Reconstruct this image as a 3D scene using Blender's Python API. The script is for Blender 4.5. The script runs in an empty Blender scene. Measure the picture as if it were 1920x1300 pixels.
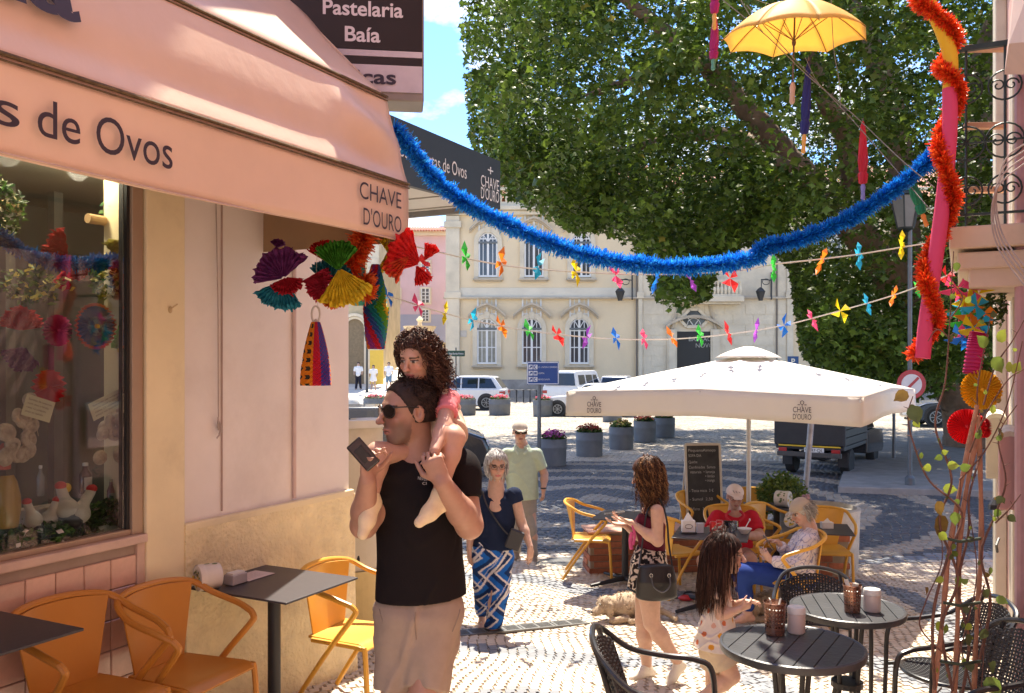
import bpy,math,random
import numpy as np
from mathutils import Vector,Matrix
random.seed(7);rng=np.random.default_rng(7)
SC=bpy.context.scene;COL=SC.collection
R=math.radians;PI=math.pi
# ---------------------------------------------------------------- camera, sky, sun, exposure
CZ=2.3;FP=1650.0;HY=680.0
cam_d=bpy.data.cameras.new('camera');cam=bpy.data.objects.new('camera',cam_d);COL.objects.link(cam)
cam.location=(0,0,CZ);cam.rotation_euler=(R(90),0,0)
cam_d.sensor_width=36;cam_d.lens=FP/1920*36;cam_d.shift_y=(HY-650)/1920
cam_d.clip_start=.05;cam_d.clip_end=3000
SC.camera=cam
SUN_EL,SUN_AZ=64.0,5.0          # azimuth measured from +Y towards +X
w=bpy.data.worlds.new('World');SC.world=w;w.use_nodes=True
nt=w.node_tree;nt.nodes.clear()
sky=nt.nodes.new('ShaderNodeTexSky');sky.sky_type='NISHITA';sky.sun_disc=False
sky.sun_elevation=R(SUN_EL);sky.sun_rotation=R(SUN_AZ)
sky.air_density=1.0;sky.dust_density=.0;sky.ozone_density=2.0
tc=nt.nodes.new('ShaderNodeTexCoord');mp=nt.nodes.new('ShaderNodeMapping');mp.inputs['Scale'].default_value=(1,1,1.9)
mp.inputs['Location'].default_value=(.9,.3,.5)
nz=nt.nodes.new('ShaderNodeTexNoise');nz.inputs['Scale'].default_value=5.0;nz.inputs['Detail'].default_value=9;nz.inputs['Roughness'].default_value=.58
cr=nt.nodes.new('ShaderNodeValToRGB');cr.color_ramp.elements[0].position=.50;cr.color_ramp.elements[1].position=.60
mx=nt.nodes.new('ShaderNodeMix');mx.data_type='RGBA'
bg=nt.nodes.new('ShaderNodeBackground');bg.inputs['Strength'].default_value=.125
out=nt.nodes.new('ShaderNodeOutputWorld')
L=nt.links
L.new(tc.outputs['Generated'],mp.inputs['Vector']);L.new(mp.outputs[0],nz.inputs['Vector']);L.new(nz.outputs[0],cr.inputs[0])
L.new(cr.outputs[0],mx.inputs[0]);sv=nt.nodes.new('ShaderNodeVectorMath');sv.operation='MULTIPLY';sv.inputs[1].default_value=(.62,.78,1.04);L.new(sky.outputs[0],sv.inputs[0]);L.new(sv.outputs[0],mx.inputs[6]);mx.inputs[7].default_value=(4.4,4.5,4.8,1)
L.new(mx.outputs[2],bg.inputs[0]);L.new(bg.outputs[0],out.inputs[0])
sd=bpy.data.lights.new('sun','SUN');sd.energy=4.1;sd.angle=R(.5);sd.color=(1,.90,.75)
so=bpy.data.objects.new('sun',sd);COL.objects.link(so)
TS=Vector((math.sin(R(SUN_AZ))*math.cos(R(SUN_EL)),math.cos(R(SUN_AZ))*math.cos(R(SUN_EL)),math.sin(R(SUN_EL))))
so.rotation_euler=TS.to_track_quat('Z','Y').to_euler();so.location=(0,30,60)
SC.view_settings.view_transform='Standard';SC.view_settings.look='None'
SC.view_settings.exposure=1.6;SC.view_settings.gamma=1;SC.view_settings.use_curve_mapping=False
try:
    SC.cycles.max_bounces=7;SC.cycles.diffuse_bounces=4;SC.cycles.transparent_max_bounces=12
except Exception:pass
# ---------------------------------------------------------------- places
CA,SA=math.cos(R(27)),math.sin(R(27))
def W(px,py,d):                    # a point seen at (px, py) of the photograph, d metres away
    return Vector(((px-960)*d/FP,d,CZ-(py-HY)*d/FP))
def S(s,p,z=0.0):                  # street coordinates: s along the street, p to its left
    return Vector((SA*s-CA*p,CA*s+SA*p,z))
def s_at(px,p):                     # distance s along the street of the point of line p seen at px
    k=(px-960)/FP
    return (CA+k*SA)*p/(SA-k*CA)
U=Vector((SA,CA,0));N=Vector((-CA,SA,0));Z=Vector((0,0,1))
GS=np.array([-20,0.,1.,2.78,4.3,5.5,6.6,10.,14.,900.]);GZ=np.array([.58,.56,.5,.38,.24,.12,.01,-.09,-.1,-.1])
def gh(x,y):
    return float(np.interp(SA*x+CA*y,GS,GZ))
def gha(x,y):return np.interp(SA*x+CA*y,GS,GZ)
def G(px,d):                        # ground point seen in column px, d metres away
    x=(px-960)*d/FP
    return Vector((x,d,gh(x,d)))
def row(d,x=0):return HY+(CZ-gh(x,d))*FP/d
# ---------------------------------------------------------------- materials
MATS={}
def lin(h):
    h=h.lstrip('#');c=[int(h[i:i+2],16)/255 for i in (0,2,4)]
    return tuple(((v+.055)/1.055)**2.4 if v>.04045 else v/12.92 for v in c)
def mat(name,col=(.5,.5,.5),rough=.6,metal=0.,var=.12,scale=6.,bump=0.,bscale=60.,attr=False,trans=0.,alpha=1.,
        dirt=0.,dirtcol=(.12,.1,.08),spec=.5,coat=0.,sss=0.,transm=0.,emis=None,es=1.,coords='Object',stretch=None,rvar=0.,sheen=0.):
    if name in MATS:return MATS[name]
    if isinstance(col,str):col=lin(col)
    m=bpy.data.materials.new(name);m.use_nodes=True;t=m.node_tree;b=t.nodes['Principled BSDF'];lk=t.links
    MATS[name] =m
    def nn(x):return t.nodes.new(x)
    tc=nn('ShaderNodeTexCoord');src=tc.outputs[coords]
    if stretch:
        mpn=nn('ShaderNodeMapping');mpn.inputs['Scale'].default_value=stretch;lk.new(src,mpn.inputs[0]);src=mpn.outputs[0]
    if attr:
        a=nn('ShaderNodeAttribute');a.attribute_name='Col';c=a.outputs['Color']
    else:
        rgb=nn('ShaderNodeRGB');rgb.outputs[0].default_value=(*col,1);c=rgb.outputs[0]
    if var>0:
        n=nn('ShaderNodeTexNoise');n.inputs['Scale'].default_value=scale;n.inputs['Detail'].default_value=6;n.inputs['Roughness'].default_value=.6
        lk.new(src,n.inputs['Vector'])
        mr=nn('ShaderNodeMapRange');mr.inputs['From Min'].default_value=.3;mr.inputs['From Max'].default_value=.7
        mr.inputs['To Min'].default_value=1-var;mr.inputs['To Max'].default_value=1+var;lk.new(n.outputs[0],mr.inputs[0])
        hs=nn('ShaderNodeVectorMath');hs.operation='SCALE';lk.new(c,hs.inputs[0]);lk.new(mr.outputs[0],hs.inputs['Scale']);c=hs.outputs[0]
        if rvar:
            r2=nn('ShaderNodeMapRange');r2.inputs['To Min'].default_value=rough-rvar;r2.inputs['To Max'].default_value=rough+rvar
            lk.new(n.outputs[0],r2.inputs[0]);lk.new(r2.outputs[0],b.inputs['Roughness'])
    if dirt>0:
        n=nn('ShaderNodeTexNoise');n.inputs['Scale'].default_value=scale*.35;n.inputs['Detail'].default_value=10;n.inputs['Roughness'].default_value=.72
        lk.new(src,n.inputs['Vector'])
        r=nn('ShaderNodeValToRGB');r.color_ramp.elements[0].position=.52;r.color_ramp.elements[1].position=.72;r.color_ramp.elements[1].color=(dirt,dirt,dirt,1)
        lk.new(n.outputs[0],r.inputs[0]);x=nn('ShaderNodeMix');x.data_type='RGBA'
        lk.new(r.outputs[0],x.inputs[0]);lk.new(c,x.inputs[6]);x.inputs[7].default_value=(*dirtcol,1);c=x.outputs[2]
    lk.new(c,b.inputs['Base Color'])
    b.inputs['Roughness'].default_value=rough;b.inputs['Metallic'].default_value=metal
    b.inputs['Specular IOR Level'].default_value=spec;b.inputs['Coat Weight'].default_value=coat;b.inputs['Coat Roughness'].default_value=.08
    b.inputs['Alpha'].default_value=alpha;b.inputs['Transmission Weight'].default_value=transm
    b.inputs['Sheen Weight'].default_value=sheen
    if sss:
        b.inputs['Subsurface Weight'].default_value=sss;b.inputs['Subsurface Radius'].default_value=(1,.35,.2);b.inputs['Subsurface Scale'].default_value=.012
    if emis:b.inputs['Emission Color'].default_value=(*emis,1);b.inputs['Emission Strength'].default_value=es
    if bump:
        n=nn('ShaderNodeTexNoise');n.inputs['Scale'].default_value=bscale;n.inputs['Detail'].default_value=5
        lk.new(src,n.inputs['Vector']);bp=nn('ShaderNodeBump');bp.inputs['Strength'].default_value=bump;bp.inputs['Distance'].default_value=.3/bscale*2
        lk.new(n.outputs[0],bp.inputs['Height']);lk.new(bp.outputs[0],b.inputs['Normal'])
    if trans:
        tr=nn('ShaderNodeBsdfTranslucent');lk.new(c,tr.inputs[0]);ms=nn('ShaderNodeMixShader');ms.inputs[0].default_value=trans
        lk.new(b.outputs[0],ms.inputs[1]);lk.new(tr.outputs[0],ms.inputs[2]);lk.new(ms.outputs[0],t.nodes['Material Output'].inputs[0])
    return m
def glassmat(name,col=(.8,.85,.85),rough=.02,mixf=.12,tint=(.9,.95,.95)):
    if name in MATS:return MATS[name]
    m=bpy.data.materials.new(name);m.use_nodes=True;t=m.node_tree;t.nodes.clear();MATS[name] =m
    o=t.nodes.new('ShaderNodeOutputMaterial');g=t.nodes.new('ShaderNodeBsdfGlossy');g.inputs['Roughness'].default_value=rough
    tr=t.nodes.new('ShaderNodeBsdfTransparent');tr.inputs[0].default_value=(*tint,1)
    lw=t.nodes.new('ShaderNodeFresnel');lw.inputs[0].default_value=1.5
    ad=t.nodes.new('ShaderNodeMath');ad.operation='ADD';ad.inputs[1].default_value=mixf
    ms=t.nodes.new('ShaderNodeMixShader');t.links.new(lw.outputs[0],ad.inputs[0]);t.links.new(ad.outputs[0],ms.inputs[0])
    t.links.new(tr.outputs[0],ms.inputs[1]);t.links.new(g.outputs[0],ms.inputs[2]);t.links.new(ms.outputs[0],o.inputs[0])
    return m
# ---------------------------------------------------------------- object helpers
MW={}
def mw(o):
    while o is not None and o.name not in MW:o=o.parent
    return MW[o.name] if o is not None else Matrix.Identity(4)
def props(o,label=None,cat=None,group=None,kind=None):
    if label:o['label'] =label
    if cat:o['category'] =cat
    if group:o['group'] =group
    if kind:o['kind'] =kind
    return o
def thing(name,label,cat,loc=(0,0,0),rz=0.,group=None,kind=None):
    o=bpy.data.objects.new(name,None);COL.objects.link(o);o.empty_display_size=.1
    o.location=loc;o.rotation_euler=(0,0,rz)
    MW[o.name] =Matrix.Translation(Vector(loc)) @ Matrix.Rotation(rz,4,'Z')
    return props(o,label,cat,group,kind)
def copy_tree(o,parent=None):
    c=o.copy();COL.objects.link(c);c.parent=parent
    for ch in list(o.children):copy_tree(ch,c)
    return c
def dup(o,loc,rz,label=None,group=None):
    c=copy_tree(o);c.location=loc;c.rotation_euler=(0,0,rz)
    MW[c.name] =Matrix.Translation(Vector(loc)) @ Matrix.Rotation(rz,4,'Z')
    if label:c['label'] =label
    if group:c['group'] =group
    return c
def perp(v):
    v=v.normalized();a=Z if abs(v.z) <.9 else Vector((1,0,0))
    x=v.cross(a).normalized();return x,v.cross(x).normalized()
class MB:
    def __init__(s):s.v=[];s.f=[];s.m=[];s.c=[];s.mi=0
    def add(s,vs,fs):
        o=len(s.v);s.v+=[tuple(x) for x in vs]
        for f in fs:s.f.append(tuple(i+o for i in f));s.m.append(s.mi)
        return s
    def box(s,c,sz,ax=None,ay=None,az=None):
        c=Vector(c);ax=(ax or Vector((1,0,0)))*(sz[0]/2);ay=(ay or Vector((0,1,0)))*(sz[1]/2);az=(az or Vector((0,0,1)))*(sz[2]/2)
        vs=[c+ax*i+ay*j+az*k for k in (-1,1) for j in (-1,1) for i in (-1,1)]
        return s.add(vs,[(0,2,3,1),(4,5,7,6),(0,1,5,4),(2,6,7,3),(0,4,6,2),(1,3,7,5)])
    def bar(s,a,b,w,h=None,up=None):
        a=Vector(a);b=Vector(b);d=b-a
        if up is None:x,y=perp(d)
        else:
            x=d.cross(Vector(up)).normalized();y=x.cross(d).normalized()
        return s.box((a+b)/2,(d.length,w,h or w),d.normalized(),x,y)
    def tube(s,pts,r,n=8,closed=False,caps=True):
        pts=[Vector(p) for p in pts];m=len(pts);rr=r if isinstance(r,(list,tuple)) else [r]*m
        vs=[];prev=None
        for i,p in enumerate(pts):
            if closed:t=pts[(i+1) % m]-pts[i-1]
            else:t=pts[min(i+1,m-1)]-pts[max(i-1,0)]
            if t.length<1e-9:t=Vector((0,0,1))
            t.normalize()
            if prev is None:x,_=perp(t)
            else:
                x=prev-t*prev.dot(t)
                x=x.normalized() if x.length>1e-6 else perp(t)[0]
            prev=x;y=t.cross(x)
            for k in range(n):
                a=2*PI*k/n;vs.append(p+x*math.cos(a)*rr[i]+y*math.sin(a)*rr[i])
        fs=[]
        for i in range(m if closed else m-1):
            j=(i+1) % m
            for k in range(n):fs.append((i*n+k,i*n+(k+1) % n,j*n+(k+1) % n,j*n+k))
        if caps and not closed:fs+=[tuple(range(n-1,-1,-1)),tuple((m-1)*n+k for k in range(n))]
        return s.add(vs,fs)
    def lathe(s,prof,c=(0,0,0),n=24,axis=None,sx=1.,cap=True):
        c=Vector(c);az=(axis or Z).normalized();x,y=(Vector((1,0,0)),Vector((0,1,0))) if axis is None else perp(az)
        vs=[c+x*math.cos(2*PI*k/n)*r*sx+y*math.sin(2*PI*k/n)*r+az*z for r,z in prof for k in range(n)]
        fs=[(i*n+k,i*n+(k+1) % n,(i+1)*n+(k+1) % n,(i+1)*n+k) for i in range(len(prof)-1) for k in range(n)]
        if cap:fs+=[tuple(range(n-1,-1,-1)),tuple((len(prof)-1)*n+k for k in range(n))]
        return s.add(vs,fs)
    def ell(s,c,r,n=12,ax=None,ay=None,az=None):
        c=Vector(c);ax=ax or Vector((1,0,0));ay=ay or Vector((0,1,0));az=az or Z;m=max(n//2,4);vs=[]
        for i in range(1,m):
            t=PI*i/m
            for k in range(n):
                a=2*PI*k/n;vs.append(c+ax*r[0]*math.sin(t)*math.cos(a)+ay*r[1]*math.sin(t)*math.sin(a)-az*r[2]*math.cos(t))
        fs=[(i*n+k,i*n+(k+1) % n,(i+1)*n+(k+1) % n,(i+1)*n+k) for i in range(m-2) for k in range(n)]
        b=len(vs);vs+=[c-az*r[2],c+az*r[2]]
        fs+=[(b,(k+1) % n,k) for k in range(n)]+[(b+1,(m-2)*n+k,(m-2)*n+(k+1) % n) for k in range(n)]
        return s.add(vs,fs)
    def prism(s,pts,d):
        pts=[Vector(p) for p in pts];d=Vector(d);n=len(pts)
        return s.add(pts+[p+d for p in pts],[tuple(range(n-1,-1,-1)),tuple(range(n,2*n))]+[(k,(k+1) % n,n+(k+1) % n,n+k) for k in range(n)])
    def sheet(s,fn,nu,nv,th=0.,closed_u=False):
        vs=[Vector(fn(i/(nu if closed_u else nu),j/nv)) for j in range(nv+1) for i in range(nu+1)]
        q=lambda i,j:j*(nu+1)+i
        fs=[(q(i,j),q(i+1,j),q(i+1,j+1),q(i,j+1)) for j in range(nv) for i in range(nu)]
        if th:
            nrm=[Vector((0,0,0)) for _ in vs]
            for f in fs:
                nn=(vs[f[1]]-vs[f[0]]).cross(vs[f[3]]-vs[f[0]])
                for k in f:nrm[k] +=nn
            o=len(vs);vs=vs+[v-(nn.normalized() if nn.length>1e-12 else Z)*th for v,nn in zip(vs,nrm)]
            fs=fs+[tuple(k+o for k in reversed(f)) for f in fs]
            edge=[(q(i,0),q(i+1,0)) for i in range(nu)]+[(q(nu,j),q(nu,j+1)) for j in range(nv)]+[(q(i+1,nv),q(i,nv)) for i in range(nu-1,-1,-1)]+[(q(0,j+1),q(0,j)) for j in range(nv-1,-1,-1)]
            fs=fs+[(b,a,a+o,b+o) for a,b in edge]
        return s.add(vs,fs)
    def build(s,name,m=None,parent=None,world=True,smooth=False,bevel=0.,label=None,kind=None,loc=None):
        me=bpy.data.meshes.new(name)
        vs=s.v
        if parent is not None and world:
            inv=np.array(mw(parent).inverted());a=np.array([tuple(v) for v in vs]);a=a@inv[:3,:3].T+inv[:3,3];vs=a.tolist()
        if loc is not None:vs=[(v[0]-loc[0],v[1]-loc[1],v[2]-loc[2]) for v in vs]
        me.from_pydata(vs,[],s.f)
        for mm in (m if isinstance(m,(list,tuple)) else [m]):
            if mm is not None:me.materials.append(mm)
        if any(s.m):me.polygons.foreach_set('material_index',s.m)
        if smooth:
            me.polygons.foreach_set('use_smooth',[True]*len(me.polygons))
            if smooth != 'all':
                try:me.set_sharp_from_angle(angle=R(40))
                except Exception:pass
        me.validate();me.update()
        o=bpy.data.objects.new(name,me);COL.objects.link(o)
        if parent is not None:o.parent=parent
        if loc is not None:o.location=loc
        if bevel:
            b=o.modifiers.new('bevel','BEVEL');b.width=bevel;b.segments=2;b.limit_method='ANGLE';b.angle_limit=R(40)
        if label:o['label'] =label
        if kind:o['kind'] =kind
        return o
def solo(mb,name,m,label,cat,loc=None,group=None,kind=None,**k):
    if loc is None:
        a=np.array([tuple(v) for v in mb.v]);loc=(float(a[:,0].mean()),float(a[:,1].mean()),float(a[:,2].min()))
    o=mb.build(name,m,None,loc=loc,**k);props(o,label,cat,group,kind);MW[o.name] =Matrix.Translation(Vector(loc));return o
def npmesh(name,V,Fq,m,parent=None,smooth=True,col=None,loc=None,world=True):
    """V (n,3) array, Fq list/array of equally sized faces"""
    V=np.asarray(V,dtype=np.float64);Fq=np.asarray(Fq,dtype=np.int32)
    if parent is not None and world:
        inv=np.array(mw(parent).inverted());V=V@inv[:3,:3].T+inv[:3,3]
    if loc is not None:V=V-np.array(loc)
    me=bpy.data.meshes.new(name);k=Fq.shape[1]
    me.vertices.add(len(V));me.vertices.foreach_set('co',V.astype(np.float32).ravel())
    me.loops.add(Fq.size);me.loops.foreach_set('vertex_index',Fq.ravel())
    me.polygons.add(len(Fq));me.polygons.foreach_set('loop_start',np.arange(0,Fq.size,k,dtype=np.int32))
    me.polygons.foreach_set('use_smooth',np.full(len(Fq),bool(smooth)))
    for mm in (m if isinstance(m,(list,tuple)) else [m]):me.materials.append(mm)
    me.update(calc_edges=True)
    if col is not None:
        ca=me.color_attributes.new('Col','FLOAT_COLOR','POINT');c4=np.ones((len(V),4),np.float32);c4[:,:3] =col;ca.data.foreach_set('color',c4.ravel())
    o=bpy.data.objects.new(name,me);COL.objects.link(o)
    if parent is not None:o.parent=parent
    if loc is not None:o.location=loc
    return o
def text(name,txt,m,parent,loc,xd,up,size,sx=1.,ext=.002,off=0.,align='LEFT',shear=0.,kind=None):
    cu=bpy.data.curves.new('t','FONT');cu.body=txt;cu.size=1;cu.extrude=.0;cu.offset=off;cu.align_x=align;cu.resolution_u=5;cu.shear=shear
    ob=bpy.data.objects.new('t',cu);COL.objects.link(ob)
    dg=bpy.context.evaluated_depsgraph_get();me0=bpy.data.meshes.new_from_object(ob.evaluated_get(dg))
    xd=Vector(xd).normalized();up=Vector(up).normalized();nrm=xd.cross(up).normalized();loc=Vector(loc)
    V=[tuple(loc+xd*v.co.x*size*sx+up*v.co.y*size+nrm*ext) for v in me0.vertices];Fc=[tuple(p.vertices) for p in me0.polygons]
    bpy.data.objects.remove(ob);bpy.data.curves.remove(cu);bpy.data.meshes.remove(me0)
    if not V:return None
    b=MB();b.v=V;b.f=Fc;b.m=[0]*len(Fc)
    return b.build(name,m,parent)
# ---------------------------------------------------------------- implicit surfaces (people, dogs, cloth)
def A(v):return np.array(tuple(v),dtype=np.float64)
class Field:
    """smooth union of round cones, ellipsoids and lofts, meshed by surface nets"""
    def __init__(s):s.p=[]
    def cone(s,a,b,ra,rb=None,k=.02,flat=False,sub=False,flata=False):
        rb=ra if rb is None else rb;a=A(a);b=A(b);r=max(ra,rb)
        def f(P):
            ba=b-a;t=((P-a)@ba)/max(ba@ba,1e-12);tc=np.clip(t,0,1)
            d=np.linalg.norm(P-a-tc[...,None]*ba,axis=-1)-(ra+(rb-ra)*tc)
            if flat:d=np.maximum(d,(t-1)*np.sqrt(ba@ba))
            if flata:d=np.maximum(d,-t*np.sqrt(ba@ba))
            return d
        s.p.append((f,np.minimum(a,b)-r,np.maximum(a,b)+r,k,sub));return s
    def path(s,pts,rs,k=.02,**kw):
        for i in range(len(pts)-1):s.cone(pts[i],pts[i+1],rs[i],rs[i+1],k,**kw)
        return s
    def ell(s,c,r,ax=(1,0,0),ay=(0,1,0),k=.02,sub=False):
        c=A(c);ax=A(Vector(ax).normalized());ay=A(Vector(ay).normalized());az=np.cross(ax,ay);M=np.stack([ax,ay,az]);r=np.array(r,float);m=r.max()
        def f(P):
            q=(P-c)@M.T;k0=np.linalg.norm(q/r,axis=-1);k1=np.linalg.norm(q/r**2,axis=-1)
            return k0*(k0-1)/np.maximum(k1,1e-9)
        s.p.append((f,c-m,c+m,k,sub));return s
    def loft(s,secs,right,fwd,k=.02,flat0=False,flat1=False):
        C=np.array([A(x[0]) for x in secs]);H=np.array([[x[1],x[2]] for x in secs],float);rt=A(Vector(right).normalized());fw=A(Vector(fwd).normalized());m=H.max()
        def f(P):
            best=None
            for i in range(len(C)-1):
                ba=C[i+1]-C[i];L2=ba@ba;t=((P-C[i])@ba)/L2;tc=np.clip(t,0,1)
                q=P-C[i]-tc[...,None]*ba;h=H[i]+(H[i+1]-H[i])*tc[...,None]
                x=q@rt;y=q@fw;ub=ba/np.sqrt(L2);ax=(t-tc)*np.sqrt(L2)
                e=np.sqrt((x/h[...,0])**2+(y/h[...,1])**2)
                mn=np.minimum(h[...,0],h[...,1]);d2=(e-1)*mn
                gl=np.sqrt((x/h[...,0]**2)**2+(y/h[...,1]**2)**2);d2=np.where(e>1e-6,e*(e-1)/np.maximum(gl,1e-9),d2);d2=np.maximum(d2,-mn)
                cap=np.abs(ax)
                if (i==0 and flat0) or (i==len(C)-2 and flat1):dd=np.where(cap>0,np.maximum(d2,cap),d2)
                else:
                    e3=np.sqrt((x/h[...,0])**2+(y/h[...,1])**2+(ax/(mn*.7))**2);dd=np.where(cap>0,(e3-1)*mn*.7,d2)
                    dd=np.where(cap>0,np.maximum(dd,np.minimum(d2,dd)),dd)
                best=dd if best is None else np.minimum(best,dd)
            if flat0:
                n0=C[0]-C[1];n0 /= np.linalg.norm(n0);best=np.maximum(best,(P-C[0])@n0)
            if flat1:
                n1=C[-1]-C[-2];n1 /= np.linalg.norm(n1);best=np.maximum(best,(P-C[-1])@n1)
            return best
        s.p.append((f,C.min(0)-m,C.max(0)+m,k,False));return s
    def clip(s,c,n,lo=None,hi=None):   # keep the side where (p-c).n < 0
        c=A(c);n=A(Vector(n).normalized())
        s.p.append((lambda P:(P-c)@n,lo,hi,0,'clip'));return s
    def mesh(s,h,warp=None):
        pr=[q for q in s.p if q[4] != 'clip']
        lo=np.min([q[1] for q in pr if not q[4]],0)-3*h;hi=np.max([q[2] for q in pr if not q[4]],0)+3*h
        n=np.ceil((hi-lo)/h).astype(int)+1;D=np.full(n,.2,np.float32)
        gx,gy,gz=[lo[i]+h*np.arange(n[i]) for i in range(3)]
        for f,a,b,k,sub in s.p:
            if sub=='clip':
                i0=np.zeros(3,int) if a is None else np.clip(np.floor((A(a)-lo)/h).astype(int),0,n-1)
                i1=n.copy() if b is None else np.clip(np.ceil((A(b)-lo)/h).astype(int)+1,1,n)
                if np.any(i1<=i0):continue
            else:
                m=k+2.5*h
                i0=np.clip(np.floor((a-m-lo)/h).astype(int),0,n-1);i1=np.clip(np.ceil((b+m-lo)/h).astype(int)+1,1,n)
            P=np.stack(np.meshgrid(gx[i0[0]:i1[0]],gy[i0[1]:i1[1]],gz[i0[2]:i1[2]],indexing='ij'),-1)
            if warp is not None and sub != 'clip':P=P+warp(P)
            v=f(P).astype(np.float32);sl=tuple(slice(i0[j],i1[j]) for j in range(3));o=D[sl]
            if sub=='clip':D[sl] =np.maximum(o,v)
            elif sub:
                v=-v;e=np.maximum(k-np.abs(o-v),0);D[sl] =np.maximum(o,v)+e*e/(4*max(k,1e-6))
            else:
                e=np.maximum(k-np.abs(o-v),0);D[sl] =np.minimum(o,v)-e*e/(4*max(k,1e-6))
        return surfnets(D,lo,h)
def surfnets(D,lo,h):
    I=D<0
    def cells(B):
        return [B[dx:B.shape[0]-1+dx,dy:B.shape[1]-1+dy,dz:B.shape[2]-1+dz] for dx in (0,1) for dy in (0,1) for dz in (0,1)]
    cs=cells(I);al=cs[0].copy();an=cs[0].copy()
    for c in cs[1:]:al &= c;an |= c
    act=np.argwhere(an&~al)
    idx=np.full(an.shape,-1,np.int32);idx[tuple(act.T)] =np.arange(len(act))
    acc=np.zeros((len(act),3));cnt=np.zeros(len(act))
    co=[(a,b,c) for a in (0,1) for b in (0,1) for c in (0,1)]
    for a in co:
        for ax in range(3):
            if a[ax]:continue
            b=list(a);b[ax] =1
            va=D[act[:,0]+a[0],act[:,1]+a[1],act[:,2]+a[2]];vb=D[act[:,0]+b[0],act[:,1]+b[1],act[:,2]+b[2]]
            mk=(va<0) != (vb<0);t=np.where(mk,va/np.where(mk,va-vb,1),0)
            pt=np.tile(np.array(a,float),(len(act),1));pt[:,ax] +=t
            acc+=pt*mk[:,None];cnt+=mk
    V=lo+h*(act+acc/np.maximum(cnt,1)[:,None]);Q=[]
    for ax in range(3):
        sh=[slice(1,-1)]*3;s0=list(sh);s1=list(sh);s0[ax] =slice(0,-1);s1[ax] =slice(1,None)
        x0=I[tuple(s0)];x1=I[tuple(s1)]
        for flip,mk in ((False,x0&~x1),(True,~x0&x1)):
            e=np.argwhere(mk)
            if not len(e):continue
            off=np.ones(3,int);off[ax] =0;e=e+off
            o1,o2=[(1,2),(2,0),(0,1)][ax]
            def cell(d1,d2):
                c=e.copy();c[:,o1] -= d1;c[:,o2] -= d2;return idx[tuple(c.T)]
            q=np.stack([cell(0,0),cell(1,0),cell(1,1),cell(0,1)],1)
            Q.append(q[:,::-1] if flip else q)
    Q=np.concatenate(Q) if Q else np.zeros((0,4),int)
    Q=Q[(Q>=0).all(1)]
    return V,Q
def relax(V,Q,it=1,lam=.5):
    n=len(V)
    for _ in range(it):
        acc=np.zeros_like(V);c=np.zeros(n)
        for a,b in ((0,1),(1,2),(2,3),(3,0)):
            np.add.at(acc,Q[:,a],V[Q[:,b]]);np.add.at(c,Q[:,a],1);np.add.at(acc,Q[:,b],V[Q[:,a]]);np.add.at(c,Q[:,b],1)
        V=V+lam*(acc/np.maximum(c,1)[:,None]-V)
    return V
def waves(seed,f0,n=5,amp=1.):
    r=np.random.default_rng(seed);D=r.normal(size=(n,3));D /= np.linalg.norm(D,axis=1)[:,None];ph=r.uniform(0,6.28,n);fr=f0*r.uniform(.6,1.7,n)
    return lambda P:amp*sum(np.sin(P@D[i]*fr[i]+ph[i]) for i in range(n))/n
def fmesh(F,name,m,parent,h=.008,col=None,warp=None,it=1,fold=None):
    V,Q=F.mesh(h,warp);V=relax(V,Q,it)
    if fold is not None:V=V+fold(V)
    c=col(V) if callable(col) else (np.tile(np.array(col),(len(V),1)) if col is not None else None)
    return npmesh(name,V,Q,m,parent,True,c)
# ================================================================ THE SETTING
def Gp(px,py):                      # ground point seen at (px, py)
    d=8.
    for _ in range(30):
        x=(px-960)*d/FP;d=.5*d+.5*(CZ-gh(x,d))*FP/max(py-HY,1)
    x=(px-960)*d/FP
    return Vector((x,d,gh(x,d)))
def fit(name,txt,m,parent,a,b,up,size,**k):      # lettering stretched from a to b
    a=Vector(a);b=Vector(b);o=text(name,txt,m,parent,a,b-a,up,size,**k)
    inv=mw(parent).inverted();la=inv @ a;ld=(inv.to_3x3() @ (b-a));Ln=ld.length;ld.normalize()
    xs=[(v.co-la).dot(ld) for v in o.data.vertices];x0,x1=min(xs),max(xs);kx=Ln/(x1-x0)
    for v,x in zip(o.data.vertices,xs):v.co+=ld*((x-x0)*kx-x)
    return o
M_joint=mat('joint_sand',(.27,.225,.17),.95,var=.25,scale=30,bump=.3,bscale=80)
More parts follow.
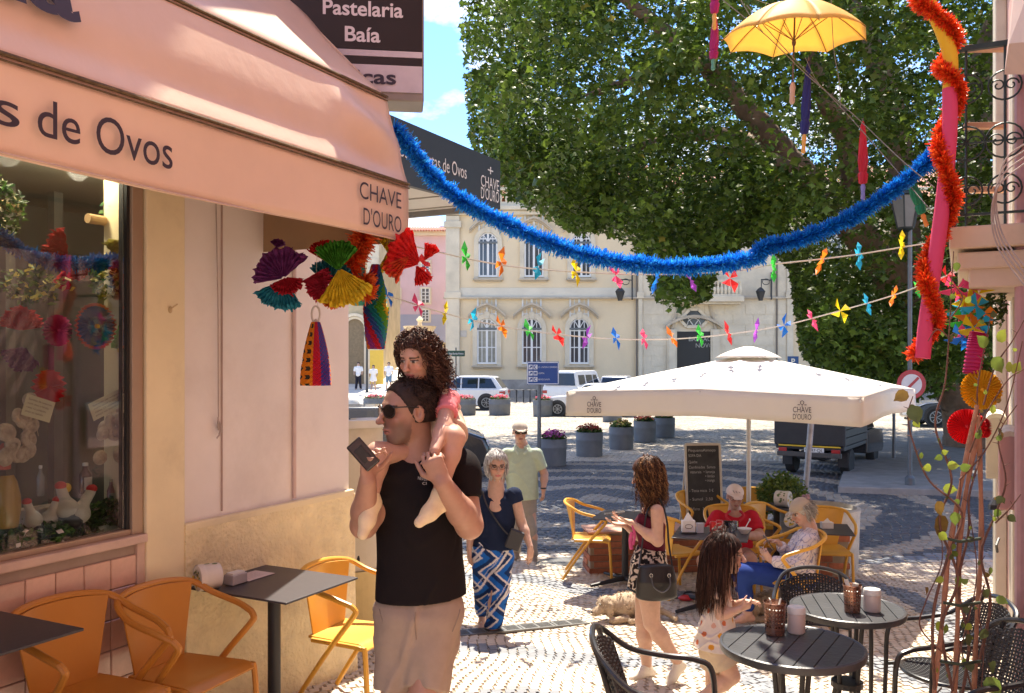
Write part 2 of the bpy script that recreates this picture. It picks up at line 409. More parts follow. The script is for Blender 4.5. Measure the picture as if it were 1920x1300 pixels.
# ---- ground sheet
xs=np.concatenate([np.linspace(-300,-20,15),np.linspace(-18,30,97),np.linspace(34,300,15)]);ys=np.concatenate([np.linspace(-40,-2,12),np.linspace(-1,30,125),np.linspace(32,600,40)])
Xg,Yg=np.meshgrid(xs,ys,indexing='ij');Zg=gha(Xg,Yg)
Vg=np.stack([Xg,Yg,Zg-.012],-1).reshape(-1,3);nx,ny=len(xs),len(ys);ii,jj=np.meshgrid(np.arange(nx-1),np.arange(ny-1),indexing='ij')
Qg=np.stack([ii*ny+jj,(ii+1)*ny+jj,(ii+1)*ny+jj+1,ii*ny+jj+1],-1).reshape(-1,4)
def ground_material():
    m=bpy.data.materials.new('far_cobbles');m.use_nodes=True;t=m.node_tree;b=t.nodes['Principled BSDF'];lk=t.links;n=t.nodes.new
    tc=n('ShaderNodeTexCoord');nz=n('ShaderNodeTexNoise');nz.inputs['Scale'].default_value=.8;lk.new(tc.outputs['Object'],nz.inputs['Vector'])
    mxv=n('ShaderNodeVectorMath');mxv.operation='ADD';sc=n('ShaderNodeVectorMath');sc.operation='SCALE';sc.inputs['Scale'].default_value=.5
    lk.new(nz.outputs['Color'],sc.inputs[0]);lk.new(tc.outputs['Object'],mxv.inputs[0]);lk.new(sc.outputs[0],mxv.inputs[1])
    vo=n('ShaderNodeTexVoronoi');vo.inputs['Scale'].default_value=6.5;vo.inputs['Randomness'].default_value=.45;lk.new(mxv.outputs[0],vo.inputs['Vector'])
    ve=n('ShaderNodeTexVoronoi');ve.feature='DISTANCE_TO_EDGE';ve.inputs['Scale'].default_value=6.5;ve.inputs['Randomness'].default_value=.45;lk.new(mxv.outputs[0],ve.inputs['Vector'])
    c1=n('ShaderNodeValToRGB');e=c1.color_ramp.elements;e[0].color=(.30,.255,.19,1);e[1].color=(.50,.43,.34,1)
    lk.new(vo.outputs['Color'],c1.inputs[0])
    c2=n('ShaderNodeValToRGB');e=c2.color_ramp.elements;e[0].position=.02;e[0].color=(.13,.11,.085,1);e[1].position=.10;e[1].color=(1,1,1,1)
    lk.new(ve.outputs['Distance'],c2.inputs[0]);mm=n('ShaderNodeMix');mm.data_type='RGBA';mm.blend_type='MULTIPLY';mm.inputs[0].default_value=.8
    lk.new(c1.outputs[0],mm.inputs[6]);lk.new(c2.outputs[0],mm.inputs[7])
    n2=n('ShaderNodeTexNoise');n2.inputs['Scale'].default_value=.35;n2.inputs['Detail'].default_value=8;lk.new(tc.outputs['Object'],n2.inputs['Vector'])
    r2=n('ShaderNodeMapRange');r2.inputs['From Min'].default_value=.3;r2.inputs['From Max'].default_value=.7;r2.inputs['To Min'].default_value=.8;r2.inputs['To Max'].default_value=1.12;lk.new(n2.outputs[0],r2.inputs[0])
    v2=n('ShaderNodeVectorMath');v2.operation='SCALE';lk.new(mm.outputs[2],v2.inputs[0]);lk.new(r2.outputs[0],v2.inputs['Scale']);lk.new(v2.outputs[0],b.inputs['Base Color'])
    bp=n('ShaderNodeBump');bp.inputs['Strength'].default_value=.5;bp.inputs['Distance'].default_value=.02;lk.new(ve.outputs['Distance'],bp.inputs['Height']);lk.new(bp.outputs[0],b.inputs['Normal'])
    b.inputs['Roughness'].default_value=.8
    return m
ground=npmesh('ground',Vg,Qg,[M_joint,ground_material()]);ground['kind'] ='structure';MW[ground.name] =Matrix.Identity(4)
mi=np.zeros(len(Qg),np.int32);cx=Vg[Qg[:,0],1];mi[(cx>24.2) |(cx<1)] =1;mi[(Vg[Qg[:,0],0] <-13) |(Vg[Qg[:,0],0] >22)] =1;ground.data.polygons.foreach_set('material_index',mi)
# ---- cobbles: cream limestone with bands of blue-grey basalt
BANDS=[([(600,1052),(760,1060),(880,1082),(960,1082),(1020,1090),(1080,1106),(1140,1112),(1230,1108),(1330,1120)],.17),
         ([(560,1205),(760,1205),(900,1216),(1000,1222),(1080,1234),(1160,1240),(1290,1240),(1370,1255),(1440,1285),(1500,1320)],.15),
         ([(560,1330),(760,1325),(900,1308),(980,1300),(1060,1312),(1180,1330)],.14),
         ([(1600,1090),(1680,1108),(1760,1150),(1800,1200)],.16),([(1480,1215),(1600,1230),(1700,1260),(1800,1300)],.16)]
BW=[(np.array([A(Gp(*q))[:2] for q in b]),wd) for b,wd in BANDS]
CTR=A(Gp(1120,935))[:2]
def dark_at(x,y):
    P=np.stack([x,y],-1);dk=np.zeros(len(x),bool)
    for pl,wd in BW:
        for i in range(len(pl)-1):
            a,b=pl[i],pl[i+1];ba=b-a;t=np.clip(((P-a)@ba)/(ba@ba),0,1);dk |= np.linalg.norm(P-a-t[:,None]*ba,axis=1) <wd
    r=np.hypot((x-CTR[0])*.92,y-CTR[1])+.12*np.sin(3*np.arctan2(y-CTR[1],x-CTR[0]))
    pl=y+.09*x>11.0+.25*np.sin(x*1.3)
    far=pl&(y<21.0+.3*np.sin(x));ring=(r % 1.25) >.44
    return np.where(far,ring,np.where(pl,False,dk))
def cobbles(x0,x1,y0,y1,c,seed,ang=.35):
    r=np.random.default_rng(seed);m=int(max(x1-x0,y1-y0)/c*1.6)
    gi,gj=np.meshgrid(np.arange(-m,m),np.arange(-m,m),indexing='ij');gx=(gi+.5*(gj % 2))*c;gy=gj*c*.92
    gx=gx.ravel();gy=gy.ravel();wx=gx+.07*np.sin(gy*2.1)+.03*np.sin(gy*5.3+1);wy=gy+.08*np.sin(gx*1.9)+.03*np.sin(gx*4.7)
    x=(x0+x1)/2+math.cos(ang)*wx-math.sin(ang)*wy;y=(y0+y1)/2+math.sin(ang)*wx+math.cos(ang)*wy
    k=(x>x0) &(x<x1) &(y>y0) &(y<y1);x=x[k];y=y[k];gx=gx[k];gy=gy[k];n=len(x)
    th=ang+.2*np.cos(gx*1.9)+r.normal(0,.09,n);sx=c*.475*r.uniform(.86,1.04,n);sy=c*.44*r.uniform(.84,1.06,n)
    x=x+r.normal(0,c*.03,n);y=y+r.normal(0,c*.03,n)
    return x,y,th,sx,sy,r
def stone_cols(x,y,r):
    n=len(x);dk=dark_at(x,y);t=r.uniform(0,1,(n,1));u=r.uniform(.89,1.09,(n,1))
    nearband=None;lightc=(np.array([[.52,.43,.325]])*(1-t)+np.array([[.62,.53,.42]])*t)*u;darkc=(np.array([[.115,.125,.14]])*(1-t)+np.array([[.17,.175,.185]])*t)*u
    plz=y>10.9+.25*np.sin(x*1.3);c0=0;c=np.where(dk[:,None],darkc,lightc);c=np.where((dk&~plz)[:,None],c*1.45,c);c=np.where((plz&(y<21.5))[:,None],c*.56,c)  # plaza stones under the tree darkened in colour to deepen its shade
    return c
def stones_mesh(name,x,y,th,sx,sy,r,m):
    n=len(x);z=gha(x,y)+r.normal(0,.0018,n);ca,sa=np.cos(th),np.sin(th);V=np.zeros((n,8,3))
    for q,(i,j) in enumerate(((-1,-1),(1,-1),(1,1),(-1,1))):
        jx=r.uniform(.82,1.05,n);jy=r.uniform(.82,1.05,n)
        for lv,(k,dz) in enumerate(((1.0,-.016),(.90,.0))):
            lx=i*sx*jx*k;ly=j*sy*jy*k;V[:,q+4*lv,0] =x+lx*ca-ly*sa;V[:,q+4*lv,1] =y+lx*sa+ly*ca;V[:,q+4*lv,2] =z+dz+r.normal(0,.0009,n)*lv
    F=np.array([[4,5,6,7],[0,1,5,4],[1,2,6,5],[2,3,7,6],[3,0,4,7]]);Q=(np.arange(n)[:,None,None]*8+F).reshape(-1,4)
    col=np.repeat(stone_cols(x,y,r),8,0)
    return npmesh(name,V.reshape(-1,3),Q,m,ground,False,col)
M_cob=mat('cobble_stone',attr=True,rough=.62,var=.10,scale=25,bump=.25,bscale=70,rvar=.08)
x,y,th,sx,sy,r_=cobbles(-3.2,6.6,1.5,10.5,.078,3)
pxs=960+FP*x/y;pys=HY+FP*(CZ-gha(x,y))/y;vis=(pxs>868) &(pxs<1135) &(pys<1296) &(pys>1100)
cand=np.where(vis)[0];pick=cand[np.argsort(-pys[cand])][:300];keep=np.ones(len(x),bool);keep[pick] =False
o=stones_mesh('cobble_paving',x[keep],y[keep],th[keep],sx[keep],sy[keep],r_,M_cob);o['kind'] ='stuff'
LM=[]
for i in range(10):
    dk=i>=7;b=MB();rr=random.Random(i);cs=[(-1,-1),(1,-1),(1,1),(-1,1)]
    j=[(rr.uniform(.82,1.05),rr.uniform(.82,1.05)) for _ in cs]
    vv=[(a*q[0]*.0365,c*q[1]*.0345,-.016) for (a,c),q in zip(cs,j)]+[(a*q[0]*.0335,c*q[1]*.031,rr.uniform(-.001,.001)) for (a,c),q in zip(cs,j)]
    b.add(vv,[(4,5,6,7),(0,1,5,4),(1,2,6,5),(2,3,7,6),(3,0,4,7)])
    u=rr.uniform(.85,1.12);cc=(.20*u,.21*u,.225*u) if dk else (.57*u,.48*u,.375*u)
    oo=b.build('cobble',mat('cobble_cream_%d' % i if not dk else 'cobble_grey_%d' % i,cc,.62,var=.12,scale=25,bump=.25,bscale=70),None,world=False);LM.append(oo.data);bpy.data.objects.remove(oo)
dks=dark_at(x,y)
for q in pick:
    me=LM[7+random.randrange(3)] if dks[q] else LM[random.randrange(7)]
    o=bpy.data.objects.new('cobblestone',me);COL.objects.link(o);o.parent=ground
    o.location=(x[q],y[q],gha(x[q],y[q])+random.uniform(-.001,.001));o.rotation_euler=(0,0,th[q])
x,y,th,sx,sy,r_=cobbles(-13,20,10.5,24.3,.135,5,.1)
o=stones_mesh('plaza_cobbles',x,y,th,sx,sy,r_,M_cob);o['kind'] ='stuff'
# ---- right hand pavement slab with kerb
b=MB();q=[Gp(1648,862),Gp(1560,902),Gp(1640,935),Gp(1830,950)];q=[Vector((v.x,v.y,-.1)) for v in q]
pv=[Vector((6.0,16.2,-.12)),Vector((16,14.2,-.12)),Vector((20,26,-.12)),Vector((10.5,27,-.12))]
b.prism(pv,(0,0,.14));o=b.build('pavement',mat('pavement_stone',(.25,.24,.225),.8,var=.2,scale=3,bump=.3,bscale=40),None,bevel=.02);o['kind'] ='structure'
# ---- drain grate across the street
def drain():
    a=Gp(850,1190);c=Gp(1098,1166);t=thing('drain_grate','long grey metal drain grate across the cobbles behind the walking woman','drain',tuple((a+c)/2));dd=(c-a).normalized();nn=Z.cross(dd).normalized();Mg=mat('grate_metal',(.16,.16,.155),.5,.6,var=.2)
    b=MB();b.bar(a+nn*.07+Z*.004,c+nn*.07+Z*.004,.016,.014,Z);b.bar(a-nn*.07+Z*.004,c-nn*.07+Z*.004,.016,.014,Z);b.build('frame',Mg,t)
    b=MB();b.bar(a-Z*.006,c-Z*.006,.13,.006,Z);b.build('channel',mat('channel_dark',(.02,.02,.02),.8),t)
    n=4;Ls=(c-a).length
    for k in range(n):
        b=MB();s0=a+dd*(Ls*k/n);s1=a+dd*(Ls*(k+1)/n-.03)
        for j in range(5):b.bar(s0+nn*(-.05+.025*j)+Z*.006,s1+nn*(-.05+.025*j)+Z*.006,.010,.008,Z)
        for e in (0,.5,1):pp=s0.lerp(s1,e);b.bar(pp-nn*.06+Z*.007,pp+nn*.06+Z*.007,.02,.008,Z)
        b.build('grate_panel',Mg,t)
drain()
def manhole(px,py,r,lab):
    c=Gp(px,py);b=MB();b.lathe([(r,-.01),(r,.004),(r-.03,.006),(r-.035,.003),(0.01,.003)],c,28);solo(b,'manhole_cover',mat('manhole_iron',(.11,.11,.11),.6,.5,var=.25,scale=30,bump=.6,bscale=50),lab,'manhole cover',tuple(c))
manhole(1062,1058,.36,'round grey iron manhole cover left of the nearest yellow chair')
# ---------------------------------------------------------------- left shop
M_pink=mat('painted_render_pink',(.80,.73,.69),.85,var=.05,scale=2.5,bump=.25,bscale=220,dirt=.25,dirtcol=(.42,.32,.28))
M_cream=mat('painted_cream',(.80,.68,.44),.7,var=.06,scale=3,bump=.12,bscale=120,dirt=.3,dirtcol=(.35,.25,.15))
M_rough=mat('rough_yellow_render',(.84,.71,.43),.85,var=.10,scale=8,bump=1.0,bscale=38,dirt=.3,dirtcol=(.35,.25,.13))
shop=thing('pastry_shop','pink rendered pastry shop with big display window and rough yellow plinth','shop building',tuple(S(2.5,3.9,0)))
PL=3.77;SW0,SW1=.6,3.16;ZW0,ZW1=1.42,3.36
def sbox(b,s0,s1,p0,p1,z0,z1):return b.box(S((s0+s1)/2,(p0+p1)/2,(z0+z1)/2),(s1-s0,p1-p0,z1-z0),U,N,Z)
SE=s_at(655,PL)
b=MB();sbox(b,3.44,SE,PL,PL+.3,-.3,11);sbox(b,-6,3.44,PL+.004,PL+.3,ZW1,11);sbox(b,-6,SW0,PL+.004,PL+.3,-.3,ZW1)
sbox(b,SE-.3,SE-.001,PL+.3,8,-.3,11);sbox(b,-6,SE,PL+.3,8,3.7,4.0);sbox(b,-6,SE,7.9,8.2,-.3,11)
b.build('wall',M_pink,shop,bevel=.012)
b=MB();n=40
def plf(u,v):                    # sloping-topped rough plinth, thicker at the foot
    s=3.44+(SE+.012-3.44)*u;top=1.42-.02*u;z=-.2+(top+.2)*v
    return S(s,PL-.035-.05*(1-v)**2,z)
M2=MB();M2.sheet(plf,30,24,.02);M2.build('plinth',M_rough,shop,smooth=True)
b=MB();sbox(b,3.44,SE+.012,PL-.036,PL+.002,1.38,1.425);sbox(b,SE-.002,SE+.02,PL-.04,PL+.3,-.3,1.40);b.build('plinth_cap',M_cream,shop,bevel=.008)
b=MB();sbox(b,3.19,3.443,PL-.03,PL+.3,-.3,5);b.build('pilaster',M_cream,shop,bevel=.008)
sg=s_at(415,PL);sp_=s_at(549,PL)
b=MB();b.tube([S(sg,PL-.004,1.45),S(sg,PL-.004,5)],.006,6);b.build('wall_joint',mat('joint_brown',(.45,.33,.29),.8),shop)
b=MB();b.tube([S(sp_,PL-.012,1.44),S(sp_,PL-.012,7)],.013,8);b.build('conduit',mat('conduit_pink',(.60,.45,.41),.6),shop)
# tiles under the window
M_tile=mat('glazed_tile',(.60,.36,.27),.22,var=.10,scale=9,rvar=.05,bump=.06,bscale=20,coat=.3)
TLm=[]
for i in range(5):
    b=MB();b.box((0,0,0),(.1465,.012,.1465));u=.9+.05*i;o=b.build('tile',mat('glazed_tile_%d' % i,(.62*u,.385*u,.295*u),.2+.03*i,var=.14,scale=7,bump=.10,bscale=14,coat=.4),None,world=False,bevel=.004);TLm.append(o.data);bpy.data.objects.remove(o)
for i in range(9):
    for j in range(7):
        sc_=3.14-.075-.15*i;z=1.335-.15*j-.09
        o=bpy.data.objects.new('tile',TLm[random.randrange(5)]);COL.objects.link(o);o.parent=shop
        c=S(sc_,PL-.008,z);o.location=mw(shop).inverted() @ c;o.rotation_euler=(random.uniform(-.006,.006),random.uniform(-.01,.01),math.atan2(U.y,U.x))
        mb_=o.modifiers.new('bevel','BEVEL');mb_.width=.004;mb_.segments=1
b=MB();sbox(b,-6,3.14,PL,PL+.2,-.3,1.40);b.build('tile_backing',mat('grout',(.36,.27,.22),.9),shop)
b=MB();sbox(b,SW0,3.188,PL-.045,PL+.1,1.375,1.42);b.build('window_sill',mat('sill_stone',(.60,.43,.35),.5,var=.1,scale=10),shop,bevel=.008)
b=MB();sbox(b,3.14,3.19,PL-.02,PL+.2,-.3,1.375);b.build('tile_edge',mat('edge_pink',(.60,.42,.33),.5),shop,bevel=.005)
wf=MB();sbox(wf,3.118,3.186,PL-.01,PL+.08,1.42,3.36);sbox(wf,SW0,3.12,PL,PL+.07,1.42,1.45);wf=wf.build('window_frame',mat('aluminium_beige',(.42,.30,.21),.4,.3,var=.05),shop,bevel=.004)
b=MB();sbox(b,3.10,3.118,PL+.01,PL+.07,1.45,3.36);b.build('gasket',mat('gasket_black',(.02,.02,.02),.5),shop)
b=MB();sbox(b,SW0,3.10,PL+.03,PL+.038,1.45,3.36);b.build('window_glass',glassmat('shop_glass',mixf=.02),shop)
sm=s_at(18,PL+.1)
# interior
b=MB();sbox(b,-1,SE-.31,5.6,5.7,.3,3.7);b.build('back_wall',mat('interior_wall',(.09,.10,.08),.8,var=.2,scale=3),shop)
b=MB();sbox(b,-1,SE-.31,PL+.31,5.6,3.36,3.42);b.build('ceiling',mat('interior_ceiling',(.30,.27,.20),.7,var=.05),shop)
b=MB();sbox(b,-1,SE-.31,PL+.12,4.35,1.30,1.36);b.build('display_shelf',mat('shelf_wood',(.14,.09,.05),.5),shop)
b=MB();sbox(b,-1,SE-.31,3.9,5.6,.25,.3);b.build('shop_floor',mat('shop_floor',(.2,.17,.14),.4),shop)
for px in (20,110,232):
    ss=s_at(px,5.0);b=MB();sbox(b,ss-.03,ss+.03,5.0,5.06,1.4,3.36);b.build('interior_post',mat('interior_metal',(.16,.16,.14),.35,.5),shop)
for k in range(4):
    b=MB();sbox(b,-.5+.9*k,.35+.9*k,5.3,5.58,1.5,1.53);sbox(b,-.5+.9*k,.35+.9*k,5.3,5.58,2.1,2.13);b.build('shelf',mat('shelf_wood',(.14,.09,.05),.5),shop)
for (px,py) in ((20,300),(252,346),(150,371)):
    ld=bpy.data.lights.new('shop_lamp','POINT');ld.energy=3;ld.color=(1,.82,.6);ld.shadow_soft_size=.05;lo_=bpy.data.objects.new('shop_lamp',ld);COL.objects.link(lo_);lo_.location=S(s_at(px,4.1),4.1,3.30)
    ss=s_at(px,4.1);b=MB();b.lathe([(.045,-.012),(.05,0),(.02,.004)],S(ss,4.1,3.35),16);b.build('downlight',mat('lamp_glow',(1,.8,.4),.5,emis=(1,.75,.35),es=2.5,var=0),shop)
# ---- curved low wall beyond the corner
cw=thing('curved_wall','cream curved wall with yellow base past the shop corner','wall',tuple(G(668,6.6)))
cc=Vector((-1.40,6.85,0));ang=[PI*1.0+PI*1.15*k/22 for k in range(23)]
def ring(b,r0,r1,z0,z1,a0=-2.4,a1=.9,n=26,sy=.62):
    pr=[];
    for k in range(n+1):
        a=a0+(a1-a0)*k/n;pr.append((math.cos(a),math.sin(a)*sy))
    for k in range(n):
        (c0,s0),(c1,s1) =pr[k],pr[k+1]
        P=[cc+Vector((c0*r0,s0*r0,z0)),cc+Vector((c1*r0,s1*r0,z0)),cc+Vector((c1*r1,s1*r1,z0)),cc+Vector((c0*r1,s0*r1,z0))]
        b.prism(P,(0,0,z1-z0))
    return b
ring(MB(),.25,.395,.72,1.80).build('wall',mat('curved_cream',(.60,.54,.42),.7,var=.06,bump=.1,bscale=100,dirt=.2),cw)
ring(MB(),.24,.425,-.1,.715).build('base',mat('curved_yellow',(.62,.48,.22),.75,var=.08,bump=.15,bscale=90),cw)
ring(MB(),.20,.43,1.803,1.86).build('coping',mat('curved_coping',(.64,.60,.52),.6,var=.05),cw)
b=MB();b.ell(W(672,1050,6.43),(.011,.015,.032),10);b.build('drain_hole',mat('channel_dark',(.02,.02,.02),.8),cw)
# ---- rope on wall
sr=s_at(409,PL-.02)
rp=MB();rp.tube([S(sr-.01,PL-.01,3.4),S(sr,PL-.02,2.6),S(sr+.003,PL-.02,1.99)],.004,5)
for k in range(6):rp.tube([S(sr,PL-.02,1.99-.01*k),S(sr+random.uniform(-.02,.03),PL-.03,1.96-.012*k),S(sr+random.uniform(-.01,.015),PL-.02,1.93-.012*k)],.005,5)
solo(rp,'cord',mat('cord_pale',(.45,.36,.32),.8),'thin pale cord hanging in a knot on the pink wall','cord')
nl=MB();nl.ell(S(s_at(318,PL-.03),PL-.035,2.58),(.012,.012,.02),8);nl.tube([S(s_at(318,PL-.03),PL-.03,2.58),S(s_at(323,PL-.03),PL-.07,2.61)],.004,6);solo(nl,'hook',mat('cord_pale2',(.55,.40,.22),.7),'small painted hook on the cream pilaster beside the display window','hook')
# ---------------------------------------------------------------- awning
M_fab=mat('awning_fabric',(.90,.67,.51),.38,var=.07,scale=1.3,bump=.05,bscale=9,trans=.14,dirt=.18,dirtcol=(.42,.30,.22),spec=.6)
M_seam=mat('seam_brown',(.13,.085,.04),.8,var=.5,scale=40)
M_ink=mat('print_dark',(.035,.022,.04),.5,var=0)
aw=thing('shop_awning','salmon pink box awning lettered above the display window','awning',tuple(S(1.5,3.7,3.0)))
AE=4.09;A0=-1.5
PR=[(2.73,2.96),(2.73,3.285),(2.876,3.79),(3.765,4.66)]
wv=waves(5,3.0,5)
def pan(i,nu=80,nv=10,amp=.012,endf=0.):
    (p0,z0),(p1,z1) =PR[i],PR[i+1]
    def f(u,v):
        s=A0+(AE-A0)*u;p=p0+(p1-p0)*v;z=z0+(z1-z0)*v;e=math.sin(PI*v)
        q=float(wv(np.array([[s*1.0,p*2,z*2]]))[0])
        off=amp*e*q*1.5
        if endf:off+=endf*e*(math.exp(-((AE-s-.25)/.22)**2)*math.sin(v*7+s*6)-.6*math.exp(-((v-.2)/.18)**2))
        if i==0:off=amp*.8*math.sin(s*2.4)*(1-v)+amp*q*e;z -= .006*math.sin(s*3)*(1-v)
        return S(s,p-off*.9,z+off*.3)
    return MB().sheet(f,nu,nv,.004)
pan(0,80,8,.014).build('valance',M_fab,aw,smooth='all');pan(1,140,20,.014,.045).build('front_panel',M_fab,aw,smooth='all');pan(2,80,10,.02).build('top_panel',M_fab,aw,smooth='all')
for i in (1,2):
    p,z=PR[i];b=MB();b.tube([S(A0+(AE-A0)*k/40,p-.006,z+.002) for k in range(41)],.008,6);b.tube([S(A0+(AE-A0)*k/40,p-.008,z-.02) for k in range(41)],.004,5);b.build('seam',M_seam,aw)
b=MB();b.tube([S(A0+(AE-A0)*k/40,2.726,2.963-.006*math.sin((A0+(AE-A0)*k/40)*3)) for k in range(41)],.005,5);b.build('hem',mat('hem_salmon',(.6,.42,.32),.6),aw)
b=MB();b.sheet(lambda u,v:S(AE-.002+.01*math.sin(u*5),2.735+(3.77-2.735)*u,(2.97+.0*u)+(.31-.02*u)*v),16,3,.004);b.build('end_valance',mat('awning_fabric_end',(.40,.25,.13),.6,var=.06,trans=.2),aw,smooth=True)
b=MB();b.prism([S(AE-.001,2.735,3.285),S(AE-.001,2.88,3.785),S(AE-.001,3.76,4.65),S(AE-.001,3.765,3.26)],U*-.004);b.build('end_panel',M_fab,aw)
b=MB();b.tube([S(AE-.03,2.78,3.29),S(AE-.03,3.76,3.45)],.012,8);b.tube([S(A0,2.76,3.28),S(AE-.02,2.76,3.28)],.014,8);b.build('frame_arm',mat('frame_white',(.5,.45,.4),.4,.4),aw)
pf=PR[0][0]-.018
fit('lettering','s',M_ink,aw,S(s_at(-14,pf),pf,3.055),S(s_at(36,pf),pf,3.055),Z,.17)
fit('lettering','de',M_ink,aw,S(s_at(70,pf),pf,3.05),S(s_at(150,pf),pf,3.05),Z,.185)
fit('lettering','Ovos',M_ink,aw,S(s_at(180,pf),pf,3.045),S(s_at(323,pf),pf,3.045),Z,.19)
fit('logo_lettering','CHAVE',M_ink,aw,S(s_at(674,pf),pf,3.135),S(s_at(752,pf),pf,3.135),Z,.125)
fit('logo_lettering',"D'OURO",M_ink,aw,S(s_at(681,pf),pf,3.005),S(s_at(752,pf),pf,3.005),Z,.125)
pdir=Vector((0,0,0));(p1,z1),(p2,z2) =PR[1],PR[2];upv=(N*(p2-p1)+Z*(z2-z1)).normalized()
def onp(px,t):p=p1+(p2-p1)*t;return S(s_at(px,p-.03),p-.03,z1+(z2-z1)*t)
fit('lettering','Baía',M_ink,aw,onp(-260,.42),onp(152,.42),upv,.30,off=.035)
# ---------------------------------------------------------------- projecting sign
sn=thing('projecting_sign','black and white projecting shop sign in a grey metal box','sign',tuple(W(700,120,5.3)))
dS=5.3;rt=Vector((1,.13,0)).normalized();bk=Vector((-.13,1,0)).normalized()
o0=W(795,190,dS)
def sgn(b,xa,xb,za,zb,ya,yb):xa*= .86;xb*= .883;za*= .883;zb*= .883;c=o0+rt*((xa+xb)/2)+Z*((za+zb)/2)+bk*((ya+yb)/2);return b.box(c,(xb-xa,yb-ya,zb-za),rt,bk,Z)
b=MB();sgn(b,-1.06,.0,0,1.55,.012,.26);b.build('box',mat('sign_box_grey',(.30,.27,.23),.4,.4,var=.08),sn,bevel=.01)
b=MB();sgn(b,-1.03,-.012,.055,.235,0,.01);sgn(b,-1.03,-.012,.292,.333,0,.01);b.build('white_panel',mat('sign_white',(.62,.54,.56),.3),sn)
b=MB();sgn(b,-1.03,-.012,.338,1.53,0,.01);sgn(b,-1.03,-.012,.238,.288,0,.01);b.build('black_panel',mat('sign_black',(.014,.010,.011),.3),sn)
M_sw=mat('letter_white',(.75,.68,.68),.5,var=0)
def sl(txt,x0,y0,x1,size,m):fit('lettering',txt,m,sn,o0+rt*((x0-795)*dS/FP)+Z*((190-y0)*dS/FP)-bk*.004,o0+rt*((x1-795)*dS/FP)+Z*((190-y0)*dS/FP)-bk*.004,Z,size*.883,off=.02)
sl('Pastelaria',609,36,756,.142,M_sw);sl('Baía',649,84,714,.142,M_sw);sl('Bicas',640,161,743,.135,M_ink)
b=MB();b.bar(S(s_at(560,PL),PL,4.9),o0+rt*-.7+Z*.9+bk*.12,.05);b.build('bracket',mat('sign_box_grey',(.3,.27,.23)),sn)
# ---------------------------------------------------------------- neighbour canopy
cn=thing('shop_canopy','black fascia canopy with white lettering and pale underside past the awning','canopy',tuple(S(7.3,5.3,4.0)))
f0b,f0t,f1b,f1t=W(733,339,7.5),W(733,216,7.5),W(938,393,9.5),W(938,303,9.5)
f0b+=(f0b-f1b)*.6;f0t+=(f0t-f1t)*.6
b=MB();b.prism([f0b,f1b,f1t,f0t],N*.06);b.build('fascia',mat('fascia_black',(.03,.033,.038),.45,var=.1),cn)
b=MB();nb=N*2.0;b.prism([f0b+Z*.06+N*.061,f1b+Z*.06+N*.061,f1b+Z*.06+nb,f0b+Z*.06+nb],Z*.05);b.build('soffit',mat('soffit_white',(.70,.68,.62),.6,var=.03),cn)
b=MB();b.prism([f1b+N*.061,f1b+nb,f1b+nb+Z*.09,f1t+N*.061-Z*.0],U*.05);b.build('end_fascia',mat('fascia_edge',(.25,.25,.24),.5),cn)
for k in range(4):q0=f0b.lerp(f1b,.35+.2*k)+Z*.055;b=MB();b.bar(q0+N*.07,q0+nb,.02,.012);b.build('soffit_joint',mat('soffit_gap',(.35,.34,.3),.7),cn)
b=MB();b.bar(f0b+nb+Z*.05,f1b+nb+Z*.05,.04,.06);b.build('rear_rail',mat('fascia_edge',(.25,.25,.24),.5),cn)
M_lw=mat('letter_cream',(.75,.72,.66),.5,var=0)
def fl(txt,xa,xb,v,hgt):      # lettering on the fascia; xa, xb columns of the photograph
    def pt(px):
        k=(px-960)/FP;t=(k*f0b.y-f0b.x)/((f1b.x-f0b.x)-k*(f1b.y-f0b.y));a=f0b.lerp(f1b,t);c=f0t.lerp(f1t,t);return a.lerp(c,v)-N*.004
    fit('lettering',txt,M_lw,cn,pt(xa),pt(xb),Z,hgt)
fl('os',748,764,.42,.17);fl('·',772,776,.42,.1);fl('Tortas de Ovos',786,874,.40,.19);fl('CHAVE',901,935,.36,.17);fl("D'OURO",901,935,.12,.17);fl('+',914,924,.62,.16)
b=MB();sbox(b,4.93,8.5,6.6,7.4,-.3,8.5);o=solo(b,'neighbour_building',M_pink,'pink side wall of the building behind the shop corner','building',tuple(S(6.5,7,-.3)))
# ================================================================ RIGHT SIDE BUILDING
M_rpink=mat('right_pink_render',(.62,.36,.30),.8,var=.08,scale=4,bump=.35,bscale=160,dirt=.2,dirtcol=(.5,.3,.26))
M_trim=mat('right_trim_cream',(.62,.54,.42),.6,var=.08,scale=5,bump=.1,bscale=80,dirt=.25)
rb=thing('corner_house','pink house with cream stone door surround and iron balcony','house',tuple(S(4,-.5,0)))
PRW=-.36
b=MB();sbox(b,-8,6.5,PRW-.4,PRW,-.3,11);sbox(b,6.5,9.6,PRW-.4,PRW-.012,-.3,11);sbox(b,9.3,9.6,-6,PRW-.4,-.3,11);b.build('wall',M_rpink,rb)
for (s0,s1,pr_) in ((6.5,6.72,.02),(6.78,6.98,.05),(7.35,7.6,.035),(9.1,9.66,.05)):
    b=MB();sbox(b,s0,s1,PRW,PRW+pr_,-.3,4.5);b.build('stone_surround',M_trim,rb,bevel=.008)
b=MB();sbox(b,7.0,7.33,PRW-.1,PRW-.005,0,3.2);b.build('door',mat('door_cream',(.45,.38,.27),.5,var=.1),rb,bevel=.01)
b=MB();sbox(b,9.0,9.72,PRW-.01,PRW+.08,-.3,11);b.build('corner_pilaster',M_trim,rb,bevel=.01)
b=MB();sbox(b,4.0,9.0,PRW,PRW+.03,5.6,5.75);b.build('string_course',M_trim,rb)
b=MB();b.tube([S(5.9,PRW+.045,0),S(5.9,PRW+.045,11)],.035,10);b.build('downpipe',mat('pipe_pink',(.50,.30,.30),.5),rb)
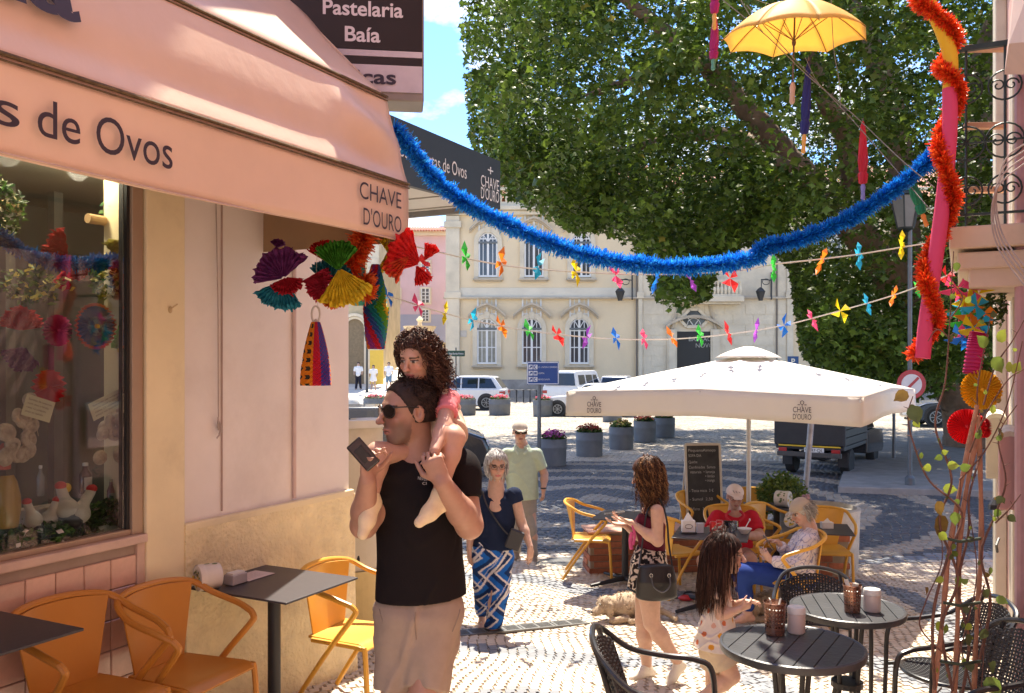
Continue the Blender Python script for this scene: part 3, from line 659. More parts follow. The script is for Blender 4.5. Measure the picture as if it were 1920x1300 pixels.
for k in range(5):
    b=MB();b.tube([S(6.05+.04*k,PRW+.015+.006*(k % 2),3.2),S(6.07+.045*k+.01*math.sin(k),PRW+.03,5),S(6.05+.04*k,PRW+.015,9)],.007,5);b.build('cable',mat('cable_dark',(.06,.05,.05),.6),rb)
# balcony: base slab and iron railing, with thin boards lying through it
bf=W(1782,432,5.25);bE=W(1876,432,5.3)
bs=s_at(1785,0.03)
b=MB();z0b=2.80;zf=3.09;p_out,p_in=.06,PRW
b.box(S(6.55,(p_out+p_in)/2,(2.98+zf)/2),(1.5,p_out-p_in,.13),U,N,Z);b.box(S(6.55,(p_out+p_in)/2-.02,2.90),(1.44,p_out-p_in-.05,.10),U,N,Z);b.box(S(6.55,(p_out+p_in)/2-.05,2.80),(1.38,p_out-p_in-.11,.12),U,N,Z)
b.build('balcony_slab',mat('balcony_plaster',(.64,.52,.38),.7,var=.08,scale=4,bump=.1,dirt=.3),rb,bevel=.012)
M_iron=mat('wrought_iron',(.028,.045,.040),.5,.3,var=.3,scale=20)
def scroll(b,c,r,ax,ay,a0,turns,rad=.007,n=18,r1=.25):
    b.tube([c+ax*math.cos(a0+turns*2*PI*k/n)*r*(1-(1-r1)*k/n)+ay*math.sin(a0+turns*2*PI*k/n)*r*(1-(1-r1)*k/n) for k in range(n+1)],rad,5)
rail=MB();s_n=5.84;top=4.15
rl=thing('balcony_railing','dark green wrought iron balcony railing with scrolls on the pink house','railing',tuple(S(6.5,0,zf)))
rail.bar(S(s_n,.05,top),S(s_n,PRW,top),.03,.03);rail.bar(S(s_n,.05,zf+.08),S(s_n,PRW,zf+.08),.015);rail.bar(S(s_n,.05,zf+.5),S(s_n,PRW,zf+.5),.01);rail.bar(S(s_n,.05,top),S(7.3,.05,top),.03);rail.bar(S(s_n,.05,zf+.08),S(7.3,.05,zf+.08),.015)
rail.build('rail',M_iron,rl)
b=MB();b.tube([S(s_n,.05,zf-.02),S(s_n,.05,top+.04)],.026,10);b.lathe([(.02,0),(.036,.05),(.042,.09),(.03,.14),(.012,.19),(.002,.2)],S(s_n,.05,top+.04),12);b.lathe([(.038,0),(.03,.04)],S(s_n,.05,zf),12);b.build('corner_post',M_iron,rl)
ax,ay=N,Z
for k,pc in enumerate((-.03,-.23)):
    b=MB();b.tube([S(s_n,pc,zf),S(s_n,pc,top)],.007,6)
    for zc,r in ((zf+.22,.085),(zf+.5,.10),(zf+.82,.085)):
        b.tube([S(s_n,pc,zc)+ax*math.cos(t*PI/9)*r+ay*math.sin(t*PI/9)*r for t in range(18)],.006,5,closed=True)
        scroll(b,S(s_n,pc,zc)+ax*r*.4,r*.45,ax,ay,0,1.2,.005);scroll(b,S(s_n,pc,zc)-ax*r*.4,r*.45,-ax,ay,0,1.2,.005)
    b.build('scroll_panel',M_iron,rl)
for k in range(7):
    b=MB();b.tube([S(6.0+.19*k,.05,zf+.05),S(6.0+.19*k,.05,top)],.008,6);scroll(b,S(6.08+.19*k,.05,zf+.5),.07,U,Z,0,1.3,.006);b.build('baluster',M_iron,rl)
for k,(py,lab) in enumerate(((92,'topmost thin wooden slat laid across the balcony railing'),(237,'second thin wooden slat down the balcony railing'),(357,'lowest thin wooden slat across the balcony railing'))):
    b=MB();a=W(1785 if k==0 else 1808,py,5.3);c=W(1886,py-1,5.25);b.bar(a,c,.05,.035,Z);solo(b,'wooden_slat',mat('slat_wood',(.55,.33,.20),.7,var=.15,scale=12),lab,'slat',group='wooden slats on the balcony railing',bevel=.003)
b=MB();b.prism([W(1883,140,4.6),W(1925,140,4.3),W(1960,-60,4.1),W(1902,-40,4.6)],U*-.5);b.build('upper_balcony',mat('balcony_plaster2',(.62,.47,.42),.7,var=.06),rb)
# shutter boxes / roll ends on the right edge
def rollend(px,py,w_,h_,d,m,lab):
    b=MB();x0=W(px,py,d);pts=[]
    for k in range(9):
        a=PI*k/8;pts.append(Vector((x0.x+math.cos(PI-a)*w_*d/FP*.5+w_*d/FP*.5,d,x0.z-14*d/FP+math.sin(a)*14*d/FP*1.0)))
    pts+=[Vector((x0.x+w_*d/FP,d,x0.z-h_*d/FP)),Vector((x0.x,d,x0.z-h_*d/FP))]
    t=thing('wall_box',lab,'wall box',tuple(x0-Z*h_*d/FP));b.prism(pts,Vector((.30,.55,0)));b.build('body',m,t,bevel=.01)
    b=MB();b.prism([p+Z*.012-Vector((.006,.01,0)) for p in pts[:9]]+[p-Z*.02 for p in reversed(pts[:9])],Vector((.3,.55,0)));b.build('cap',mat('cap_cream',(.75,.68,.55),.5),t)
rollend(1848,778,40,120,6.4,M_trim,'cream rounded box fixed to the right wall, behind the pink one')
rollend(1873,812,42,145,5.2,mat('box_pink',(.62,.36,.32),.6,var=.06),'pink rounded box with a cream top fixed to the right wall')
# ================================================================ TOWN HALL
YF=61.0;KF=YF/FP
def FX(px):return (px-960)*KF
def FZ(py):return CZ-(py-HY)*KF
M_th=mat('town_hall_render',(.74,.59,.38),.85,var=.05,scale=.5,bump=.1,bscale=8,dirt=.25,dirtcol=(.48,.38,.26))
M_stone=mat('town_hall_stone',(.66,.57,.42),.8,var=.12,scale=.9,bump=.2,bscale=6,dirt=.4,dirtcol=(.36,.31,.23))
M_moul=mat('moulding_stone',(.50,.42,.31),.8,var=.15,scale=1.5,dirt=.5,dirtcol=(.20,.17,.13))
M_frame=mat('window_white',(.74,.72,.68),.5,var=.03)
M_pane=mat('far_glass',(.07,.07,.075),.12,var=.6,scale=.4,spec=.7)
M_curt=mat('curtain',(.30,.28,.22),.8,var=.3,scale=2)
th_=thing('town_hall','long cream two-storey municipal building with arched windows and a stone doorway','town hall',(12,YF,-.1))
def yb(b,x0,x1,z0,z1,y0,y1):return b.box(((x0+x1)/2,YF+(y0+y1)/2,(z0+z1)/2),(x1-x0,y1-y0,z1-z0))
XL,XR=FX(836),FX(2150);TOP=FZ(392)
b=MB();yb(b,XL,XR,-.3,TOP,0,14);b.build('wall',M_th,th_)
b=MB();yb(b,FX(1195),FX(1483),-.3,TOP-.3,-.10,.0);b.build('stone_centre',M_stone,th_)
for x0,x1 in ((836,862),(1196,1204),(1474,1486)):b=MB();yb(b,FX(x0),FX(x1),-.3,TOP-.5,-.22,0);yb(b,FX(x0)-.1,FX(x1)+.1,FZ(560),FZ(548),-.3,0);yb(b,FX(x0)-.12,FX(x1)+.12,FZ(428),FZ(416),-.32,0);b.build('pilaster',M_stone,th_,bevel=.03)
for j in range(9):                    # ashlar courses on the stone centre
    for i in range(7):
        x0=FX(1206+38.2*i+(j % 2)*15);x1=x0+38.2*KF-.04;z0=FZ(745)+j*.69*1.04;z1=z0+.66
        if x0>FX(1240) and x1<FX(1370) and z1<FZ(600):continue
        if x1>FX(1473):x1=FX(1473)
        if z1>FZ(566):continue
        b=MB();yb(b,x0,x1,z0,z1,-.13,-.10);b.build('stone_block',M_stone,th_)
b=MB();yb(b,XL-.2,XR,-.3,FZ(712),-.16,0);b.build('base_course',mat('base_grey',(.33,.29,.25),.9,var=.3,scale=1.5,dirt=.6,dirtcol=(.14,.13,.12)),th_,bevel=.03)
b=MB();yb(b,FX(862),FX(1195),FZ(558),FZ(540),-.06,0);yb(b,FX(1486),XR,FZ(558),FZ(540),-.06,0);b.build('band',mat('band_pale',(.66,.60,.48),.8,var=.08,scale=1),th_)
b=MB();yb(b,XL-.15,XR,FZ(561),FZ(557),-.28,0);b.build('string_course',M_moul,th_,bevel=.03)
b=MB();yb(b,XL-.3,XR,TOP-.45,TOP-.15,-.35,0);yb(b,XL-.5,XR,TOP-.15,TOP+.15,-.6,0);b.build('cornice',M_stone,th_,bevel=.05)
b=MB();yb(b,XL-.3,XR,TOP+.15,TOP+.45,-.3,.1);yb(b,XL-.3,XR,TOP+1.25,TOP+1.45,-.35,.15);b.build('parapet_rail',M_stone,th_)
b=MB()
for k in range(80):
    xx=XL+.4*k+.2;b.lathe([(.05,0),(.09,.15),(.11,.3),(.06,.55),(.08,.78)],(xx,YF-.1,TOP+.45),6,cap=False)
b.build('balusters',M_stone,th_,kind='stuff')
# roof with tile rows
b=MB();b.add([(XL-.2,YF+.6,TOP+.9),(XR,YF+.6,TOP+.9),(XR,YF+7.5,TOP+4.6),(XL+3,YF+7.5,TOP+4.6),(XL-.2,YF+14,TOP+.9),(XR,YF+14,TOP+.9)],[(0,1,2,3),(3,2,5,4),(0,3,4)])
M_rt=mat('roof_tile',(.42,.17,.10),.8,var=.3,scale=2,dirt=.4,dirtcol=(.25,.18,.12))
rf=b.build('roof',M_rt,th_)
b=MB()
for k in range(150):
    x0=XL+.1+.22*k;b.tube([(x0,YF+.55,TOP+.93),(x0,YF+7.3,TOP+4.6)],.075,5,caps=False)
b.build('tile_rows',M_rt,th_,kind='stuff')
def arch_pts(w_,h_,n=10,flat=.5):
    pts=[(-w_/2,0),(w_/2,0)];r=w_/2
    for k in range(n+1):a=PI*k/n;pts.append((r*math.cos(a),h_-r+r*math.sin(a)))
    return pts
def window(px,top,bot,wpx,upper=False,curtain=False,parent=None,plain=False,ydep=0.):
    parent=parent or th_;w_=wpx*KF;h_=(bot-top)*KF;x=FX(px);z=FZ(bot);r=w_/2;Y=YF+ydep
    sur=[];outer=arch_pts(w_+.62,h_+.34,14);inner=arch_pts(w_,h_,14);b=MB()
    oi=outer[2:];ii_=inner[2:];oo=[(outer[1][0],-.1)]+oi+[(outer[0][0],-.1)];nn_=[(inner[1][0],-.1)]+ii_+[(inner[0][0],-.1)]
    for k in range(len(oo)-1):b.prism([(x+oo[k][0],Y-.14,z+oo[k][1]),(x+oo[k+1][0],Y-.14,z+oo[k+1][1]),(x+nn_[k+1][0],Y-.14,z+nn_[k+1][1]),(x+nn_[k][0],Y-.14,z+nn_[k][1])],(0,.14,0))
    win=b.build('window',M_stone,parent)
    b=MB();yy=Y-.02;b.add([(x+a,yy,z+c) for a,c in inner],[tuple(range(len(inner)))]);b.build('pane',M_curt if curtain else M_pane,win)
    b=MB();zt=z+h_-r-.05
    def fb(x0,x1,z0,z1,y0=-.075):b.box((x+(x0+x1)/2,Y+(y0-.02)/2,z+(z0+z1)/2),(x1-x0,abs(y0+.02),z1-z0))
    fb(-r,-r+.11,0,zt);fb(r-.11,r,0,zt);fb(-.075,.075,0,zt,-.08);fb(-r,r,0,.13,-.085)
    for q in (-r/2,r/2):fb(q-.025,q+.025,.1,zt,-.06)
    for k in range(1,4):fb(-r,r,zt*k/4-.035,zt*k/4+.035,-.065)
    b.tube([(x+(r-.05)*math.cos(PI*k/12),Y-.05,zt+.05+(r-.05)*math.sin(PI*k/12)) for k in range(13)],.055,4)
    for a in (60,90,120):b.bar((x,Y-.05,zt),(x+math.cos(R(a))*r,Y-.05,zt+math.sin(R(a))*r),.05)
    b.build('frame',M_frame,win)
    b=MB();b.box((x,Y-.06,zt),(w_,.12,.14));b.build('transom',mat('transom_dark',(.14,.15,.15),.5),win)
    if not plain:
        b=MB();b.box((x,Y-.16,z-.16),(w_+.75,.34,.13));b.box((x,Y-.1,z-.27),(w_+.55,.2,.1));b.build('sill',M_moul,win,bevel=.02)
        b=MB();za=z+h_+.30;n=14;hw=w_/2+.62;pr=[]
        for k in range(n+1):
            t=-1+2*k/n;e=abs(t);yv=.62*(1-e)**1.1 +(.16*math.sin(min(e,1)*PI)) ;pr.append((x+t*hw,za+yv-.22*e))
        for (xa,zA),(xb,zB) in zip(pr[:-1],pr[1:]):b.prism([(xa,Y-.42,zA),(xb,Y-.42,zB),(xb,Y-.42,zB+.15),(xa,Y-.42,zA+.15)],(0,.42,0));b.prism([(xa,Y-.25,zA-.14),(xb,Y-.25,zB-.14),(xb,Y-.25,zB),(xa,Y-.25,zA)],(0,.25,0))
        b.build('pediment',M_moul,win)
        b=MB();b.prism([(x-.13,Y-.2,z+h_-.05),(x+.13,Y-.2,z+h_-.05),(x+.2,Y-.2,z+h_+.45),(x-.2,Y-.2,z+h_+.45)],(0,.2,0));b.build('keystone',M_stone,win)
    return win
for px,cu in ((913,True),(997,False),(1086,False),(1560,True),(1700,False),(1800,False),(1890,True)):window(px,597,683,37,curtain=cu)
for px in (915,1001,1090,1560,1700,1800):window(px,436,520,36)
window(1328,432,528,36)
# doorway, oculus, balcony
b=MB();yb(b,FX(1268),FX(1331),-.1,FZ(622),-.12,-.105);b.build('door_opening',mat('door_black',(.012,.012,.014),.4),th_)
for x0,x1 in ((1250,1268),(1331,1349)):b=MB();yb(b,FX(x0),FX(x1),-.1,FZ(618),-.3,-.1);yb(b,FX(x0)+.1,FX(x1)-.1,-.1,FZ(618),-.36,-.1);b.build('door_jamb',M_stone,th_,bevel=.03)
b=MB();n=16;pr=[(FX(1246)+(FX(1353)-FX(1246))*k/n,FZ(617)+.75*math.sin(PI*k/n)**.8) for k in range(n+1)]
for (xa,zA),(xb,zB) in zip(pr[:-1],pr[1:]):b.prism([(xa,YF-.5,zA),(xb,YF-.5,zB),(xb,YF-.5,zB+.2),(xa,YF-.5,zA+.2)],(0,.5,0))
b.build('door_hood',M_moul,th_)
ox,oz=FX(1300),FZ(601);oc=[(.95,0),(.62,.42),(.3,.75),(-.3,.75),(-.62,.42),(-.95,0),(-.5,-.45),(.5,-.45)]
b=MB();b.add([(ox+a*.92,YF-.16,oz+c*.9) for a,c in oc],[tuple(range(8))]);ocu=b.build('oculus_window',M_pane,th_)
b=MB();
for k in range(8):
    a,c=oc[k],oc[(k+1) % 8];b.bar((ox+a[0],YF-.2,oz+a[1]),(ox+c[0],YF-.2,oz+c[1]),.18,.2)
b.build('frame',M_stone,ocu);b=MB()
for k in (1,4):b.tube([(ox+(oc[k][0]*.9)*(1-t)+0*t,YF-.19,oz+oc[k][1]*.9*(1-t)-.42*t) for t in (0,.5,1)],.03,5)
b.tube([(ox+.45*math.cos(PI*k/8),YF-.19,oz-.3+.45*math.sin(PI*k/8)) for k in range(9)],.03,5);b.build('glazing_bar',M_frame,ocu)
for sg_ in (-1,1):
    b=MB();b.tube([(ox+sg_*(1.35+.35*math.sin(t*4)),YF-.2,FZ(712)+t*3.9*1.35) for t in np.linspace(0,1,14)],.09,6);b.build('scroll_moulding',M_moul,th_)
bal=MB();yb(bal,FX(1262),FX(1388),FZ(568),FZ(557),-1.1,-.1);yb(bal,FX(1268),FX(1382),FZ(572),FZ(568),-.9,-.1);bal.build('balcony_slab',M_stone,th_,bevel=.04)
b=MB();yb(b,FX(1268),FX(1382),FZ(531),FZ(527),-1.0,-.8);yb(b,FX(1268),FX(1382),FZ(557),FZ(554),-1.0,-.8);b.build('balcony_rail',M_stone,th_,bevel=.02)
for k in range(17):
    b=MB();b.lathe([(.06,0),(.10,.2),(.12,.35),(.05,.6),(.09,.86)],(FX(1272)+k*.254,YF-.9,FZ(554)),8,cap=False);b.build('baluster',M_stone,th_)
for px in (1193,1455):b=MB();b.tube([(FX(px),YF-.2,0),(FX(px),YF-.2,TOP-.4)],.06,6);b.build('downpipe',mat('pipe_grey',(.16,.13,.10),.6),th_)
text('lettering','BALCÃO',mat('door_letters',(.35,.34,.3),.5),th_,(FX(1290),YF-.13,FZ(640)),(1,0,0),(0,0,1),.42);text('lettering','NOVO',mat('door_letters',(.35,.34,.3),.5),th_,(FX(1303),YF-.13,FZ(652)),(1,0,0),(0,0,1),.42)
b=MB();yb(b,FX(863),FX(875),FZ(632),FZ(620),-.05,0);b.build('tile_plaque',mat('plaque',(.5,.45,.38),.4),th_)
def wall_lantern(px,py,lab):
    t=thing('wall_lantern',lab,'lantern',(FX(px),YF-.8,FZ(py)),group='wall lanterns on the town hall');x,z=FX(px),FZ(py);y=YF-.8;M=mat('lantern_iron',(.03,.03,.03),.5)
    s_=1
    b=MB();b.lathe([(.14,-.5),(.32,.1),(.34,.12),(.2,.3),(.05,.42)],(x,y,z),6);b.build('hood',M,t)
    b=MB();b.lathe([(.15,-.45),(.31,.08)],(x,y,z),6,cap=False);b.build('glass',mat('lantern_glass',(.4,.4,.36),.2),t)
    b=MB();b.bar((x+.9,YF-.25,z-.4),(x+.9,YF-.25,z+1.5),.09);b.bar((x+.05,y,z+.95),(x+.9,YF-.25,z+.95),.06);b.tube([(x+.1+.25*math.cos(a)+.3,y+.1,z+.8+.2*math.sin(a)) for a in np.linspace(0,6,12)],.03,5);b.bar((x+.05,y,z+.4),(x+.05,y,z+.97),.05);b.build('bracket',M,t)
wall_lantern(1160,552,'black wall lantern on a scroll bracket left of the town hall balcony');wall_lantern(1420,552,'black wall lantern on a scroll bracket right of the town hall balcony')
# ================================================================ LEFT DISTANCE
YP=82.;KP=YP/FP
def P8(px,py,dy=0):return Vector(((px-960)*KP,YP+dy,CZ-(py-HY)*KP))
ph=thing('pink_house','faded pink and lilac house with red tiled roof at the end of the side street','house',tuple(P8(770,650)))
def pbx(b,x0,x1,y0,y1,d0,d1):a=P8(x0,y1);c=P8(x1,y0);return b.box(((a.x+c.x)/2,YP+(d0+d1)/2,(a.z+c.z)/2),(c.x-a.x,d1-d0,c.z-a.z))
b=MB();pbx(b,640,850,440,665,0,9);b.build('wall',mat('lilac_render',(.58,.40,.40),.85,var=.10,scale=.4,dirt=.4,dirtcol=(.5,.4,.4)),ph)
b=MB();pbx(b,640,850,590,665,-.05,0);b.build('lower_wall',mat('lower_blue_grey',(.34,.33,.38),.85,var=.1,scale=.5,dirt=.5,dirtcol=(.4,.38,.36)),ph)
b=MB();pbx(b,630,850,432,442,-.5,0);b.build('cornice',M_stone,ph)
b=MB();b.add([tuple(P8(625,436,-.9)),tuple(P8(850,436,-.9)),tuple(P8(850,415,4)),tuple(P8(625,415,4))],[(0,1,2,3)]);b.build('roof',M_rt,ph)
for k in range(40):b=MB();b.tube([P8(640+5.2*k,435.5,-1.0),P8(640+5.2*k,415,4)],.10,5);b.build('roof_tile_row',M_rt,ph)
def swin(b0,px,py,w_,h_,par):
    b=MB();pbx(b,px-w_/2-3,px+w_/2+3,py-h_/2-3,py+h_/2+3,-.12,0);wn=b.build('window',M_stone,par)
    b=MB();pbx(b,px-w_/2,px+w_/2,py-h_/2,py+h_/2,-.15,-.12);b.build('pane',M_pane,wn)
    b=MB();pbx(b,px-.9,px+.9,py-h_/2,py+h_/2,-.2,-.15)
    for k in range(1,4):pbx(b,px-w_/2,px+w_/2,py-h_/2+h_*k/4-.6,py-h_/2+h_*k/4+.6,-.2,-.15)
    for q in (-1,1):pbx(b,px+q*(w_/2-.8)-.8,px+q*(w_/2-.8)+.8,py-h_/2,py+h_/2,-.2,-.15)
    b.build('frame',M_frame,wn)
for px,py,w_,h_ in ((798,504,16,26),(798,555,16,26),(798,592,14,20),(698,468,17,25),(742,500,16,26),(742,555,16,24),(698,540,14,22)):swin(None,px,py,w_,h_,ph)
b=MB();pbx(b,815,835,405,440,6,10);solo(b,'roof_dormer',mat('dormer',(.55,.50,.52),.8),'small pale rooftop block above the red tiles at the end of the side street','roof block')
# terrace wall, fountain
b=MB();b.box((P8(750,640).x,76,3.25),(12,.5,1.2));b.box((P8(750,640).x,75.95,3.95),(12.2,.8,.14));b.box((P8(750,640).x,75.9,2.6),(12.2,.7,.12));solo(b,'terrace_wall',mat('ochre_stone',(.52,.40,.20),.8,var=.25,scale=.8,dirt=.5),'low ochre stone terrace wall with pale coping below the fountain','wall')
b=MB();fx=(787-960)*74/FP;b.lathe([(.9,0),(.95,.3),(.5,.4),(.35,.9),(.4,1.2),(1.0,1.6),(1.35,2.0),(1.4,2.15),(1.2,2.15),(.3,1.9),(.15,2.5),(.3,2.7),(.05,3.0)],(fx,74,3.2),16);solo(b,'fountain',M_stone,'carved stone bowl fountain on a pedestal at the end of the side street','fountain',smooth=True)
b=MB();V4=[(-30,47,-.115),(-4.5,47,-.115),(-4.6,60,.72),(-5.8,76,2.6),(-8,82,3.0),(-30,82,3.0),(-30,60,.75)]
b.add([(-24,46.5,-.12),(-4.4,46.5,-.12),(-4.45,60,.95),(-24,60,.95)],[(0,1,2,3)]);b.add([(-24,60,.95),(-4.45,60,.95),(-5.0,78,2.9),(-24,78,2.9)],[(0,1,2,3)]);b.add([(-24,78,2.9),(-5,78,2.9),(-5,84,3.0),(-24,84,3.0)],[(0,1,2,3)])
o=b.build('side_street',mat('pale_paving',(.58,.54,.47),.8,var=.12,scale=1.2,bump=.2,bscale=5),None);o['kind'] ='structure'
for k in range(5):b=MB();b.box((-12,66+1.6*k,1.35+.27*k+.12),(13,.5,.16));o=b.build('step',M_stone,None);o['kind'] ='structure'
# stone arch building on the left
YA=59.;KA=YA/FP
def PA(px,py,dy=0):return Vector(((px-960)*KA,YA+dy,CZ-(py-HY)*KA))
ab=thing('stone_building','old ochre stone building with tall arched doorway left of the side street','building',tuple(PA(670,745)))
b=MB();a=PA(560,745);c=PA(708,430);b.box(((a.x+c.x)/2,YA+6,(a.z+c.z)/2),(c.x-a.x,12,c.z-a.z));b.build('wall',mat('ochre_wall',(.50,.40,.24),.85,var=.2,scale=1,dirt=.5,dirtcol=(.3,.25,.18)),ab)
b=MB();a=PA(690,745);c=PA(711,430);b.box(((a.x+c.x)/2,YA-.15,(a.z+c.z)/2),(c.x-a.x,.3,c.z-a.z));b.build('pier',M_stone,ab)
for k in range(14):b=MB();z_=.6+.62*k;b.box((PA(700.5,0).x,YA-.33,z_+.3),(.66,.06,.57));b.build('stone_block',M_stone,ab)
xa=PA(666,0).x;w2=.62
for q,(ro,ri,dp) in enumerate(((1.0,.8,.28),(.78,.62,.18))):
    b=MB();zz=4.6
    for k in range(12):
        a0,a1=PI*k/12,PI*(k+1)/12;b.prism([(xa+math.cos(a)*r*1.0,YA-dp,zz+math.sin(a)*r) for a,r in ((a0,ro),(a1,ro),(a1,ri),(a0,ri))],(0,dp,0))
    for sg_ in (-1,1):b.box((xa+sg_*(ro+ri)/2,YA-dp/2,(zz+.3)/2),(ro-ri,dp,zz-.3))
    b.build('arch',M_stone,ab)
b=MB();b.prism([(xa-.62,YA-.02,.2),(xa+.62,YA-.02,.2)]+[(xa+.62*math.cos(PI*k/10),YA-.02,4.6+.62*math.sin(PI*k/10)) for k in range(11)],(0,.015,0));b.build('door',mat('old_door',(.22,.16,.09),.7,var=.2),ab)
b=MB();b.box((PA(715,0).x,57,2.0),(.85,.3,2.2));solo(b,'notice_board',mat('yellow_board',(.75,.48,.06),.5,var=.04),'plain yellow board beside the side street behind the walkers','board')
b=MB();x_=(693-960)*55/FP
b.lathe([(.12,0),(.07,.3),(.055,3.2)],(x_,54,.4),8);b.lathe([(.1,3.2),(.2,3.75),(.06,3.95)],(x_,54,.4),6);solo(b,'street_lamp',mat('lantern_iron',(.03,.03,.03),.5),'small dark lantern lamp by the stone building left of the side street','lamp post')
# ================================================================ PLANE TREE
TC=Vector((9.9,25.6,10.2));TR=Vector((11.4,10.6,7.6))
OUT=np.array([(700,-300),(850,-120),(862,30),(880,250),(900,300),(930,350),(985,385),(1040,410),(1090,440),(1130,430),(1175,455),(1208,480),(1222,545),(1262,585),(1300,565),(1332,555),(1348,480),(1400,455),(1450,465),(1480,500),(1490,570),(1500,650),(1530,690),(1575,740),(1640,760),(1700,750),(1760,735),(1800,715),(1850,700),(1960,660),(2400,600)])
def crown():
    r=np.random.default_rng(11);n=3300;P=r.uniform(-1,1,(n*9,3));q=np.sqrt(np.abs(P[:,0])**4+np.abs(P[:,1])**4)+P[:,2]**2;P=P[(q<1) &(r.uniform(size=len(q)) <.12+q**1.5)]
    lump=1+.07*np.sin(P@np.array([5,2,3.])+1)+.06*np.sin(P@np.array([-3,6,4.]));C=P*lump[:,None]*A(TR)+A(TC)
    px=960+FP*C[:,0]/C[:,1];py=HY-FP*(C[:,2]-CZ)/C[:,1]
    k=(py+18<np.interp(px,OUT[:,0],OUT[:,1])) &(C[:,1] >14.6);C=C[k][:n]
    # hanging skirts down to the outline
    m=620;qx=r.uniform(870,1900,m);d=r.uniform(17,27,m);lim=np.interp(qx,OUT[:,0],OUT[:,1]);qy=lim-r.uniform(14,150,m)
    H=np.stack([(qx-960)*d/FP,d,CZ-(qy-HY)*d/FP],1);e=(((H-A(TC))/A(TR))**2);H=H[(e[:,0]+e[:,1] <1.0)]
    C=np.concatenate([C,H]);nc=len(C)
    # twig sprays: leaves around short drooping lines
    L=72;T=r.normal(size=(nc,1,3))*.36;T[...,2] -= .12;t=r.uniform(-1,1,(nc,L,1));pos=C[:,None,:]+T*t+r.normal(0,.20,(nc,L,3))*np.array([1,1,.8])
    pos=pos.reshape(-1,3);tone=np.repeat(r.uniform(.5,1.25,nc),L)
    px=960+FP*pos[:,0]/pos[:,1];py=HY-FP*(pos[:,2]-CZ)/pos[:,1];k=py<np.interp(px,OUT[:,0],OUT[:,1])+8;pos=pos[k];tone=tone[k]
    N_=len(pos);s=.04+.075*r.uniform(0,1,N_)**1.4;nrm=r.normal(size=(N_,3));nrm[:,2] =np.abs(nrm[:,2])+.5;nrm /= np.linalg.norm(nrm,axis=1)[:,None]
    a=r.normal(size=(N_,3));a -= (a*nrm).sum(1)[:,None]*nrm;a /= np.linalg.norm(a,axis=1)[:,None];b_=np.cross(nrm,a)
    shp=np.array([(0,-1,0),(.45,-.45,.12),(1.05,-.1,-.1),(.5,.25,.1),(.1,1.15,-.15),(-.45,.25,.12),(-1.05,-.05,-.1),(-.42,-.5,.1)])
    V=pos[:,None,:]+s[:,None,None]*(shp[None,:,0:1]*a[:,None]+shp[None,:,1:2]*b_[:,None]+shp[None,:,2:3]*nrm[:,None])
    tri=(np.arange(N_)[:,None,None]*8+np.array([[0,1,7],[1,2,3],[3,4,5],[5,6,7],[1,3,5],[1,5,7]])).reshape(-1,3)
    hue=r.uniform(0,1,(N_,1));cc=np.array([[.055,.10,.012]])*(1-hue)+np.array([[.16,.24,.03]])*hue;yel=r.uniform(size=N_) <.012;cc[yel] =(.24,.22,.04);cc=cc*tone[:,None]
    return V.reshape(-1,3),tri,np.repeat(cc,8,0)
tree=thing('plane_tree','huge leafy plane tree overhanging the square','tree',(9.6,24.5,-.1))
V,T3,cc=crown();M_leaf=mat('plane_leaf',attr=True,rough=.45,var=.12,scale=3,trans=.36,spec=.4)
npmesh('crown',V,T3,M_leaf,tree,False,cc)['kind'] ='stuff'
M_bark=mat('plane_bark',(.20,.12,.07),.85,var=.45,scale=2.2,bump=.6,bscale=9,dirt=.6,dirtcol=(.28,.22,.15))
b=MB()
def limb(pts,rs,n=12):
    P=[Vector(p) for p in pts];out=[];rr=[]
    m=7
    for i in range(len(P)-1):
        p0,p1,p2,p3=P[max(i-1,0)],P[i],P[i+1],P[min(i+2,len(P)-1)]
        for k in range(m):
            t=k/m;out.append(.5*((2*p1)+(p2-p0)*t+(2*p0-5*p1+4*p2-p3)*t*t+(3*p1-p0-3*p2+p3)*t**3)+Vector((random.gauss(0,.02),random.gauss(0,.02),0)));rr.append(rs[i]+(rs[i+1]-rs[i])*t)
    out.append(P[-1]);rr.append(rs[-1]);b.tube(out,rr,n)
base=G(1838,24)
limb([(base.x+.1,24,-.3),(base.x-.1,24,.8),W(1812,745,24),W(1770,680,24),W(1700,560,23.5),W(1600,430,23),W(1480,300,22.5),W(1350,150,22.5),W(1200,20,23),(1.5,23,13)],[1.05,.85,.7,.6,.5,.42,.34,.25,.16,.06])
tr1=b.build('trunk',M_bark,tree,smooth=True)
for pts,rs in (([W(1740,620,23.8),W(1795,430,24),W(1835,250,24.4),W(1850,80,25),(15,25,14)],[.5,.45,.4,.3,.08]),
                ([W(1600,430,23),W(1590,260,22.5),W(1550,190,22),W(1500,60,21.5)],[.3,.3,.24,.12]),([W(1530,350,22.6),W(1440,300,21),W(1340,280,20)],[.26,.2,.1]),
                ([W(1700,560,23.5),W(1690,300,24.5),W(1640,100,25),(9.5,26,14)],[.4,.36,.3,.1]),([W(1350,150,22.5),W(1290,120,21),W(1100,180,20)],[.2,.16,.06]),
                ([W(1480,300,22.5),W(1330,250,25),W(1100,300,26)],[.26,.2,.06]),([W(1820,700,24),W(1990,500,24),W(2150,250,24)],[.6,.5,.3])):
    b=MB();limb(pts,rs,10);b.build('limb',M_bark,tree,smooth=True)
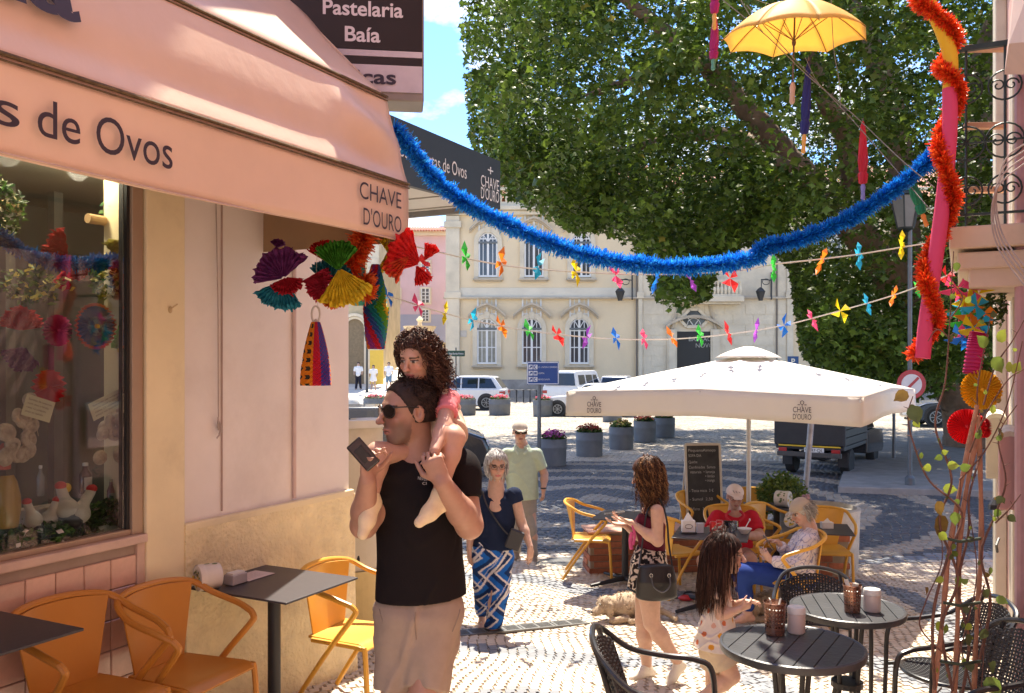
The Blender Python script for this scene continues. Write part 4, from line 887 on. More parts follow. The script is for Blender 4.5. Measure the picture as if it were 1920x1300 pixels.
# ================================================================ THINGS ON THE SQUARE
def foliage(name,parent,c,rad,n,size,cols,m,seed=0,kind='stuff',up=.4,shape='leaf',hemi=False):
    r=np.random.default_rng(seed+99);P=r.normal(size=(n,3));P /= np.linalg.norm(P,axis=1)[:,None];P*= r.uniform(.35,1,(n,1))**.5
    if hemi:P[:,2] =np.abs(P[:,2])
    P=P*np.array(rad)*(1+.12*np.sin(P@np.array([7,5,3.])))[:,None]+A(c);s=size*r.uniform(.6,1.25,n)
    nr=r.normal(size=(n,3));nr[:,2] =np.abs(nr[:,2])+up;nr /= np.linalg.norm(nr,axis=1)[:,None];a=r.normal(size=(n,3));a -= (a*nr).sum(1)[:,None]*nr;a /= np.linalg.norm(a,axis=1)[:,None];b_=np.cross(nr,a)
    sh=np.array([(0,-1,0),(.5,-.1,.12),(0,1,-.1),(-.5,-.1,.12)]) if shape=='leaf' else np.array([(-.7,-.7,.1),(.7,-.7,0),(.7,.7,.1),(-.7,.7,0)])
    V=P[:,None]+s[:,None,None]*(sh[None,:,0:1]*a[:,None]+sh[None,:,1:2]*b_[:,None]+sh[None,:,2:3]*nr[:,None]);cc=np.array(cols)[r.integers(0,len(cols),n)]*r.uniform(.8,1.2,(n,1))
    o=npmesh(name,V.reshape(-1,3),np.arange(4*n).reshape(-1,4),m,parent,False,np.repeat(cc,4,0));o['kind'] =kind;return o
M_lf=mat('leaf_green',attr=True,rough=.5,var=.1,trans=.3);M_petal=mat('petal',attr=True,rough=.6,var=.05,trans=.3)
GRN=[(.06,.11,.02),(.10,.16,.03),(.04,.08,.02)]
M_conc=mat('planter_concrete',(.155,.165,.175),.75,var=.12,scale=5,bump=.15,bscale=60,dirt=.25,dirtcol=(.3,.3,.28))
PF=[('pink',[(.75,.12,.2),(.8,.3,.35),(.7,.06,.1)]),('magenta',[(.5,.05,.25),(.6,.15,.4)]),('dark red',[(.35,.03,.03),(.5,.15,.08)]),('yellow green',[(.35,.4,.08),(.5,.3,.1)])]
def planter(px,d,r,fl,lab,h=.58,sc=1.):
    c=G(px,d);t=thing('flower_planter',lab,'planter',tuple(c),group='round concrete planters on the square')
    b=MB();b.lathe([(r*.95,0),(r*.97,.03),(r,h*.64),(r*1.02,h*.66),(r*1.02,h*.70),(r,h*.72),(r*1.01,h),(r*.93,h),(r*.92,h-.05),(.01,h-.05)],c,32);b.build('tub',M_conc,t,smooth=True)
    foliage('foliage',t,c+Z*(h-.02),(r*.9,r*.9,.17),420,.05,GRN,M_lf,int(px),hemi=True)
    foliage('flowers',t,c+Z*(h+.05),(r*.88,r*.88,.17),170,.035,fl,M_petal,int(px)+1,hemi=True,shape='sq')
    return t
for px,d,r,k,lab in ((1037,20.6,.315,1,'grey round planter with magenta flowers beside the direction sign post, nearest of the row'),(1105,22.6,.345,2,'grey round planter with dark red flowers, second from the left in the slanting row'),
                         (1165,24.4,.34,3,'grey round planter with yellowish green plants, third in the slanting row'),(1209,26.8,.34,2,'grey round planter with deep red flowers, fourth in the slanting row'),(1245,28.4,.35,3,'grey round planter farthest right in the slanting row'),
                         (1148,36,.4,0,'grey round planter half hidden behind the left corner of the parasol'),(703,41.5,.55,0,'grey round planter with pink flowers left of the small girl, farthest left'),(870,40.5,.55,0,'grey round planter with bright pink flowers by the rear wheel of the white car'),
                         (937,40.5,.50,0,'grey round planter with orange pink flowers behind the white car'),(1018,39.5,.45,0,'grey round planter with red flowers behind the direction sign post')):
    planter(px,d,r,PF[k][1],lab,.62 if d<30 else .72)
b=MB();b.ell(G(660,40)+Z*.45,(.38,.38,.42),14);b.lathe([(.25,0),(.2,.15)],G(660,40),12);solo(b,'stone_ball',mat('ball_stone',(.55,.53,.48),.7),'pale stone ball bollard at the edge of the pink corner wall','bollard',smooth=True)
# ---- signs
def post(b,px,d,z1,r=.035,z0=None,px1=None):
    c=G(px,d);e=Vector((((px1 or px)-960)*d/FP,d,z1));b.tube([c-Z*.05,e],r,10)
M_gal=mat('galvanised',(.13,.14,.15),.45,.6,var=.15,scale=12)
def dirsign():
    d=19.5;k=d/FP;t=thing('direction_sign','blue direction sign with white symbols on a grey post','sign',tuple(G(1011,d)))
    b=MB();post(b,1011,d,CZ-(676-HY)*k,.045);b.build('post',M_gal,t)
    c=W(1018,700,d-.06);b=MB();b.box(c,(60*k,.02,43*k));b.build('panel',mat('sign_blue',(.015,.07,.25),.35,var=.05),t,bevel=.02)
    M=mat('sign_paint_white',(.7,.72,.75),.4,var=0)
    b=MB();x0,x1,z0,z1=c.x-28.6*k,c.x+28.6*k,c.z-20*k,c.z+20*k
    for p,q in (((x0,z0),(x1,z0)),((x1,z0),(x1,z1)),((x1,z1),(x0,z1)),((x0,z1),(x0,z0))):b.bar((p[0],d-.075,p[1]),(q[0],d-.075,q[1]),.006,.018)
    b.build('border',M,t)
    for r_,(tx,L_) in enumerate((('C.C. e CULTURAL E CONGRESSOS',36),('HOSPITAL',12),('MERCADO DA FRUTA',22))):
        zz=c.z+(11.5-11.5*r_)*k
        for q in (0,1):
            xx=c.x+(-23+9*q)*k;b=MB();b.box((xx,d-.075,zz),(7.4*k,.008,8.6*k));pc=b.build('symbol_panel',M,t)
            b=MB()
            if q==0:b.bar((xx-2*k,d-.082,zz-2*k),(xx+2*k,d-.082,zz+2*k),.01,.02);b.bar((xx+2*k,d-.082,zz+2*k),(xx+2*k,d-.082,zz-.6*k),.01,.02);b.bar((xx+2*k,d-.082,zz+2*k),(xx-.6*k,d-.082,zz+2*k),.01,.02)
            else:b.tube([(xx+2*k*math.cos(a),d-.082,zz+2.6*k*math.sin(a)) for a in np.linspace(.8,5.4,9)],.010,5) if r_ != 1 else b.box((xx,d-.08,zz),(1.2*k,.006,5*k)).box((xx-1.7*k,d-.08,zz),(1.2*k,.006,5*k)).box((xx+1.7*k,d-.08,zz),(1.2*k,.006,5*k)).box((xx,d-.08,zz),(4*k,.006,1.2*k))
            b.build('symbol',mat('sign_blue',(.015,.07,.25)),pc)
        fit('lettering',tx,M,t,(c.x-9*k,d-.075,zz-1.6*k),(c.x+(-9+L_)*k,d-.075,zz-1.6*k),Z,4.2*k)
dirsign()
b=MB();d=42;t=thing('street_name_sign','small dark green street name sign on a thin post by the town hall corner','sign',tuple(G(855,d)));post(b,855,d,CZ-(652-HY)*d/FP,.03);b.build('post',mat('post_dark',(.04,.05,.05),.5),t)
b=MB();b.box(W(852,663,d-.05),(1.0,.03,.28));b.build('panel',mat('sign_green',(.01,.05,.035),.4),t,bevel=.01)
fit('lettering','Rafael Bordalo Pinheiro',mat('sign_paint_white',(.7,.7,.7)),t,W(842,665,d-.08),W(869,665,d-.08),Z,.13)
d=16.4;kz=d/FP;lp=thing('lamp_post','grey street lamp post with glazed lantern standing in the square','lamp post',tuple(G(1706,d)))
b=MB();post(b,1706,d,CZ-(428-HY)*kz,.042);b.lathe([(.09,0),(.09,.25),(.05,.3)],G(1706,d),12);b.build('post',M_gal,lp)
lc=W(1698,430,d);b=MB();b.lathe([(.05,-.05),(.15,.0),(.165,.03),(.06,.035)],lc,6);b.lathe([(.27,.60),(.33,.62),(.31,.66),(.10,.80),(.05,.92),(.015,1.0)],lc,6)
for q in range(6):a=2*PI*q/6;b.bar(lc+Vector((.155*math.cos(a),.155*math.sin(a),.03)),lc+Vector((.285*math.cos(a),.285*math.sin(a),.61)),.022)
b.build('lantern_frame',mat('lamp_green_black',(.02,.03,.03),.5),lp)
b=MB();b.lathe([(.148,.03),(.272,.60)],lc,6,cap=False);b.build('glass',mat('lantern_frosted',(.15,.155,.15),.3,transm=.0),lp)
d=16.2;ns=thing('no_entry_sign','round white traffic sign with red border on the lamp post','traffic sign',tuple(W(1708,745,d)))
b=MB();c=W(1708,721,d);b.lathe([(.265,0),(.27,.008),(.265,.016)],c-Vector((0,.01,0)),32,axis=Vector((0,-1,0)));b.build('disc',mat('sign_red',(.40,.03,.04),.4),ns)
b=MB();b.lathe([(.19,0),(.19,.004)],c-Vector((0,.028,0)),32,axis=Vector((0,-1,0)));b.build('face',mat('sign_face_white',(.6,.6,.6),.4),ns)
b=MB();b.box(c-Vector((0,.034,0)),(.36,.003,.05),Vector((.7,0,.7)),Vector((0,1,0)),Vector((-.7,0,.7)));b.build('slash',mat('sign_red',(.4,.03,.04)),ns)
b=MB();d=21;post(b,1676,d,CZ-(660-HY)*d/FP,.035);b.box(W(1676,672,d-.05),(.5,.03,.5));solo(b,'sign_post',M_gal,'thin grey sign post behind the right edge of the parasol','sign post')
d=40;t=thing('parking_sign','small blue parking sign with a white P behind the parasol top','sign',tuple(G(1487,d)));b=MB();post(b,1487,d,CZ-(670-HY)*d/FP,.03);b.build('post',M_gal,t);b=MB();b.box(W(1487,677,d-.05),(.5,.02,.42));b.build('panel',mat('sign_blue'),t);text('lettering','P',mat('sign_paint_white'),t,W(1483,683,d-.07),(1,0,0),(0,0,1),.36,off=.02)
for px,wh in ((962,'leftmost'),(975,'second from the left'),(988,'third from the left'),(1000,'third from the right'),(1012,'second from the right'),(1028,'rightmost')):
    b=MB();c=G(px,53);b.tube([c+Vector((-.22,0,0)),c+Vector((-.18,0,.75)),c+Vector((.18,0,.75)),c+Vector((.22,0,0))],.035,6);solo(b,'bike_rack',mat('rack_black',(.03,.03,.03),.5),'dark metal hoop at the foot of the town hall, %s of six' % wh,'bike rack',group='metal hoops along the town hall wall')
# ---- vehicles
M_tyre=mat('tyre',(.018,.018,.018),.85,bump=.2,bscale=40);M_rim=mat('rim',(.30,.31,.32),.3,.8,var=.1);M_cg=mat('car_glass',(.015,.018,.022),.04,var=.3,scale=1,spec=.8);M_plas=mat('black_plastic',(.025,.025,.027),.6);M_red=mat('tail_red',(.35,.015,.015),.2,coat=.5);M_hl=mat('headlamp',(.5,.52,.55),.1,spec=.8,coat=.6);M_plate=mat('number_plate',(.7,.7,.66),.4,var=0)
def vehicle(name,label,cat,loc,az,L_,W_,H_,low,green,paint,wx=(-.3,.32),wr=.33,wins=(),plate=None):
    """low, green: side profiles (x, z), x forward; az heading from +Y clockwise"""
    t=thing(name,label,cat,tuple(loc),PI/2-R(az));h=W_/2
    b=MB();n=len(low);P=[]
    for y,k in ((-h,.965),(-h+.07,1.),(h-.07,1.),(h,.965)):
        cxm=sum(p[0] for p in low)/n;czm=.6;P.append([(cxm+(x-cxm)*(k if abs(x) >L_*.4 else 1),y,czm+(z-czm)*(k+.0)) for x,z in low])
    vs=sum(P,[]);fs=[tuple(range(n)),tuple(range(4*n-1,3*n-1,-1))]+[(j*n+i,(j+1)*n+i,(j+1)*n+(i+1) % n,j*n+(i+1) % n) for j in range(3) for i in range(n)]
    b.add(vs,fs);b.build('body',paint,t,world=False,bevel=.035,smooth=True)
    tz=max(z for x,z in green);bz=min(z for x,z in green);b=MB();n=len(green)
    def yy(z):return h-.07-.17*(z-bz)/(tz-bz)
    vs=[(x,-yy(z),z) for x,z in green]+[(x,yy(z),z) for x,z in green];b.add(vs,[tuple(range(n)),tuple(range(2*n-1,n-1,-1))]+[(i,n+i,n+(i+1) % n,(i+1) % n) for i in range(n)]);b.build('roof',paint,t,world=False,bevel=.04,smooth=True)
    for wn in wins:                       # side window polygons (x, z), both sides
        for s_ in (-1,1):b=MB();pts=[(x,s_*(yy(z)+.006),z) for x,z in wn];b.prism(pts,(0,s_*.006,0));b.build('window',M_cg,t,world=False)
    # windscreens: long sloping edges of the greenhouse
    g0,g1,g2,g3=green[0],green[1],green[-2],green[-1]
    for (pa,pb) in ((green[0],green[1]),(green[-1],green[-2])):
        pa=Vector((pa[0],0,pa[1]));pb=Vector((pb[0],0,pb[1]));d_=pb-pa;nn=Vector((d_.z,0,-d_.x)).normalized();nn=nn if nn.x*pa.x>0 else -nn
        a,c=pa+d_*.10+nn*.012,pa+d_*.88+nn*.012;b=MB();b.prism([(a.x,-yy(a.z)+.09,a.z),(a.x,yy(a.z)-.09,a.z),(c.x,yy(c.z)-.09,c.z),(c.x,-yy(c.z)+.09,c.z)],nn*.006);b.build('windscreen',M_cg,t,world=False)
    for q in wx:
        for s_ in (-1,1):
            c=Vector((q*L_,s_*(h-.10),wr));b=MB();b.lathe([(wr*.55,-.10),(wr*.9,-.11),(wr,-.08),(wr,.08),(wr*.9,.11),(wr*.55,.10)],c,24,axis=Vector((0,1,0)));wh=b.build('wheel',M_tyre,t,world=False,smooth=True)
            b=MB();b.lathe([(wr*.62,.0),(wr*.62,.02),(wr*.57,.01),(wr*.1,-.01)],c+Vector((0,s_*.09,0)),20,axis=Vector((0,s_,0)))
            b.build('rim_back',M_plas,wh,world=False);b=MB()
            for k in range(7):a=2*PI*k/7;b.bar(c+Vector((0,s_*.115,0)),c+Vector((math.cos(a)*wr*.6,s_*.115,math.sin(a)*wr*.6)),.035,.02)
            b.lathe([(wr*.64,0),(wr*.64,.02),(wr*.57,.02),(wr*.57,0)],c+Vector((0,s_*.10,0)),20,axis=Vector((0,s_,0)),cap=False);b.build('rim',M_rim,wh,world=False)
            b=MB();b.lathe([(wr+.07,0),(wr+.07,.02)],Vector((q*L_,s_*(h-.016),wr+.02)),24,axis=Vector((0,s_,0)));b.build('wheel_arch',M_plas,t,world=False)
    xr=-L_/2;xf=L_/2
    for s_ in (-1,1):
        b=MB();b.box((xr+.02,s_*(h-.16),.88),(.09,.24,.16));b.box((xr+.14,s_*(h-.01),.9),(.24,.03,.10));b.build('tail_light',M_red,t,world=False,bevel=.015)
        b=MB();b.box((xf-.10,s_*(h-.20),.72),(.14,.30,.14));b.build('headlight',M_hl,t,world=False,bevel=.02)
        b=MB();b.ell((green[-1][0]-.35,s_*(h+.06),bz+.08),(.07,.11,.07),8);b.build('mirror',paint,t,world=False)
    b=MB();b.box((xr-.012,0,.62),(.02,.46,.11));pl=b.build('number_plate',M_plate,t,world=False);b=MB();b.box((xf+.005,0,.45),(.02,.46,.11));b.build('number_plate',M_plate,t,world=False)
    b=MB();b.box((0,0,.26),(L_*.9,W_*.86,.16));b.build('underside',M_plas,t,world=False)
    return t
def prof(L_,hood,belt,H_,rear_in=.08,tail=.5,ws=.22,roof0=.02,slope=.7,kind='suv'):
    low=[(-L_/2,.38),(-L_/2-.0,.62),(-L_/2+.05,belt-.03),(-L_/2+.14,belt),(L_*ws,belt),(L_/2-.45,hood),(L_/2-.1,hood-.12),(L_/2,.62),(L_/2-.02,.32),(L_/2-.2,.22),(-L_/2+.2,.22)]
    green=[(-L_/2+rear_in,belt-.02),(-L_/2+rear_in+tail,H_-.03),(-L_/2+rear_in+tail+.5,H_),(L_*roof0-.1,H_),(L_*roof0+.05,H_-.03),(L_*ws,belt-.02)]
    return low,green
M_wp=mat('car_white',(.70,.71,.72),.25,var=.02,coat=.6);M_bk=mat('car_black',(.018,.019,.022),.25,var=.05,coat=.8);M_gy=mat('car_silver',(.45,.46,.48),.3,.3,var=.02,coat=.6);M_db=mat('car_dark_blue',(.03,.04,.06),.25,var=.05,coat=.8)
lo,gr=prof(4.6,1.0,1.06,1.72)
vehicle('parked_car','white sport utility car with black roof line parked beyond the small girl','car',G(868,45.5),-82,4.6,1.9,1.7,lo,gr,M_wp,wr=.38,wins=[[(-1.9,1.1),(-1.6,1.58),(-1.0,1.62),(-1.0,1.1)],[(-.93,1.1),(-.93,1.62),(-.1,1.62),(-.1,1.1)],[(-.03,1.1),(-.03,1.62),(.15,1.6),(.85,1.1)]])
vlo=[(-2.4,.35),(-2.42,.7),(-2.38,1.15),(1.6,1.15),(2.2,.98),(2.4,.6),(2.38,.3),(2.2,.22),(-2.2,.22)];vgr=[(-2.38,1.13),(-2.25,1.93),(-1.8,1.98),(.9,1.98),(1.15,1.93),(1.65,1.13)]
vehicle('parked_van','white van seen from behind between the direction sign and the parasol','van',G(1080,47.5),24,4.8,2.0,1.98,vlo,vgr,M_wp,wr=.34,wins=[[(-2.0,1.25),(-1.95,1.75),(-1.0,1.75),(-1.0,1.25)],[(-.8,1.25),(-.8,1.75),(.2,1.75),(.2,1.25)],[(.35,1.25),(.35,1.75),(.9,1.75),(1.3,1.25)]])
lo,gr=prof(4.3,.92,.98,1.66,.06,.35)
vehicle('parked_car','silver estate car with dark rear window parked behind the parasol top','car',G(1160,50),15,4.3,1.85,1.66,lo,gr,M_gy,wins=[[(-1.7,1.02),(-1.5,1.5),(-.2,1.54),(-.2,1.02)],[(-.1,1.02),(-.1,1.54),(.1,1.5),(.8,1.02)]])
lo,gr=prof(4.2,.85,.92,1.46,.04,.7)
vehicle('parked_car','low white car in front of the white van, mostly behind the parasol','car',G(1105,40),-80,4.2,1.8,1.46,lo,gr,M_wp,wr=.32,wins=[[(-1.5,.98),(-.9,1.36),(-.2,1.38),(-.2,.98)],[(-.1,.98),(-.1,1.38),(.1,1.36),(.8,.98)]])
lo,gr=prof(4.4,.88,.94,1.5,.05,.6)
vehicle('parked_car','dark car under the tree on the far right of the square','car',G(1812,33.5),-84,4.5,1.85,1.5,lo,gr,M_db,wr=.36,wins=[[(-1.5,1.0),(-1.1,1.38),(-.2,1.42),(-.2,1.0)],[(-.1,1.0),(-.1,1.42),(.1,1.38),(.8,1.0)]])
vehicle('parked_car','black car half hidden behind the man carrying the girl','car',Vector((-2.72,18.9,-.1)),84,4.4,1.85,1.4,*prof(4.4,.95,.98,1.48,.05,.6),M_bk,wr=.34,wins=[[(-1.5,1.02),(-1.1,1.36),(-.2,1.40),(-.2,1.02)],[(-.1,1.02),(-.1,1.4),(.1,1.36),(.8,1.02)]])
# pickup with boarded bed
pk=thing('pickup_truck','black pickup truck with a boarded cargo bed seen from behind, right of the square','pickup truck',(7.35,20.1,-.1),PI/2-R(33));h=.80
def pb(name,boxes,m,bev=.015,par=None):
    b=MB();[b.box(c,s) for c,s in boxes];return b.build(name,m,par or pk,world=False,bevel=bev)
pb('bed_floor',[((-1.2,0,.72),(2.5,1.6,.10))],M_plas);pb('chassis',[((-.2,0,.5),(4.0,.7,.18))],M_plas)
M_bd=mat('truck_board',(.022,.020,.020),.55,var=.3,scale=3)
for s_ in (-1,1):
    for k in range(3):pb('side_board',[((-1.2,s_*.80,.88+.19*k),(2.5,.035,.175))],M_bd,.006)
for k in range(2):pb('tailgate',[((-2.46,(-.4 if k else .4),1.07),(.04,.77,.56))],M_bd,.01)
[pb('bed_post',[q],M_plas,.005) for q in (((-2.45,-.8,1.08),(.07,.06,.62)),((-2.45,.8,1.08),(.07,.06,.62)),((-2.47,0,1.07),(.05,.05,.58)))]
tp=MB();tp.sheet(lambda u,v:(-2.44+2.45*v,-.80+1.6*u,1.37+.05*math.sin(PI*u)+.015*math.sin(9*v)*math.sin(8*u)),10,10,.02);tp.build('tarpaulin',mat('tarp_black',(.02,.02,.022),.5,bump=.4,bscale=6),pk,world=False,smooth=True)
pb('reflective_strip',[((-2.49,0,.76),(.012,1.45,.035))],mat('yellow_strip',(.65,.42,.02),.4),.002);pb('bumper',[((-2.5,0,.56),(.08,1.5,.12))],mat('bumper_grey',(.06,.055,.05),.5))
for s_ in (-1,1):pb('tail_light',[((-2.5,s_*.62,.66),(.05,.2,.09))],M_red,.008)
pb('number_plate',[((-2.5,-.12,.67),(.02,.46,.11))],M_plate,.003)
me_=mw(pk);b0=me_ @ Vector((-2.513,.09,.635));b1=me_ @ Vector((-2.513,-.33,.635));fit('plate_lettering','97·47·QL',mat('plate_ink',(.02,.02,.02)),pk,b0,b1,Z,.10)
clo=[(.15,.4),(.15,1.0),(1.2,1.0),(2.15,.95),(2.35,.75),(2.38,.4),(2.2,.3)]
b=MB();b.prism([(x,-.8,z) for x,z in clo],(0,1.6,0));b.build('cab_body',M_bk,pk,world=False,bevel=.03)
b=MB();g_=[(.18,1.0),(.25,1.6),(.9,1.62),(1.35,1.0)];n=4;b.add([(x,-(.76-.1*(z-1)/.6),z) for x,z in g_]+[(x,.76-.1*(z-1)/.6,z) for x,z in g_],[tuple(range(n)),tuple(range(2*n-1,n-1,-1))]+[(i,n+i,n+(i+1) % n,(i+1) % n) for i in range(n)]);b.build('cab_roof',M_bk,pk,world=False,bevel=.03)
for s_ in (-1,1):b=MB();b.prism([(x,s_*(.768-.1*(z-1)/.6),z) for x,z in ((.35,1.06),(.38,1.5),(.85,1.5),(1.15,1.06))],(0,s_*.006,0));b.build('window',M_cg,pk,world=False)
for q in (-1.5,1.5):
    for s_ in (-1,1):
        b=MB();b.lathe([(.2,-.1),(.31,-.11),(.335,-.08),(.335,.08),(.31,.11),(.2,.1)],(q,s_*.66,.335),24,axis=Vector((0,1,0)));wh=b.build('wheel',M_tyre,pk,world=False,smooth=True)
        b=MB();b.lathe([(.2,0),(.19,.03),(.08,.0)],(q,s_*.72,.335),16,axis=Vector((0,s_,0)));b.build('rim',M_rim,wh,world=False)
pb('mud_flap',[((-1.95,s_*.66,.42),(.02,.24,.36)) for s_ in (-1,)],M_plas,.003);pb('mud_flap',[((-1.95,.66,.42),(.02,.24,.36))],M_plas,.003)
pk.scale=(.87,.87,.87)
# ---- big cream parasol and its pole
PD=8.85;kp=PD/FP
def parasol():
    cx,cy=2.66,9.89;hw=1.5;zE=1.985;zt=2.46;t=thing('parasol','big square cream parasol with a lettered valance over the terrace tables','parasol',(cx,cy,-.1))
    M=mat('parasol_canvas',(.80,.76,.68),.7,var=.03,scale=2,trans=.22,bump=.05,bscale=12);rot=R(-33)
    def rp(x,y,z):return Vector((cx+x*math.cos(rot)-y*math.sin(rot),cy+x*math.sin(rot)+y*math.cos(rot),z))
    def ring_(f):                         # point round the square
        f=f % 1;q=f*4;k=int(q);u=q-k;c=[(-1,-1),(1,-1),(1,1),(-1,1)];a,b_=c[k % 4],c[(k+1) % 4];return a[0]+(b_[0]-a[0])*u,a[1]+(b_[1]-a[1])*u
    def canopy(u,v):
        x,y=ring_(u);fr=abs(((u*8) % 1)-.5)*2;sag=-.03*(1-fr**2)*math.sin(PI*min(v*1.0,1))+.05*v*max(0,1-abs(((u*4) % 1)-.5)*2);e=1-v;z=zE+(zt-.07-zE)*(e**.97)+sag
        return rp(x*hw*v,y*hw*v,z)
    b=MB();b.sheet(lambda u,v:canopy(u,.10+.90*v),64,14,.004);b.build('canopy',M,t,smooth='all')
    b=MB();b.sheet(lambda u,v:rp(ring_(u)[0]*hw*(.02+.17*v),ring_(u)[1]*hw*(.02+.17*v),zt+.018-.07*v-.055*v*v),64,6,.004);b.build('top_vent',M,t,smooth='all')
    vh=.26
    for k in range(4):
        b=MB();b.sheet(lambda u,v:(lambda p:Vector((p.x,p.y,p.z-vh*(1-v))))(canopy((k+u)/4,1.0)+(rp(*[q*.012*math.sin(u*14)*(1-v) for q in ring_((k+.5)/4)],0)-rp(0,0,0))),24,4,.004);b.build('valance',M,t,smooth='all')
    for q in range(8):
        b=MB();x,y=ring_(q/8);p1=canopy(q/8,1.0)-Z*.03;b.bar(rp(0,0,zt-.16),p1,.022,.03);b.build('rib',mat('rib_white',(.6,.6,.58),.4),t)
        b=MB();b.bar(rp(0,0,zt-.6),rp(0,0,zt-.16).lerp(p1,.5),.016,.02);b.build('strut',mat('rib_white'),t)
    xp=Vector((cx,cy,0));b=MB();b.tube([Vector((xp.x,xp.y,-.1)),Vector((cx,cy,zt-.02))],.025,14);b.build('pole',mat('pole_white',(.62,.61,.58),.35,.2),t)
    b=MB();b.box((xp.x,xp.y,-.06),(.6,.6,.08));b.build('base',mat('base_slab',(.3,.3,.3),.8),t,bevel=.01)
    dirx=rp(1,0,0)-rp(0,0,0);nf=rp(0,-1,0)-rp(0,0,0)
    for u0,col in ((.115,1),(.83,1)):
        c=canopy(u0/4+.0,1.0);p=c+nf*.02-Z*.06
        def L_(s_,dz,w_,sz):a=p+dirx*(-w_/2)-Z*dz;fit('lettering',s_,M_ink,t,a,a+dirx*w_,Z,sz)
        L_('CHAVE',.10,.165,.072);L_("D'OURO",.165,.165,.072)
        b=MB();c2=p-Z*.03;b.tube([c2+dirx*.016*math.cos(a)+Z*(.02+.018*math.sin(a)) for a in np.linspace(0,6.28,9)],.003,4);b.tube([c2+Z*.004,c2-Z*.025],.003,4);b.tube([c2-dirx*.04,c2-dirx*.02],.003,4);b.tube([c2+dirx*.04,c2+dirx*.02],.003,4);b.build('emblem',M_ink,t)
parasol()
b=MB();pa_=Gp(1503,918);pa_=Vector((5.3-.9,0,0));d2=11.9
a=Vector(((1503-960)*d2/FP,d2,-.09));c=Vector(((1522-960)*(d2-.2)/FP,d2-.2,CZ-(778-HY)*(d2-.2)/FP));b.tube([a,c],.04,12);t=solo(b,'leaning_pole',mat('pole_grey_stickers',(.33,.33,.35),.45,.3,var=.25,scale=9),'slightly leaning grey pole under the right half of the parasol','pole',smooth=True)
# ---- chalkboard
def chalk():
    d=10.6;k=d/FP;t=thing('chalkboard','tall framed menu chalkboard covered in chalk writing behind the tables','chalkboard',tuple(G(1325,d)))
    a=W(1290,1012,d);ax=Vector((1,.12,0)).normalized();up=Vector((0,.16,1)).normalized();w_=68*k;h_=178*k;nn=ax.cross(up)
    o=a;f_=mat('board_frame',(.55,.50,.42),.5);b=MB()
    for p,q in (((0,0),(1,0)),((1,0),(1,1)),((1,1),(0,1)),((0,1),(0,0))):b.bar(o+ax*w_*p[0]+up*h_*p[1],o+ax*w_*q[0]+up*h_*q[1],.035,.03)
    b.build('frame',f_,t,bevel=.004)
    b=MB();b.prism([o,o+ax*w_,o+ax*w_+up*h_,o+up*h_],nn*.006);b.build('slate',mat('slate',(.035,.032,.03),.7,var=.5,scale=5,dirt=.25,dirtcol=(.12,.11,.1)),t)
    b=MB();b.bar(o+ax*.02-nn*.02+up*h_*.95,o+ax*.02-nn*.42,.02);b.bar(o+ax*(w_-.02)-nn*.02+up*h_*.95,o+ax*(w_-.02)-nn*.42,.02);b.build('rear_leg',f_,t)
    M=mat('chalk',(.42,.41,.38),.9,var=.4,scale=90)
    rows=[('Pequeno',.08,14,29),('Almoço',.50,14,25),('SOPA DIA',.08,24,25),('Quiche',.08,36,17),('Combinados  Sumos',.08,46,52),('naturais  • laranja',.12,55,48),('• limão',.55,63,18),('• manga',.55,71,18),('- Tosta mista  3 €',.08,90,47),('- Sumol  2,50',.08,106,45),('Bifana  3,50',.08,124,38)]
    for s_,x,y,L_ in rows:p=o+ax*w_*x+up*(h_-y*k)+nn*.009;fit('chalk_writing',s_,M,t,p,p+ax*L_*k,up,7.5*k)
chalk()
